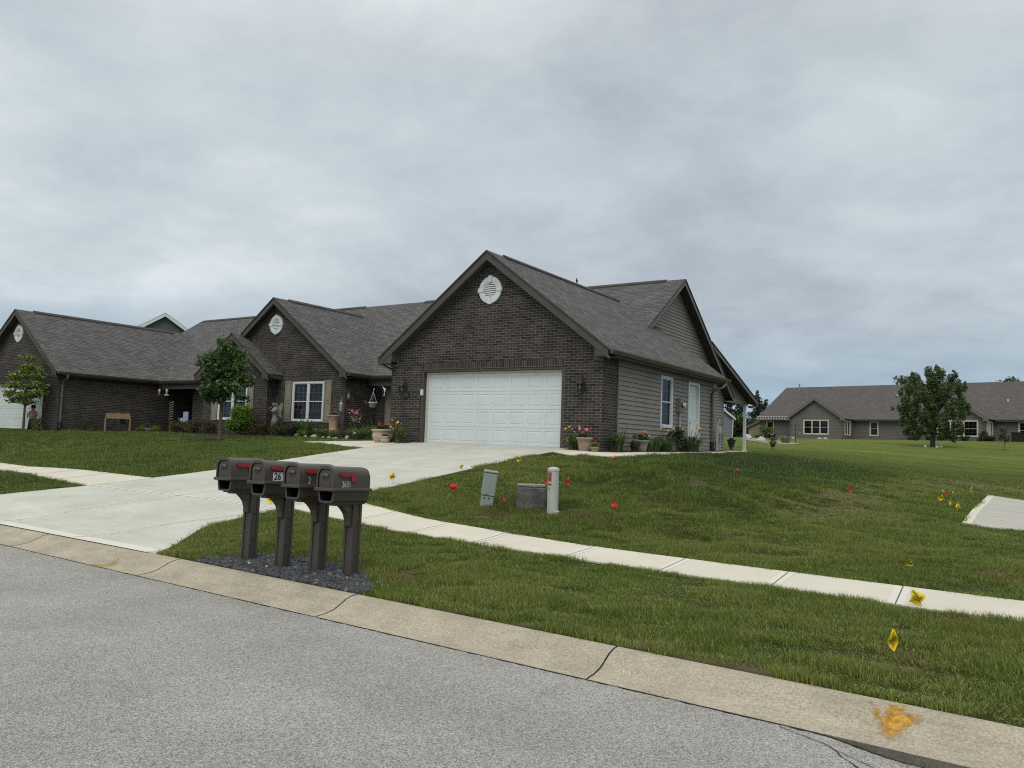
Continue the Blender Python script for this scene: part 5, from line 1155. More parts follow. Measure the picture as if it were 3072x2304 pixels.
# ================================================================ MAILBOXES
def make_mailbox(label, loc, rot, group):
    t = thing('mailbox', label, 'mailbox', loc, 0, group, rot)
    m = M(); w_ = .052
    m.box(-w_, w_, -w_, w_, -.12, .86); 
    for sx in (-1, 1):
        for sy in (-1, 1): m.box(min(sx*w_, sx*(w_+.012)) if 0 else (sx*.064 if sx < 0 else .036), (sx*.036 if sx < 0 else .064), (sy*.064 if sy < 0 else .036), (sy*.036 if sy < 0 else .064), -.12, .86)
    for z0 in (.0, .82): m.box(-.0635, .0635, -.0635, .0635, z0-.02, z0+.03)
    m.build('post', 'mailbox', t)
    for z0 in (.25, .55): m = M(); m.tube([(.050, 0, z0), (.057, 0, z0)], .008, 8); m.build('bolt', 'mailbox_dark', t)
    # curved bracket under the box
    m = M(); P = [(-.064, .83), (-.255, .83), (-.235, .79), (-.18, .75), (-.13, .70), (-.10, .63), (-.095, .57), (-.064, .555)]
    vs = [(x, y, z) for x in (-.035, .035) for y, z in P]; n = len(P)
    m.mesh(vs, [tuple(range(n)), tuple(range(2*n-1, n-1, -1))]+[(i, n+i, n+(i+1) % n, (i+1) % n) for i in range(n)])
    m.mesh([(x, y*.92-.008, z*.97+.018) for x in (.036, .040) for y, z in P], [tuple(range(2*n-1, n-1, -1))]+[(i, n+i, n+(i+1) % n, (i+1) % n) for i in range(n)])
    m.build('bracket', 'mailbox', t)
    # arched body
    def prof(wd, z0, zt, n=14):
        Q = [(-wd, z0)]
        for k in range(n+1):
            a = pi-pi*k/n; c, s = cos(a), sin(a); e = .55
            Q.append((wd*math.copysign(abs(c)**e, c), z0+.095+(zt-z0-.095)*abs(s)**.75))
        Q.append((wd, z0)); return Q
    ys = [(-.452, .985, .0), (-.447, 1.0, .0), (-.435, 1.0, 0), (.06, 1.0, 0), (.095, .97, -.008), (.115, .90, -.03), (.12, .8, -.06)]
    m = M(); rings = []
    for y, k, dz in ys: rings.append([(x*k, y, z if z < .98 else z+dz*(z-.975)/.2) for x, z in prof(.122, .97, 1.195)])
    n = len(rings[0]); vs = [p for r in rings for p in r]
    m.mesh(vs, [(i*n+k, i*n+k+1, (i+1)*n+k+1, (i+1)*n+k) for i in range(len(rings)-1) for k in range(n-1)], 0, True); m.mesh(rings[-1], [tuple(range(n))])
    inner = [(x, -.452, z) for x, z in prof(.100, .972, 1.165)]; deep = [(x, -.425, z) for x, _, z in inner]
    k_ = len(inner); m.mesh(rings[0]+inner, [(i, i+1, k_+i+1, k_+i) for i in range(k_-1)]); m.mesh(inner+deep, [(i, i+1, k_+i+1, k_+i) for i in range(k_-1)], 1)
    m.build('box', ['mailbox', 'mailbox_dark'], t)
    m = M(); D = [(x, -.438, z) for x, z in prof(.094, .974, 1.158)]; m.mesh(D+[(p[0], -.426, p[2]) for p in D], [tuple(range(len(D)))]+[(i, (i+1) % len(D), len(D)+(i+1) % len(D), len(D)+i) for i in range(len(D))])
    m.box(-.07, .07, -.441, -.437, .99, 1.05); m.box(-.045, .045, -.443, -.44, 1.0, 1.005); m.box(-.045, .045, -.443, -.44, 1.012, 1.017)
    dr_ = m.build('door', 'mailbox', t)
    m = M(); vs = []; nn = 10
    for j, (rr_, yy) in enumerate(((1, -.438), (.95, -.462), (.7, -.474), (.2, -.478))):
        for k in range(nn+1): a = pi*k/nn; vs.append((.052*rr_*cos(a), yy, 1.088+.036*rr_*sin(a)**.8))
    m.mesh(vs, [(j*(nn+1)+k, j*(nn+1)+k+1, (j+1)*(nn+1)+k+1, (j+1)*(nn+1)+k) for j in range(3) for k in range(nn)]+[tuple(j*(nn+1) for j in range(4))+tuple(j*(nn+1)+nn for j in range(3, -1, -1))])
    m.build('handle', 'mailbox', dr_)
    # ledge and newspaper tray
    m = M(); m.box(-.138, .138, -.468, .128, .938, .972, bev=.005)
    S_ = [(-.42, .118, .098), (.095, .118, .098)]
    a = [(-.118, .938), (-.112, .90), (-.098, .835), (-.085, .818), (.085, .818), (.098, .835), (.112, .90), (.118, .938)]
    vs = [(x, y, z) for y in (-.425, .10) for x, z in a]; n = len(a)
    m.mesh(vs, [(i, i+1, n+i+1, n+i) for i in range(n-1)]+[tuple(range(n, 2*n))])
    b = [(x*.80, .938-(.938-z)*.84) for x, z in a]; f0 = [(x, -.425, z) for x, z in a]; f1 = [(x, -.425, z) for x, z in b]; f2 = [(x, -.12, z) for x, z in b]
    m.mesh(f0+f1, [(i, i+1, n+i+1, n+i) for i in range(n-1)]); m.mesh(f1+f2, [(i, i+1, n+i+1, n+i) for i in range(n-1)]+[tuple(range(n, 2*n))], 1)
    m.box(-.075, .075, -.37, .09, .80, .82); m.box(-.05, .05, -.33, -.26, .785, .80)
    for sx in (-1, 1):
        X_ = lambda z: sx*(.1135-.0135*(.91-z)/.075+.002)
        m.tube([(X_(.90), -.36, .905), (X_(.90), .06, .905)], .004, 5); m.tube([(X_(.85), -.36, .852), (X_(.85), .06, .852)], .004, 5)
    m.build('paper_tray', ['mailbox', 'mailbox_dark'], t)
    m = M()
    L_ = [(-.355, 1.098), (-.345, 1.088), (-.20, 1.094), (-.195, 1.045), (-.185, 1.038), (-.155, 1.038), (-.148, 1.048), (-.148, 1.128), (-.158, 1.132), (-.345, 1.126), (-.357, 1.116)]
    n = len(L_); vs = [(x, y, z) for x in (.123, .138) for y, z in L_]; m.mesh(vs, [tuple(range(n, 2*n)), tuple(range(n-1, -1, -1))]+[(i, (i+1) % n, n+(i+1) % n, n+i) for i in range(n)])
    m.tube([(.136, -.335, 1.108), (.146, -.335, 1.108)], .009, 10); m.build('signal_flag', 'flag_red', t)
    m = M(); m.poly([(.1235, -.375, 1.075), (.1235, -.135, 1.03), (.1235, -.135, 1.135), (.1235, -.375, 1.135)]); m.build('flag_recess', 'mailbox', t)
    return t
SIDE = lambda y, z: Matrix(((0, 0, 1, .1245), (1, 0, 0, y), (0, 1, 0, z), (0, 0, 0, 1)))
MB = [(-7.75, 6.33, R(3), -.01), (-7.04, 6.22, R(2), -.01), (-6.53, 6.26, R(1), -.02), (-6.11, 6.33, R(1), -.04)]
mlab = ['grey brown mailbox on a post, leftmost of the four over the slate chips', 'mailbox with a white number plate reading 26, second from left', 'mailbox with one pale digit 2 showing, third from left of the four', 'mailbox with pale digits 2631, rightmost of the four on the slate chips']
for i, (x, y, rz, dz_) in enumerate(MB):
    t = make_mailbox(mlab[i], on(x, y, dz_), (R(-1.6-.3*(i % 2)), R(-.8), rz), 'mailboxes in a row over the slate chips')
    if i == 3: text_mesh('house_number', '2631', .092, 'digit', t, SIDE(-.262, 1.008), .0006, -.0006, .74)
    if i == 2: text_mesh('house_number', '2', .10, 'digit', t, SIDE(-.31, 1.014), .0006, -.0006, .74)
    if i == 1:
        m = M(); m.box(.1232, .1246, -.335, -.10, .978, 1.068); m.build('number_plate', 'plate_white', t); text_mesh('house_number', '26', .105, 'digit_black', t, SIDE(-.27, 1.022) @ Matrix.Translation((0, 0, .0008)), .0006, .002, .95)

# slate chips round the posts
rr = random.Random(2); V = []; F = []; MI = []
top = lambda x: float(np.interp(x, [-8.15, -7.9, -7.2, -6.6, -6.0, -5.5], [6.05, 6.62, 6.70, 6.68, 6.50, 6.02]))
for i in range(4200):
    x = rr.uniform(-8.12, -5.42); yb = y_curb(x)+.04; y = rr.uniform(yb, max(top(x), yb+.02)); lay = rr.choice((0, 0, .008, .015)); z = h(x, y)-.004+lay; s = rr.uniform(.015, .040)
    d = Euler((rr.gauss(0, .45), rr.gauss(0, .45), rr.uniform(0, 6.3))).to_matrix(); k = len(V); a, b, c = s, s*rr.uniform(.5, .9), s*rr.uniform(.25, .5)
    for q in ((-a, -b*.6, -c), (a*.7, -b, -c), (a, b*.5, -c), (-a*.6, b, -c), (-a*.8, -b*.5, c), (a*.5, -b*.8, c), (a*.8, b*.4, c), (-a*.5, b*.8, c)):
        p = d @ Vector((q[0]*rr.uniform(.8, 1.2), q[1]*rr.uniform(.8, 1.2), q[2])); V.append((x+p.x, y+p.y, z+p.z))
    F += [(k+3, k+2, k+1, k), (k+4, k+5, k+6, k+7), (k, k+1, k+5, k+4), (k+1, k+2, k+6, k+5), (k+2, k+3, k+7, k+6), (k+3, k, k+4, k+7)]; q = 1 if rr.random() < .05 else (2 if rr.random() < .004 else 0); MI += [q]*6
tag(fastmesh('slate_chips', V, F, ['gravel_stone', 'gravel_light', 'stone_white'], MI), kind='stuff')
m = M(); xs = np.linspace(-8.1, -5.45, 24); rows = [[(x, y_curb(x)+.03+(max(top(x), y_curb(x)+.05)-y_curb(x)-.03)*t) for x in xs] for t in np.linspace(0, 1, 5)]
tag(loft(rows, .006, .01).build('soil_bed', ['mulch']), kind='stuff')

# ================================================================ SURVEY FLAGS
def make_flag(label, loc, col, style, hgt=.2, yaw=0., s=1.0, group=None, ink=True, lean=(0, 0)):
    t = thing('marker_flag', label, 'marker flag', loc, yaw, group); m = M(); tx, ty = lean
    m.tube([(0, 0, -.03), (tx*.5, ty*.5, hgt*.55), (tx, ty, hgt)], .0024, 4); m.build('wire', 'wire', t)
    C_ = {'kite': [(0, 0), (-.052, -.10), (.0, -.175), (.05, -.115)], 'diamond': [(0, 0), (-.08, -.045), (-.045, -.125), (.035, -.075)],
          'square': [(0, 0), (.115, -.045), (.075, -.135), (-.045, -.09)], 'slim': [(0, 0), (-.022, -.08), (-.002, -.16), (.022, -.09)],
          'flat': [(0, .0), (-.10, -.05), (-.02, -.062), (.012, -.055)], 'pennant': [(0, 0), (-.085, -.065), (-.02, -.075), (.02, -.04)],
          'bent': [(.01, 0), (-.005, -.07), (-.045, -.14), (.02, -.10)]}[style]
    C_ = [(a*s, b*s) for a, b in C_]; n = 6; rr = random.Random(int(abs(loc[0]*997+loc[1]*131))); ph = rr.uniform(0, 6)
    def P(u, v, o=0):
        a = (C_[0][0]*(1-u)*(1-v)+C_[3][0]*u*(1-v)+C_[2][0]*u*v+C_[1][0]*(1-u)*v); b = (C_[0][1]*(1-u)*(1-v)+C_[3][1]*u*(1-v)+C_[2][1]*u*v+C_[1][1]*(1-u)*v)
        return (tx+a, ty+.012*s*sin(ph+5*u+3*v)-o, hgt+b)
    m = M(); vs = [P(i/n, j/n) for j in range(n+1) for i in range(n+1)]; N1 = n+1
    m.mesh(vs, [(j*N1+i, j*N1+i+1, (j+1)*N1+i+1, (j+1)*N1+i) for j in range(n) for i in range(n)], 0, True)
    if ink:
        for (a, b, c, d) in ((.40, .12, .46, .82), (.50, .10, .53, .80), (.57, .10, .60, .80), (.64, .12, .67, .78), (.71, .15, .73, .7), (.25, .2, .30, .55), (.14, .10, .18, .45), (.22, .68, .32, .80), (.8, .2, .82, .6), (.34, .3, .36, .7)):
            k = 5
            for q in range(k):
                v0 = b+(d-b)*q/k; v1 = b+(d-b)*(q+1)/k; m.poly([P(a, v0, .0015), P(c, v0, .0015), P(c, v1, .0015), P(a, v1, .0015)], 1)
    m.build('flag', [col, 'yellow_ink'], t); return t
gy_, gr_ = 'yellow utility flags in the grass', 'red utility flags in the grass'
FY = [((-.87, 6.55), 'kite', .19, 1.0, 'yellow marker flag with black print nearest the kerb, hanging as a kite'),
      ((-.86, 8.42), 'square', .17, 1.15, 'yellow printed flag leaning over the sidewalk joint'),
      ((-1.25, 11.01), 'flat', .07, 1.1, 'flattened yellow flag lying in the grass behind the sidewalk'),
      ((-1.04, 17.21), 'bent', .26, 1.35, 'yellow flag at the corner of the neighbouring concrete path'),
      ((-1.35, 19.74), 'kite', .22, 1.1, 'yellow flag next out from the one at the path corner'),
      ((-1.56, 20.60), 'slim', .21, 1.2, 'thin folded yellow flag just right of the red flag by the path'),
      ((-1.84, 25.28), 'bent', .21, 1.1, 'small yellow flag behind the red flag near the path'),
      ((-1.58, 28.44), 'kite', .19, 1.0, 'farthest yellow flag, alone behind the others by the path'),
      ((-1.79, 21.42), 'diamond', .18, 1.2, 'lower of two yellow flags left of the red flag by the path'),
      ((-2.05, 24.87), 'slim', .19, 1.1, 'thin upper yellow flag left of the red flag by the path'),
      ((-9.85, 15.54), 'diamond', .17, 1.15, 'yellow flag on the lawn crest below the right side of the garage door'),
      ((-10.51, 14.24), 'pennant', .14, 1.3, 'yellow flag low at the driveway edge above the green pedestal'),
      ((-10.63, 12.12), 'diamond', .25, 1.25, 'yellow flag on a wire at the driveway edge right of the mailboxes'),
      ((-11.07, 9.48), 'diamond', .15, 1.2, 'yellow flag seen between the mailbox posts against the driveway'),
      ((-10.35, 18.72), 'kite', .40, 1.25, 'yellow flag standing in the daylily right of the garage door')]
for i, ((x, y), stl, hg, s, lb) in enumerate(FY): make_flag(lb, on(x, y), 'yellow_flag', stl, hg, .65+.25*sin(i*2.3), s, gy_, i < 9 or True, lean=(-.10, .02) if i == 1 else (0, 0))
FRD = [((-9.10, 11.99), 'square', .19, 1.0, 'red flag on the lawn between driveway and green pedestal', 'red_flag'),
       ((-7.60, 11.54), 'slim', .18, 1.1, 'slim red flag between green pedestal and grey box', 'red_flag'),
       ((-7.75, 13.17), 'kite', .16, .9, 'red flag half hidden behind the white marker post', 'red_flag'),
       ((-7.41, 13.43), 'kite', .18, .95, 'red flag just right of the white marker post', 'red_flag'),
       ((-5.77, 12.05), 'kite', .2, 1.05, 'red flag low on the slope right of the marker post', 'red_flag'),
       ((-7.84, 16.36), 'pennant', .15, 1.2, 'pinkish red flag by the concrete path beside the flower pots', 'pink_flag'),
       ((-5.46, 17.58), 'kite', .20, .95, 'red flag standing on the grassy mound below the white porch post', 'red_flag'),
       ((-3.39, 19.07), 'kite', .16, .9, 'red flag in the hollow right of the grassy mound', 'red_flag'),
       ((-1.83, 23.30), 'pennant', .2, 1.4, 'red flag among the yellow flags by the neighbouring path', 'red_flag')]
for i, ((x, y), stl, hg, s, lb, c) in enumerate(FRD): make_flag(lb, on(x, y), c, stl, hg, .6+.3*sin(i*1.7+1), s, gr_, False)

# ================================================================ UTILITY BOXES
t = thing('utility_pedestal', 'pale green plastic utility pedestal leaning to the right', 'utility pedestal', on(-7.83, 11.32), 0, None, (R(1), R(6.5), R(38)))
m = M(); m.box(-.105, .105, -.105, .105, -.1, .20, bev=.012); m.build('base', 'pedestal', t)
m = M(); m.box(-.115, .115, -.115, .115, .205, .585, bev=.014); m.box(-.003, .003, -.1175, -.115, .24, .55); m.build('cover', 'pedestal', t)
m = M(); m.box(-.122, .122, -.122, .122, .59, .635, bev=.015); m.build('cap', 'pedestal', t)
for x_, z_ in ((-.03, .235), (-.06, .17), (.02, .17)): m = M(); m.tube([(x_, -.104, z_), (x_, -.122, z_)], .012, 8); m.build('bolt', 'black_metal', t)
m = M(); m.tube([(0, 0, .63), (0, 0, .642)], .01, 8); m.build('bolt', 'black_metal', t)
t = thing('utility_box', 'squat dark grey weathered ground box with pale lid', 'utility box', on(-7.12, 11.62), R(33))
m = M(); m.box(-.25, .25, -.23, .23, -.08, .35, bev=.035); m.build('body', 'box_grey', t)
m = M(); m.box(-.24, .24, -.22, .22, .343, .378, bev=.03); m.build('lid', 'box_top', t)
m = M(); m.tube([(-.08, .04, .37), (-.08, .04, .382)], .02, 8); m.build('bolt', 'box_grey', t); m = M(); m.tube([(.08, .06, .37), (.08, .06, .382)], .02, 8); m.build('bolt', 'box_grey', t)
t = thing('marker_post', 'white round utility marker post with orange stickers', 'marker post', on(-6.56, 11.39), R(30))
m = M(); m.tube([(0, 0, -.1), (0, 0, .70)], .092, 28); m.tube([(.05, -.06, -.02), (.055, -.065, .03)], .06, 12); m.build('tube', 'marker_white', t)
m = M(); m.lathe([(.096, .665), (.098, .70), (.09, .715), (.05, .733), (0, .738)], (0, 0, 0), 28); m.tube([(.02, -.093, .69), (.02, -.1, .69)], .006, 6); m.build('cap', 'marker_white', t)
def wrap(m, a0, a1, z0, z1, r, mi): 
    for k in range(6):
        a, b = a0+(a1-a0)*k/6, a0+(a1-a0)*(k+1)/6; m.poly([(r*sin(a), -r*cos(a), z0), (r*sin(b), -r*cos(b), z0), (r*sin(b), -r*cos(b), z1), (r*sin(a), -r*cos(a), z1)], mi)
m = M(); A0 = R(-60)
wrap(m, A0, A0+R(42), .50, .65, .0935, 0); wrap(m, A0, A0+R(44), .435, .47, .0935, 0); wrap(m, A0+R(14), A0+R(24), .365, .40, .0935, 0)
wrap(m, A0, A0+R(9), .51, .64, .0945, 1); wrap(m, A0+R(19), A0+R(31), .565, .6, .0945, 1); 
for k in range(4): wrap(m, A0+R(13), A0+R(40), .512+.013*k, .517+.013*k, .0945, 1)
for k in range(3): wrap(m, A0+R(14), A0+R(38), .61+.013*k, .615+.013*k, .0945, 1)
for k, wd in enumerate((3, 6, 6, 3)): wrap(m, A0+R(3+10*k), A0+R(3+10*k+wd), .44, .465, .0945, 1)
wrap(m, A0+R(17), A0+R(21), .37, .395, .0945, 1); m.build('sticker', ['sticker_orange', 'ink'], t)
# paint marks on the kerb
def curb_z(x, y):
    ya, yb = y_asph(x), y_curb(x)+.03; return float(np.interp((y-ya)/(yb-ya)*.6, [q[0] for q in PROF], [q[1] for q in PROF]))
def paint(name, polyg, matn, n=46):
    """thin sprayed coat: soft edge attribute, the material breaks it up"""
    P = np.array(polyg); x0, y0 = P.min(0)-.05; x1, y1 = P.max(0)+.05; m = M(); s = max(x1-x0, y1-y0)/n
    def sd(x, y):
        c = False; j = len(P)-1; d = 9
        for i in range(len(P)):
            a, b = P[j], P[i]
            if (b[1] > y) != (a[1] > y) and x < (a[0]-b[0])*(y-b[1])/(a[1]-b[1])+b[0]: c = not c
            t_ = np.clip(((x-a[0])*(b[0]-a[0])+(y-a[1])*(b[1]-a[1]))/((b[0]-a[0])**2+(b[1]-a[1])**2), 0, 1); d = min(d, math.hypot(x-a[0]-(b[0]-a[0])*t_, y-a[1]-(b[1]-a[1])*t_)); j = i
        return d if c else -d
    nx, ny = int((x1-x0)/s)+1, int((y1-y0)/s)+1; vs = [(x0+i*s, y0+j*s) for j in range(ny) for i in range(nx)]
    m.mesh([(x, y, curb_z(x, y)+.003) for x, y in vs], [(j*nx+i, j*nx+i+1, (j+1)*nx+i+1, (j+1)*nx+i) for j in range(ny-1) for i in range(nx-1)])
    o = m.build(name, matn); at_ = o.data.attributes.new('cover', 'FLOAT', 'POINT'); at_.data.foreach_set('value', [float(sd(x, y))/.05 for x, y in vs]); return st(o)
for nm, k_ in (('paint_yellow', 1.0), ('paint_faint', .45)):
    t = MATS[nm].node_tree; p = [n for n in t.nodes if n.bl_idname == 'ShaderNodeBsdfPrincipled'][0]; co = coords(t)
    na_ = nd(t, 'ShaderNodeTexNoise', {'Vector': co, 'Scale': 26., 'Detail': 4, 'Roughness': .7}); nb_ = nd(t, 'ShaderNodeTexNoise', {'Vector': co, 'Scale': 150., 'Detail': 3, 'Roughness': .8})
    at_ = nd(t, 'ShaderNodeAttribute', attribute_name='cover')
    s1 = nd(t, 'ShaderNodeMath', {0: na_.outputs[0], 1: 3.2, 2: at_.outputs['Fac']}, operation='MULTIPLY_ADD'); s2 = nd(t, 'ShaderNodeMath', {0: nb_.outputs[0], 1: 2.2, 2: s1.outputs[0]}, operation='MULTIPLY_ADD')
    r_ = nd(t, 'ShaderNodeMapRange', {0: s2.outputs[0], 1: 2.5, 2: 3.4, 3: 0., 4: .93*k_}); tr = nd(t, 'ShaderNodeBsdfTransparent'); mx = nd(t, 'ShaderNodeMixShader', {0: r_.outputs[0], 1: tr.outputs[0], 2: p.outputs[0]})
    t.links.new(mx.outputs[0], t.nodes['Material Output'].inputs[0])
paint('painted_marking', [(-.84, 5.36), (-.76, 5.24), (-.72, 5.36), (-.65, 5.37), (-.64, 5.28), (-.53, 5.28), (-.61, 5.18), (-.69, 5.04), (-.74, 5.10)], 'paint_yellow', 60)
paint('painted_marking', [(-9.35, 5.30), (-9.08, 5.30), (-8.98, 5.42), (-9.3, 5.70), (-9.22, 5.46), (-9.4, 5.40)], 'paint_faint', 40)

# ================================================================ BEDS BY THE GARAGE (right)
URN = [(.10, 0), (.11, .02), (.13, .1), (.155, .24), (.165, .28), (.19, .29), (.20, .31), (.20, .335)]
pot('tan flower pot with pink geraniums, largest pot right of the garage door', on(-9.78, 18.55), [(.135, 0), (.14, .02), (.175, .22), (.19, .30), (.21, .31), (.22, .34), (.22, .37)], 'pot_tan', .2, 26, 3)
pot('small tan pot with red flowers in front of the large tan pot', on(-9.44, 18.47), [(.075, 0), (.08, .02), (.095, .1), (.11, .105), (.115, .14)], 'pot_tan', .1, 14, 4, fm=('petal_red', 'petal_pink'), fs=.025, nleaf=120, lsz=.03)
pot('large grey ribbed pot with pink geraniums beside the siding', on(-9.22, 20.85), [(.14, 0), (.15, .02), (.17, .08), (.172, .09), (.18, .14), (.182, .15), (.21, .27), (.235, .28), (.25, .31), (.25, .34)], 'pot_grey', .22, 26, 5)
GL = 'plants in the bed along the garage'
lily('daylily clump at the right edge of the garage door with dry stalks', on(-10.25, 18.8), .42, .36, 110, 21, GL, ('blade_lily', 'blade_light'), [(-.25, -.1, .55), (-.3, .05, .6), (-.18, .1, .62)], ('petal_yellow',), .022, 4)
lily('arching light green daylily between the tan pots and the grey pot', on(-9.33, 19.65), .50, .40, 150, 22, GL, ('blade_lily', 'blade_light'), None, ('petal_yellow',), .022, 8)
lily('low dark spiky plant left of the grey ribbed pot', on(-9.17, 20.38), .30, .16, 120, 23, GL, ('blade_dark', 'leaf_dark'), None, wid=.03)
lily('long arching daylily right of the grey ribbed pot', on(-9.3, 21.9), .42, .45, 150, 24, GL, ('blade_lily', 'blade_light'), None, wid=.024, spread=.2)
lily('daylily with one tall yellow flower below the tall window', on(-9.3, 22.8), .46, .45, 150, 25, GL, ('blade_lily', 'blade_dark'), [(.05, -.3, .78)], ('petal_yellow',), .024, 5, spread=.2)
shrub('dark leafy flower stems in front of the electric meter', on(-9.25, 23.75, 0), (.3, .35, .75), 700, .05, ('leaf_dark', 'leaf_maple'), 26, 'plant', GL, 12, up=.5)
lily('tall dark grassy clump with orange bloom beside the white side door', on(-9.25, 24.85), .50, .5, 190, 27, GL, ('blade_lily', 'blade_dark'), [(0, -.1, .95), (.1, .35, .9)], ('petal_yellow',), .024, 12, spread=.25)
lily('fine green grass clump beyond the downspout at the garage corner', on(-10.3, 29.2), .62, .6, 260, 28, GL, ('blade_lily', 'blade_light'), None, wid=.012, spread=.45)
shrub('leafy climber at the rear siding corner', on(-11.75, 33.6), (.3, .8, .95), 900, .06, ('leaf_maple', 'leaf_bright'), 29, 'plant', GL)
# urn by the porch, wire plant stand on the lawn
t = thing('garden_urn', 'black footed garden urn beside the white porch post', 'urn', on(-12.55, 39.4)); m = M()
m.lathe([(0, 0), (.14, 0), (.14, .04), (.06, .09), (.05, .14), (.13, .22), (.17, .4), (.2, .5), (.24, .53), (.235, .56), (.2, .54), (.17, .5), (0, .5)], (0, 0, 0), 20); m.build('bowl', 'black_metal', t)
leafcloud('foliage', [(0, 0, .57, .16, .16, .08)], 120, .05, ('leaf_grey', 'leaf_cream'), t, 3)
t = thing('plant_stand', 'wire globe plant stand with a small pot on the back lawn', 'plant stand', on(-11.9, 44.6)); m = M()
for k in range(8):
    a = 2*pi*k/8; m.tube([(.24*sin(pi*f)*cos(a), .24*sin(pi*f)*sin(a), .30+.68*f) for f in np.linspace(0.02, .98, 9)], .008, 4)
for zz, r_ in ((.5, .2), (.7, .24)): m.tube([(r_*cos(q), r_*sin(q), zz) for q in np.linspace(0, 2*pi, 17)], .008, 4)
for k in range(4): a = 2*pi*k/4+.4; m.tube([(.05*cos(a), .05*sin(a), .32), (.1*cos(a), .1*sin(a), .15), (.26*cos(a), .26*sin(a), 0)], .010, 4)
m.build('frame', 'black_metal', t); m = M(); m.lathe([(0, .30), (.10, .30), (.12, .38), (.14, .42), (0, .42)], (0, 0, 0), 14); m.build('pot', 'black_metal', t)
m = M(); m.lathe([(.14, .42), (.19, .62), (.0, .62)], (0, 0, 0), 14); m.build('liner', 'leaf_grey', t); leafcloud('foliage', [(0, 0, .72, .17, .17, .13)], 160, .05, ('leaf_grey', 'leaf_maple'), t, 4)

# ================================================================ FRONT BEDS (left)
pot('large cream fluted bowl planter with red flowers by the garage brick', on(-17.25, 19.05), [(.20, 0), (.24, .02), (.30, .12), (.33, .24), (.30, .33), (.31, .35), (.36, .37), (.36, .41), (.33, .42)], 'pot_cream', .16, 20, 31, fm=('petal_red', 'petal_pink'), fs=.04, flute=.018, nf=14, sp=1.1)
pot('small cream pot beside the fluted bowl planter', on(-16.82, 18.72), [(.10, 0), (.13, .03), (.15, .12), (.12, .17), (.15, .19), (.155, .22)], 'pot_cream', .08, 0, 32, nleaf=60, flute=.015, nf=12)
lily('daylily with yellow orange blooms at the left garage brick corner', on(-16.3, 18.72), .50, .36, 190, 33, 'plants in the front beds', ('blade_lily', 'blade_light'), [(-.34, -.1, .55), (-.28, -.05, .5), (-.05, 0, .66), (.32, -.05, .34), (-.2, .1, .52), (-.12, -.1, .45), (-.38, .05, .48)], ('petal_yellow',), .02, 6)
pot('tall terracotta urn with red flowers at the brick corner right of the twin window', on(-22.62, 22.15), [(.13, 0), (.14, .1), (.16, .25), (.17, .27), (.15, .3), (.155, .45), (.19, .75), (.23, .82), (.245, .84), (.245, .88)], 'terracotta', .16, 10, 34, fm=('petal_red', 'petal_pink'), nleaf=120)
GF = 'plants in the front beds'
lily('flowering clump with red blooms under the twin window', on(-24.4, 22.35), .62, .42, 200, 35, GF, ('blade_lily', 'blade_light'), [(.25, -.1, .68), (.38, 0, .62), (.1, 0, .72), (-.1, 0, .7), (.42, -.1, .55)], ('petal_red',), .025, 6, spread=.25)
shrub('round low bright green clump below the twin window plants', on(-24.15, 22.0), (.28, .25, .30), 420, .045, ('leaf_bright', 'leaf_bright_light'), 36, 'plant', GF)
lily('mounded green plant left of the terracotta urn', on(-23.1, 22.0), .36, .40, 220, 37, GF, ('blade_light', 'blade_lily'), None, wid=.016, spread=.2)
lily('green grassy plant in front of the terracotta urn', on(-22.3, 21.75), .36, .36, 200, 38, GF, ('blade_light', 'blade_lily'), None, wid=.016, spread=.2)
lily('wide light green clump behind the entry path', on(-20.6, 21.35), .42, .48, 260, 39, GF, ('blade_light', 'blade_lily'), None, wid=.018, stalks=8, spread=.28)
lily('light green clump nearest the fluted bowl planter', on(-19.6, 21.2), .48, .42, 260, 40, GF, ('blade_light', 'blade_lily'), None, wid=.018, stalks=10, spread=.25)
RK = [(-24.45, 22.0, .13, .1, .11, 'stone_grey', 'grey white rock at the left end of the rock edging'), (-23.86, 21.9, .08, .05, .045, 'stone_white', 'small flat white stone second from the left in the edging'), (-23.2, 21.8, .2, .09, .10, 'stone_white', 'long bright white rock in the bed edging'),
      (-22.55, 21.6, .08, .06, .06, 'stone_white', 'small pale stone below the left mounded plant'), (-22.15, 21.5, .07, .06, .06, 'stone_white', 'small round white stone in front of the urn plants'), (-21.75, 21.45, .14, .07, .05, 'stone_white', 'flat white rock near the hanging pink flowers'),
      (-21.5, 21.8, .08, .07, .11, 'stone_white', 'upright white stone behind the flat white rock'), (-21.3, 20.95, .11, .07, .07, 'stone_grey', 'grey stone standing alone on the lawn by the bed'), (-20.9, 21.15, .07, .05, .04, 'stone_white', 'small flat stone right of the lone grey stone')]
for i, (x, y, a, b, c, mt_, lb) in enumerate(RK): rock(lb, on(x, y, .02), (a, b, c), mt_, 50+i, 'rocks edging the front bed')
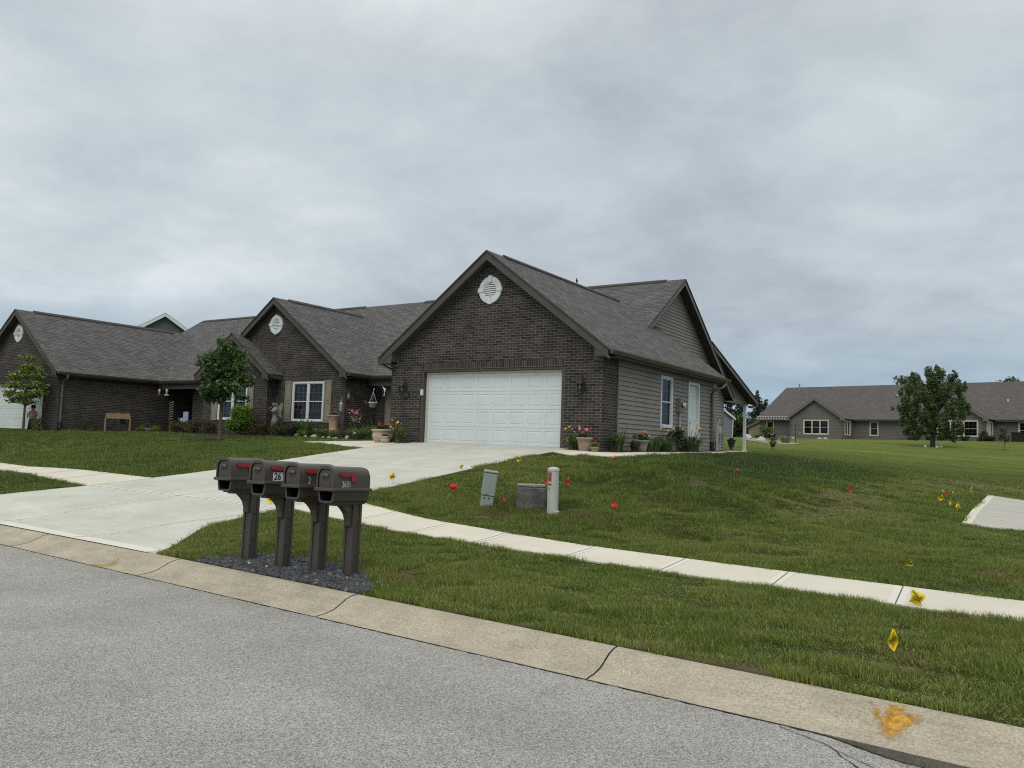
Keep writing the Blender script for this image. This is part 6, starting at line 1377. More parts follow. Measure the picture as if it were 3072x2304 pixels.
# azaleas, bright shrub
GS = 'shrubs in front of the brick gables'
shrub('large bright green shrub behind the maple trunk', on(-27.65, 21.75), (.72, .6, 1.32), 4600, .055, ('leaf_bright', 'leaf_bright_light'), 41, 'shrub', GS, 22)
for i, (x, y, rx, hh, lb) in enumerate([(-34.3, 23.2, .5, .5, 'rusty olive azalea at the left unit entry'), (-33.2, 22.9, .55, .55, 'rusty olive azalea below the garden flag'), (-32.0, 22.6, .6, .56, 'olive azalea second left of the bright shrub'), (-30.8, 21.85, .62, .60, 'olive azalea under the left shutter of the hidden window'),
                                  (-29.6, 21.75, .6, .58, 'olive azalea touching the maple trunk on its left'), (-26.6, 21.85, .62, .66, 'olive azalea touching the bright shrub on its right'), (-25.75, 22.1, .5, .60, 'dark olive azalea in front of the angel statue'), (-24.95, 22.1, .55, .58, 'dark olive azalea right of the angel statue')]):
    shrub(lb, on(x, y), (rx, .45, hh), 1500, .035, ('leaf_olive', 'leaf_rust' if i < 6 else 'leaf_maple'), 60+i, 'shrub', 'azaleas along the front of the duplex', 12)
shrub('small light green mound right of the wooden planter table', on(-36.0, 22.6), (.32, .28, .28), 520, .03, ('leaf_young', 'leaf_bright_light'), 71, 'shrub', GS)
shrub('second small light green mound near the watering can', on(-35.1, 22.75), (.36, .28, .34), 560, .03, ('leaf_young', 'leaf_bright_light'), 72, 'shrub', GS)
shrub('tangled pale flowering plant by the far left garage door', on(-37.95, 18.75), (.55, .3, .62), 900, .035, ('leaf_young', 'leaf_grey'), 73, 'plant', GF, 14)
shrub('dim twiggy shrub against the shaded brick side wall', on(-36.55, 20.3), (.25, .7, .6), 500, .03, ('leaf_dark', 'leaf_rust'), 74, 'shrub', GS)
# trees on the lawn
cm = ell_clumps((0, 0, 2.45), (1.02, 1.0, 1.42), 40, .32, 5, .25, .8)+[(-.95, .3, 2.1, .35, .3, .25), (.95, .2, 2.2, .38, .3, .28), (-1.05, .1, 1.75, .3, .3, .2), (1.15, 0, 1.55, .35, .3, .22), (.9, -.2, 1.9, .4, .3, .25), (0, 0, 3.6, .35, .3, .3), (-.75, 0, 3.1, .35, .3, .25)]
tree('maple_tree', 'young dark green maple on the front lawn before the twin gables', on(-25.0, 18.82), 1.45, .062, cm, 5600, .085, ('leaf_maple', 'leaf_maple_light'), seed=5)
cy = [(x*1.0, y, z, r, r, r*.34) for x, y, z, r in [(0, 0, 3.35, .42), (-.25, .1, 2.95, .5), (.4, 0, 2.9, .5), (-.75, 0, 2.55, .5), (.75, .1, 2.5, .55), (0, -.2, 2.6, .6), (-1.2, .1, 2.45, .42), (1.05, 0, 2.1, .5), (-.7, -.1, 2.05, .6), (.2, .1, 2.05, .7), (-1.25, 0, 1.75, .45), (1.25, 0, 1.75, .4), (-.3, 0, 1.65, .65), (.7, -.1, 1.6, .55), (-.85, 0, 1.4, .5), (.1, 0, 1.3, .5), (.6, 0, 2.95, .3), (-1.55, 0, 1.62, .3), (1.0, 0, 2.75, .25)]]
tree('maple_tree', 'small yellow green tree at the far left before the garage door', on(-38.5, 18.45), 1.35, .055, cy, 2700, .085, ('leaf_young', 'leaf_young_light'), seed=6, shell=.6)

# ================================================================ GARDEN ORNAMENTS (front)
def hook(label, loc, hgt, arms, group='shepherd hooks in the front beds', r=.011):
    t = thing('shepherd_hook', label, 'shepherd hook', loc, 0, group); m = M(); m.tube([(0, 0, -.1), (0, 0, hgt)], r, 6); m.build('pole', 'black_metal', t)
    for sx in arms: m = M(); m.tube([(0, 0, hgt-.05), (sx*.03, 0, hgt+.1), (sx*.13, 0, hgt+.2), (sx*.25, 0, hgt+.17), (sx*.31, 0, hgt+.05), (sx*.27, 0, hgt-.02)], r*.8, 6); m.build('hook_arm', 'black_metal', t)
    return t
hook('black shepherd hook beside the terracotta urn', on(-22.2, 22.3), 1.75, (1,))
hook('tall black shepherd hook holding the white basket', on(-20.0, 22.0), 1.72, (-1,))
hook('short dark hook carrying the pink flower basket', on(-21.15, 21.8), .95, (1,))
hook('thin dark pole with two arms at the left unit porch', on(-35.6, 23.4), 2.2, (-1, 1), 'shepherd hooks in the front beds')
# hanging lantern feeder
def lantern(label, loc, sm='pipe_grey', s=1.0, name='hanging_lantern', cat='lantern'):
    t = thing(name, label, cat, loc, 0); m = M(); m.lathe([(0, .26*s), (.01, .25*s), (.02*s, .2*s), (.075*s, .12*s), (.08*s, .10*s)], (0, 0, 0), 8); m.lathe([(.05*s, -.12*s), (.06*s, -.14*s), (.02*s, -.19*s), (0, -.24*s)], (0, 0, 0), 8)
    for k in range(6): a = 2*pi*k/6; m.tube([(.07*s*cos(a), .07*s*sin(a), .11*s), (.055*s*cos(a), .055*s*sin(a), -.12*s)], .006*s, 4)
    m.tube([(0, 0, .25*s), (0, 0, .36*s)], .005, 4); m.build('frame', sm, t); m = M(); m.lathe([(.05*s, -.12*s), (.066*s, .10*s)], (0, 0, 0), 8); m.build('glass_panel', 'glass_clear', t); return t
lantern('grey lantern feeder hanging left of the white basket', (-22.35, 22.25, h(-22.35, 22.25)+1.2))
lantern('dark wind chime lantern above the grey lantern feeder', (-22.0, 22.28, h(-22, 22.28)+1.62), 'black_metal', .8)
lantern('white lantern hanging in the maple branches', (-24.35, 18.7, h(-24.35, 18.7)+1.75), 'white_trim', .7)
# baskets
def basket(label, loc, flowers_n, seed, chains=True):
    t = thing('hanging_basket', label, 'hanging basket', loc, 0, 'white hanging baskets'); m = M(); m.lathe([(0, 0), (.115, 0), (.15, .16), (.165, .165), (.165, .19), (.145, .19), (.14, .15)], (0, 0, 0), 22); m.lathe([(.14, .155), (0, .16)], (0, 0, 0), 16, 1); m.build('pot', ['white_plastic', 'soil'], t)
    if chains:
        m = M()
        for k in range(3): a = 2*pi*k/3+.3; m.tube([(.15*cos(a), .15*sin(a), .18), (.01*cos(a), .01*sin(a), .56)], .006, 4)
        m.tube([(0, 0, .55), (0, 0, .66), (.03, 0, .70), (.05, 0, .67)], .010, 5); m.build('hanger', 'white_plastic', t)
    if flowers_n:
        rr = random.Random(seed); leafcloud('foliage', [(rr.uniform(-.15, .15), rr.uniform(-.12, .12), .22, .14, .14, .10) for _ in range(6)]+[(.2, 0, .12, .08, .08, .12)], 420, .045, ('leaf_maple', 'leaf_bright'), t, seed)
        flowers('blossom', [(rr.uniform(-.24, .22), rr.uniform(-.18, .05), .30+rr.uniform(-.04, .13)) for _ in range(flowers_n)]+[(.27, -.05, .1), (.24, -.05, -.02), (.29, 0, .18)], .05, ('petal_pink', 'petal_light'), t, seed)
    else: leafcloud('foliage', [(0, 0, .2, .1, .1, .03)], 40, .03, ('leaf_rust', 'leaf_olive'), t, seed)
    return t
basket('empty white hanging basket on three chains', (-20.42, 21.95, h(-20.42, 21.95)+1.18), 0, 81)
basket('white basket overflowing with pink flowers', (-20.95, 21.62, h(-20.95, 21.62)+.66), 30, 82, False)
# white hummingbird ornament on top of the pole
t = thing('bird_ornament', 'white bird ornament on the pole beside the white basket', 'bird ornament', (-19.93, 22.0, h(-20, 22)+1.78)); m = M()
m.tube([(0, 0, -.10), (.01, 0, -.03), (.02, 0, .04), (.0, 0, .11)], [.004, .022, .026, .008], 8); m.mesh([(.0, 0, .02), (-.06, -.05, .16), (-.09, -.04, .2), (.0, .01, .08), (.07, -.03, .10), (.12, -.03, .04)], [(0, 1, 2, 3), (0, 3, 4, 5)]); m.mesh([(-.01, 0, -.08), (-.035, 0, -.18), (.02, 0, -.17), (.015, 0, -.08)], [(0, 1, 2, 3)]); m.tube([(.0, 0, .10), (-.03, 0, .12), (-.08, 0, .125)], [.018, .014, .003], 6); m.build('bird_body', 'white_trim', t)
t = thing('metal_flower', 'dark metal hummingbird ornament left of the white basket', 'garden ornament', (-20.85, 22.05, h(-20.9, 22)+1.3)); m = M(); m.tube([(-.14, 0, .16), (-.05, 0, .12), (0, 0, .04), (.05, 0, 0)], [.01, .02, .03, .01], 6); m.mesh([(0, 0, .05), (.08, 0, .14), (.16, 0, .1), (.05, 0, .02)], [(0, 1, 2, 3)]); m.mesh([(0, 0, .03), (-.06, 0, -.06), (-.03, 0, -.14), (.03, 0, 0)], [(0, 1, 2, 3)]); m.build('bird_body', 'bronze', t)
m = M(); m.tube([(-20.85, 22.05, h(-20.9, 22)-.05), (-20.85, 22.05, h(-20.9, 22)+1.3)], .006, 5); q = m.build('stake', 'black_metal', None, tuple(t.location), True); q.location = (0, 0, 0); q.parent = t
# teal glass bottle
t = thing('glass_ornament', 'teal glass bottle ornament hanging by the garage corner', 'glass ornament', (-19.15, 21.7, h(-19.15, 21.7)+.92)); m = M(); m.lathe([(0, -.13), (.08, -.13), (.10, -.1), (.11, 0), (.08, .08), (.03, .13), (.02, .16), (0, .16)], (0, 0, 0), 14); m.build('bottle', 'glass_teal', t)
m = M(); m.tube([(0, 0, .15), (0, 0, .38), (.02, 0, .42), (0, 0, .46), (0, 0, .62)], .008, 5); m.tube([(.12, .05, -1.0), (.12, .05, .62), (.06, .02, .70), (0, 0, .62)], .008, 5); m.build('hanger', 'wire', t)
# garden chair with blanket, wicker arch basket, weathered board
t = thing('garden_chair', 'dark garden chair draped with a red patterned blanket', 'chair', on(-19.0, 21.6), R(20)); m = M(); m.box(-.24, .24, -.22, .22, .38, .42); m.build('seat', 'wood_dark', t)
for sx in (-.22, .22):
    for sy in (-.2, .2): m = M(); m.box(sx-.02, sx+.02, sy-.02, sy+.02, 0, .4 if sy < 0 else .85); m.build('leg', 'wood_dark', t)
m = M()
for k in range(6): m.box(-.21+k*.075, -.165+k*.075, .19, .21, .45, .86)
m.build('backrest', 'wood_dark', t)
m = M(); m.mesh([(x, .17-.01*sin(8*x), z) for z in (.42, .6, .88) for x in np.linspace(-.17, .17, 9)], [(j*9+i, j*9+i+1, (j+1)*9+i+1, (j+1)*9+i) for j in range(2) for i in range(8)])
for k in range(9): m.mesh([(-.17+k*.042, .165, .88), (-.155+k*.042, .165, .88), (-.155+k*.042, .165, .93), (-.17+k*.042, .165, .93)], [(0, 1, 2, 3)], 1)
tag(m.build('blanket', ['blanket', 'cloth_white'], None, tuple(t.location)), 'red and cream patterned blanket with fringe hung over the garden chair', 'blanket').rotation_euler = (0, 0, R(20))
t = thing('wicker_basket', 'pale arched handle basket behind the fluted bowl planter', 'basket', on(-17.75, 20.3)); m = M(); m.tube([(-.2, 0, .2), (-.21, 0, .45), (-.15, 0, .66), (0, 0, .74), (.15, 0, .66), (.21, 0, .45), (.2, 0, .2)], .026, 6); m.build('handle', 'cloth_white', t); m = M(); m.lathe([(0, 0), (.16, 0), (.2, .22), (.21, .24), (.18, .22)], (0, 0, 0), 12); m.build('basket_body', 'driftwood', t)
t = thing('weathered_board', 'upright grey weathered board leaning at the garage corner', 'board', on(-17.75, 21.0), 0); m = M(); m.mesh([(-.10, 0, 0), (.10, 0, 0), (.10, 0, 1.15), (.04, 0, 1.32), (-.06, 0, 1.25), (-.10, 0, .9), (-.10, .05, 0), (.10, .05, 0), (.10, .05, 1.15), (.04, .05, 1.32), (-.06, .05, 1.25), (-.10, .05, .9)], [(0, 1, 2, 3, 4, 5), (11, 10, 9, 8, 7, 6), (1, 7, 8, 2), (2, 8, 9, 3), (3, 9, 10, 4), (4, 10, 11, 5), (5, 11, 6, 0)]); m.build('board', 'driftwood', t)
# angel statue: draped body, wings, head
t = thing('angel_statue', 'grey stone winged angel statue against the brick', 'statue', on(-26.2, 22.35), R(-15)); m = M()
m.lathe([(0, 0), (.17, 0), (.16, .1), (.12, .14), (.13, .3), (.15, .5), (.12, .72), (.09, .80), (.11, .9), (.14, 1.02), (.12, 1.12), (.05, 1.17), (.045, 1.2)], (0, 0, 0), 14, 0, .05, 5); m.lathe([(0, -.09), (.05, -.07), (.075, 0), (.06, .07), (0, .09)], (-.05, -.04, 1.27), 10)
m.tube([(-.11, 0, 1.08), (-.2, -.08, .98), (-.17, -.15, 1.1), (-.10, -.14, 1.17)], [.045, .04, .035, .03], 8); m.tube([(.11, 0, 1.08), (.12, -.12, .97), (-.02, -.17, 1.02)], [.045, .04, .03], 8); m.build('figure', 'statue', t)
for sx, a in ((1, .34), (-1, .26)):
    m = M(); W_ = [(0, 1.05), (.08, 1.22), (.2, 1.36), (.26, 1.3), (.25, 1.1), (.18, .9), (.22, .75), (.1, .82), (0, .95)]; n = len(W_); vs = [(sx*x*a/.26, .08+.25*x+d, z) for d in (0, .03) for x, z in W_]; m.mesh(vs, [tuple(range(n)), tuple(range(2*n-1, n-1, -1))]+[(i, (i+1) % n, n+(i+1) % n, n+i) for i in range(n)]); m.build('wing', 'statue', t)
# wooden planter table
t = thing('planter_table', 'raised wooden planter box on four legs by the shaded side wall', 'planter', on(-36.05, 21.45), R(62)); m = M()
for a, b, c, d in ((-.55, .55, -.22, -.2), (-.55, .55, .2, .22), (-.55, -.53, -.2, .2), (.53, .55, -.2, .2)): m.box(a, b, c, d, .62, .86)
m.box(-.53, .53, -.2, .2, .63, .65); m.build('planter_box', 'wood_planter', t)
for sx in (-.52, .52):
    for sy in (-.19, .19): m = M(); m.box(sx-.03, sx+.03, sy-.03, sy+.03, -.05, .86); m.build('leg', 'wood_planter', t)
leafcloud('foliage', [(-.4+.16*k, 0, .88, .1, .12, .06) for k in range(6)], 260, .035, ('leaf_rust', 'leaf_cream'), t, 9)
t = thing('bench', 'low dark bench under the porch at the left unit', 'bench', on(-34.6, 24.0, .0)); m = M(); m.box(-.7, .7, -.15, .15, .40, .44); m.build('seat', 'wood_dark', t)
for sx in (-.6, .6): m = M(); m.box(sx-.03, sx+.03, -.13, .13, -.05, .4); m.build('leg', 'wood_dark', t)
t = thing('watering_can', 'grey metal watering can on the dark porch bench', 'watering can', (-34.75, 23.95, h(-34.6, 24)+.44)); m = M(); m.lathe([(0, 0), (.10, 0), (.09, .26), (.0, .26)], (0, 0, 0), 14); m.build('body', 'grey_metal', t); m = M(); m.tube([(-.08, 0, .06), (-.24, 0, .2), (-.3, 0, .28)], [.02, .013, .02], 6); m.build('spout', 'grey_metal', t); m = M(); m.tube([(.09, 0, .05), (.17, 0, .15), (.12, 0, .28), (0, 0, .3)], .008, 5); m.build('handle', 'grey_metal', t)
# hummingbird feeders on the two-armed pole
for x, lb, mt_ in ((-35.9, 'red based hummingbird feeder on the left arm of the porch pole', 'petal_red'), (-35.3, 'clear hummingbird feeder on the right arm of the porch pole', 'white_plastic')):
    t = thing('bird_feeder', lb, 'bird feeder', (x, 23.4, h(-35.6, 23.4)+1.82), 0, 'hummingbird feeders on the porch pole'); m = M(); m.lathe([(0, .0), (.035, .02), (.06, .2), (.05, .26), (0, .27)], (0, 0, 0), 12); m.build('bottle', 'glass_clear', t); m = M(); m.lathe([(0, -.04), (.10, -.04), (.12, -.02), (.10, .0), (0, .01)], (0, 0, 0), 12); m.build('base', mt_, t); m = M(); m.lathe([(.05, .25), (.045, .29), (0, .3)], (0, 0, 0), 10); m.tube([(0, 0, .3), (0, 0, .37)], .005, 4); m.build('cap', 'petal_red', t)
# stacked driftwood totem and garden flag
t = thing('wood_totem', 'stacked driftwood totem on light stakes by the left porch', 'garden ornament', on(-35.0, 23.55)); m = M(); rr = random.Random(8)
for k in range(8): a = rr.uniform(-.5, .5); z = .62+k*.115; m.tube([(-.17*cos(a), -.05, z-.03), (.0, -.06, z+.02), (.17*cos(a), -.05, z+.05)], [.025, .04, .025], 6)
m.build('driftwood_stack', 'driftwood', t); m = M(); [m.tube([(x, 0, -.05), (x, 0, .65)], .022, 6) for x in (-.12, 0, .12)]; m.build('stake', 'wood_planter', t)
t = thing('garden_flag', 'small blue patterned garden flag on a stake', 'garden flag', on(-33.4, 23.2)); m = M(); m.tube([(-.2, 0, -.05), (-.2, 0, 1.02), (.2, 0, 1.02)], .007, 5); m.build('stake', 'black_metal', t); m = M(); m.mesh([(x, .02*sin(9*x), z) for z in (.5, .75, 1.0) for x in np.linspace(-.17, .17, 7)], [(j*7+i, j*7+i+1, (j+1)*7+i+1, (j+1)*7+i) for j in range(2) for i in range(6)]); m.build('banner', 'garden_flag', t)
pot('low pale stone bowl with dark red flowers beside the planter table', on(-35.5, 22.75), [(.16, 0), (.18, .02), (.24, .14), (.27, .2)], 'stone_grey', .2, 12, 83, fm=('petal_red',), leafmats=('leaf_dark', 'leaf_rust'), name='flower_pot')
# scarecrow-like dressed figure
t = thing('dressed_figure', 'dressed garden figure with dark hat by the far left garage door', 'garden figure', on(-38.55, 18.85), R(30)); m = M(); m.lathe([(0, 0), (.2, .0), (.17, .4), (.12, .55)], (0, 0, 0), 12, 0, .06, 6); m.build('skirt', 'blade_dark', t); m = M(); m.lathe([(.12, .52), (.15, .62), (.16, .8), (.10, .9), (.04, .93)], (0, 0, 0), 12); m.tube([(-.14, 0, .85), (-.22, -.05, .7), (-.15, -.12, .58)], [.045, .04, .03], 7); m.tube([(.14, 0, .85), (.24, -.02, .7), (.2, -.06, .52)], [.045, .04, .03], 7); m.build('shirt', 'skin_cloth', t); m = M(); m.lathe([(0, -.09), (.06, -.06), (.08, 0), (.06, .07), (0, .09)], (0, 0, 1.0), 10); m.build('head', 'skin_cloth', t); m = M(); m.lathe([(.15, 1.03), (.10, 1.05), (.09, 1.15), (0, 1.17)], (0, 0, 0), 12); m.build('hat', 'black_metal', t)
t = thing('spotlight', 'small solar stake light in the bed near the entry path', 'garden light', on(-20.3, 20.95)); m = M(); m.tube([(0, 0, -.05), (0, 0, .22)], .012, 5); m.build('stake', 'black_metal', t); m = M(); m.lathe([(0, .2), (.05, .22), (.06, .27), (0, .3)], (0, 0, 0), 10); m.build('lamp_head', 'pipe_grey', t)
# bird on the ridge
t = thing('bird', 'small dark bird perched on the garage roof ridge', 'bird', (-13.34, 24.4, 7.275)); t.scale = (.75,)*3; m = M()
m.tube([(-.02, 0, .03), (0, 0, .06), (.01, 0, .12), (.0, 0, .17), (-.01, 0, .205), (-.035, 0, .215), (-.06, 0, .21)], [.012, .04, .05, .03, .03, .015, .003], 10); m.tube([(.01, 0, .06), (.05, 0, .0), (.06, 0, -.03)], [.025, .014, .012], 6)
m.tube([(-.005, .015, .05), (-.005, .015, 0)], .004, 4); m.tube([(-.005, -.015, .05), (-.005, -.015, 0)], .004, 4); m.build('bird_body', 'bird', t)

# ================================================================ FAR HOUSE (right)
FU = Vector((.9763, -.2164, 0)); FN = Vector((-.2164, -.9763, 0)); FO = Vector((-.75, 96.25, 0))
fl_ = tuple(FO+Vector((0, 0, 3.1)))
far = thing('ranch_house', 'long taupe sided ranch house behind the rear lawn', 'house', fl_)
W0 = FR(FO, FU, FN)
def SFR(s): return FR(FO+FU*s, -FN, FU)                 # side wall facing right at s; u = depth behind the front wall
def fb(m, name, mats): return m.build(name, mats, far, fl_, True)
LF = .16; EZ = 5.65
m = M(); S0, S1 = -28.9, 14.0
wall(m, W0, [(S0, 2.7), (S1, 2.7), (S1, EZ), (S0, EZ)], [(-15.24, -14.24, 3.73, 5.44), (-28.04, -27.02, 3.74, 5.43), (-.4, 1.4, 3.7, 5.44)], lap=LF, dep=.012)
G1 = FR(FO+FN*2.9, FU, FN)
wall(m, G1, [(-23.5, 2.7), (-17.05, 2.7), (-17.05, 5.75), (-20.4, 7.95), (-23.5, 5.75)], [(-21.8, -18.72, 3.74, 5.47)], lap=LF, dep=.012)
wall(m, SFR(-17.05), [(-2.9, 2.7), (0, 2.7), (0, EZ), (-2.9, EZ)], [(-2.55, -1.0, 3.72, 5.42)], lap=LF, dep=.012)
wall(m, FR(FO+FU*-23.5, -FN, -FU), [(-2.9, 2.7), (0, 2.7), (0, EZ), (-2.9, EZ)], lap=LF)
wall(m, G1, [(-9.1, 2.7), (-2.6, 2.7), (-2.6, 5.75), (-5.85, 7.95), (-9.1, 5.75)], [(-7.2, -3.25, 3.74, 5.45)], lap=LF, dep=.012)
wall(m, SFR(-2.6), [(-2.9, 2.7), (0, 2.7), (0, EZ), (-2.9, EZ)], [(-2.6, -1.5, 3.5, 5.42), (-1.3, -.4, 3.15, 5.42)], lap=LF, dep=.012)
fb(m, 'siding_wall', 'siding_far')
m = M(); wall(m, FR(FO+FU*S0, -FN, -FU), [(0, 2.7), (16, 2.7), (16, EZ), (8, 10.1), (0, EZ)]); wall(m, SFR(S1), [(0, 2.7), (16, 2.7), (16, EZ), (8, 10.1), (0, EZ)]); wall(m, FR(FO-FN*16, FU, -FN), [(S0, 2.7), (S1, 2.7), (S1, EZ), (S0, EZ)]); fb(m, 'end_wall', 'siding_far')
m = M(); sb = FR(FO-FN*3.4, FU, FN); wall(m, sb, [(-32.4, 2.7), (S0, 2.7), (S0, 6.1), (-32.4, 4.85)]); wall(m, FR(FO+FU*-32.4, -FN, -FU), [(3.4, 2.7), (9, 2.7), (9, 4.85), (3.4, 4.85)]); wall(m, FR(FO+FU*(S0+.01), -FN, -FU), [(0, 2.7), (3.4, 2.7), (3.4, EZ), (0, EZ)]); fb(m, 'brick_wing', 'brick_tan')
def FP(s, d, z): return W0(s, z, d)       # d outward
m = M(); rs = (10.25-EZ)/8.3
slab(m, [FP(-29.4, .4, EZ-.05), FP(S1+.4, .4, EZ-.05), FP(S1+.4, -8, 10.25), FP(-29.4, -8, 10.25)], .08); slab(m, [FP(-29.4, -16.4, EZ-.05), FP(S1+.4, -16.4, EZ-.05), FP(S1+.4, -8, 10.25), FP(-29.4, -8, 10.25)], .08)
for c in (-20.35, -5.85):
    zr_ = 8.05; e = zr_-.686*3.55; back = -(zr_-(EZ-.05))/rs
    slab(m, [FP(c, 3.25, zr_), FP(c+3.55, 3.25, e), FP(c+3.55, .3, e), FP(c, back+.25, zr_)], .08); slab(m, [FP(c, 3.25, zr_), FP(c, back+.25, zr_), FP(c-3.55, .3, e), FP(c-3.55, 3.25, e)], .08)
slab(m, [FP(-32.7, -3.1, 4.8), FP(-32.7, -9, 4.8), FP(-29.2, -9, 6.3), FP(-29.2, -3.1, 6.3)], .08)
fb(m, 'roof', ['shingle_far', 'ridge_cap'])
gf = FR(FO+FN*3.25, FU, FN)
for c in (-20.35, -5.85):
    m = M()
    for sx in (-1, 1): board(m, gf, (c, 8.0), (c+sx*3.55, 8.0-.686*3.55), .24, -.03, .01)
    for sx in (-1, 1): gf.box(m, min(c+sx*3.55, c+sx*3.1), max(c+sx*3.55, c+sx*3.1), 5.38, 5.62, -.3, .008)
    fb(m, 'fascia', 'fascia_grey')
m = M(); board(m, FR(FO+FN*-3.1, FU, FN), (-29.2, 6.25), (-32.7, 4.75), .2, -.03, .01)
fb(m, 'fascia', 'fascia_grey')
for a_, b_ in ((-16.8, -9.4), (-2.3, S1+.3), (-29.3, -23.9)): gbox(W0, 'fascia', 'fascia_grey', far, (a_, b_, 5.42, 5.62, .34, .5))
for s0, s1, d0 in ((-29.3, -23.9, 0), (-16.8, -9.4, 0), (-2.3, 14.3, 0)):
    q = gutter(far, tuple(FP(s0, .5, 0))[:2], tuple(FP(s1, .5, 0))[:2], (FN.x, FN.y), 5.64, 'fascia_grey')
m = M(); SO2 = m; [m.poly([FP(a, .5, 5.43), FP(b, .5, 5.43), FP(b, 0, 5.43), FP(a, 0, 5.43)]) for a, b in ((-29.3, -23.5), (-17, -9.1), (-2.6, S1))]; fb(m, 'soffit', 'soffit_brown')
for pts in (((-23.35, 3.1), (-23.35, 3.0)), ((-17.12, 3.1), (-17.12, 3.0)), ((-2.68, 3.1), (-2.68, 3.0))):
    s_, d_ = pts[0]; m = M(); m.tube([FP(s_, 3.2, 5.5), FP(s_, 3.0, 5.3), FP(s_, 2.97, 3.35)], .05, 6, 0); m.tube([FP(s_, 2.97, 3.45), FP(s_, 2.97, 3.0)], .07, 6, 1); fb(m, 'downspout', ['fascia_grey', 'rubber'])
WN = dict(trim=.12, proud=.05, tm='cream_trim')
window(far, G1, -21.8, -18.72, 3.74, 5.47, 3, 3, 2, gridlow=True, curtain=True, **WN); window(far, W0, -15.24, -14.24, 3.73, 5.44, 1, 3, 2, curtain='low', **WN); window(far, W0, -28.04, -27.02, 3.74, 5.43, 1, 3, 2, curtain='low', **WN)
window(far, SFR(-17.05), -2.55, -1.0, 3.72, 5.42, 2, 2, 2, gridlow=True, **WN); window(far, G1, -7.2, -3.25, 3.74, 5.45, 3, 3, 2, gridlow=True, **WN); window(far, W0, -.4, 1.4, 3.7, 5.44, 1, 3, 2, gridlow=True, **WN); window(far, SFR(-2.6), -2.6, -1.5, 3.5, 5.42, 2, 1, 1, mid=False, **WN); window(far, SFR(-2.6), -1.3, -.4, 3.15, 5.42, 1, 1, 1, mid=True, **WN)
m = M(); m.tube([FP(-27.24, -7.3, 9.7), FP(-27.24, -7.3, 10.55)], .07, 8); m.tube([FP(-27.24, -7.3, 10.52), FP(-27.24, -7.3, 10.68)], .11, 8); m.tube([FP(-27.24, -7.3, 9.6), FP(-27.24, -7.3, 9.95)], .2, 8); fb(m, 'vent_pipe', 'grey_metal')
m = M(); m.tube([FP(-24.4, -3, 7.1), FP(-24.4, -3, 7.75)], .07, 8); fb(m, 'vent_pipe', 'cream_trim'); m = M(); m.tube([FP(-2.15, -3.5, 7.3), FP(-2.15, -3.5, 8.0)], .10, 8); fb(m, 'vent_pipe', 'cream_trim')
m = M(); m.lathe([(.22, 0), (.24, .06), (.2, .2), (.1, .28), (0, .3)], FP(-13.94, -5, 8.55), 12); fb(m, 'roof_vent', 'grey_metal')
# awning
m = M(); 
for k in range(28):
    a = -28.9+k*(5.0/28); b = a+5.0/28; mi = k % 2; m.poly([FP(a, .75, 5.9), FP(b, .75, 5.9), FP(b, .75, 5.58-.03*(k % 2)), FP(a, .75, 5.58-.03*(k % 2))], mi)
W0.box(m, -28.95, -23.85, 5.88, 5.98, .5, .8); fb(m, 'awning', ['awning', 'awning_dark'])

# blue grey house and dark figure of the neighbours' houses
def simple_house(name, label, P0, ang, wdt, dep, base, eavez, ridgez, wm, rm, fm, ov=.35, cat='house', lap=.18, brick=None):
    """gable end faces the direction ang (clockwise from -Y); ridge runs away from it"""
    n = Vector((sin(ang), -cos(ang), 0)); u = Vector((cos(ang), sin(ang), 0)); o = Vector(P0); t = thing(name, label, cat, (o.x, o.y, base)); loc = (o.x, o.y, base)
    fr = FR((o.x, o.y, 0), u, n); m = M(); hw_ = wdt/2; s_ = (ridgez-eavez)/(hw_+ov)
    wall(m, fr, [(-hw_, base-.3), (hw_, base-.3), (hw_, eavez+.1), (0, ridgez-.25), (-hw_, eavez+.1)], lap=lap)
    sr_ = FR(fr(hw_, 0, 0), -n, u); wall(m, sr_, [(0, base-.3), (dep, base-.3), (dep, eavez), (0, eavez)], lap=lap); sl_ = FR(fr(-hw_, 0, 0), -n, -u); wall(m, sl_, [(0, base-.3), (dep, base-.3), (dep, eavez), (0, eavez)], lap=lap)
    wall(m, FR(fr(0, 0, -dep), u, -n), [(-hw_, base-.3), (hw_, base-.3), (hw_, eavez), (0, ridgez-.3), (-hw_, eavez)]); m.build('siding_wall', wm, t, loc, True)
    m = M()
    for sx in (-1, 1): slab(m, [fr(0, ridgez, ov), fr(sx*(hw_+ov), eavez, ov), fr(sx*(hw_+ov), eavez, -dep-ov), fr(0, ridgez, -dep-ov)], .1)
    m.build('roof', [rm, 'ridge_cap'], t, loc, True); m = M()
    for sx in (-1, 1): board(m, FR(fr(0, 0, ov), u, n), (0, ridgez-.04), (sx*(hw_+ov), eavez-.04), .3, -.02, .03)
    m.build('fascia', fm, t, loc, True)
    if brick: m = M(); fr.box(m, hw_-.02, hw_+.06, base-.2, eavez, -2.2, .04); m.build('brick_corner', 'brick_tan', t, loc, True)
    return t, fr
dh, dfr = simple_house('blue_house', 'pale blue grey sided house glimpsed beneath the porch roof', (-38.2, 104, 0), R(38), 10.5, 12, 3.3, 6.0, 10.2, 'siding_blue', 'shingle_far', 'white_trim', brick=True)
m = M(); m.tube([dfr(5.3, 5.8, .2), dfr(5.2, 3.4, .2)], .07, 6); m.build('downspout', 'white_trim', dh, tuple(dh.location), True)
simple_house('two_storey_house', 'dark slate house with pale gable trim behind the left roof', (-64.8, 42.3, 0), R(62), 9.0, 12, 1.8, 8.9, 12.15, 'siding_slate', 'shingle_far', 'white_trim')
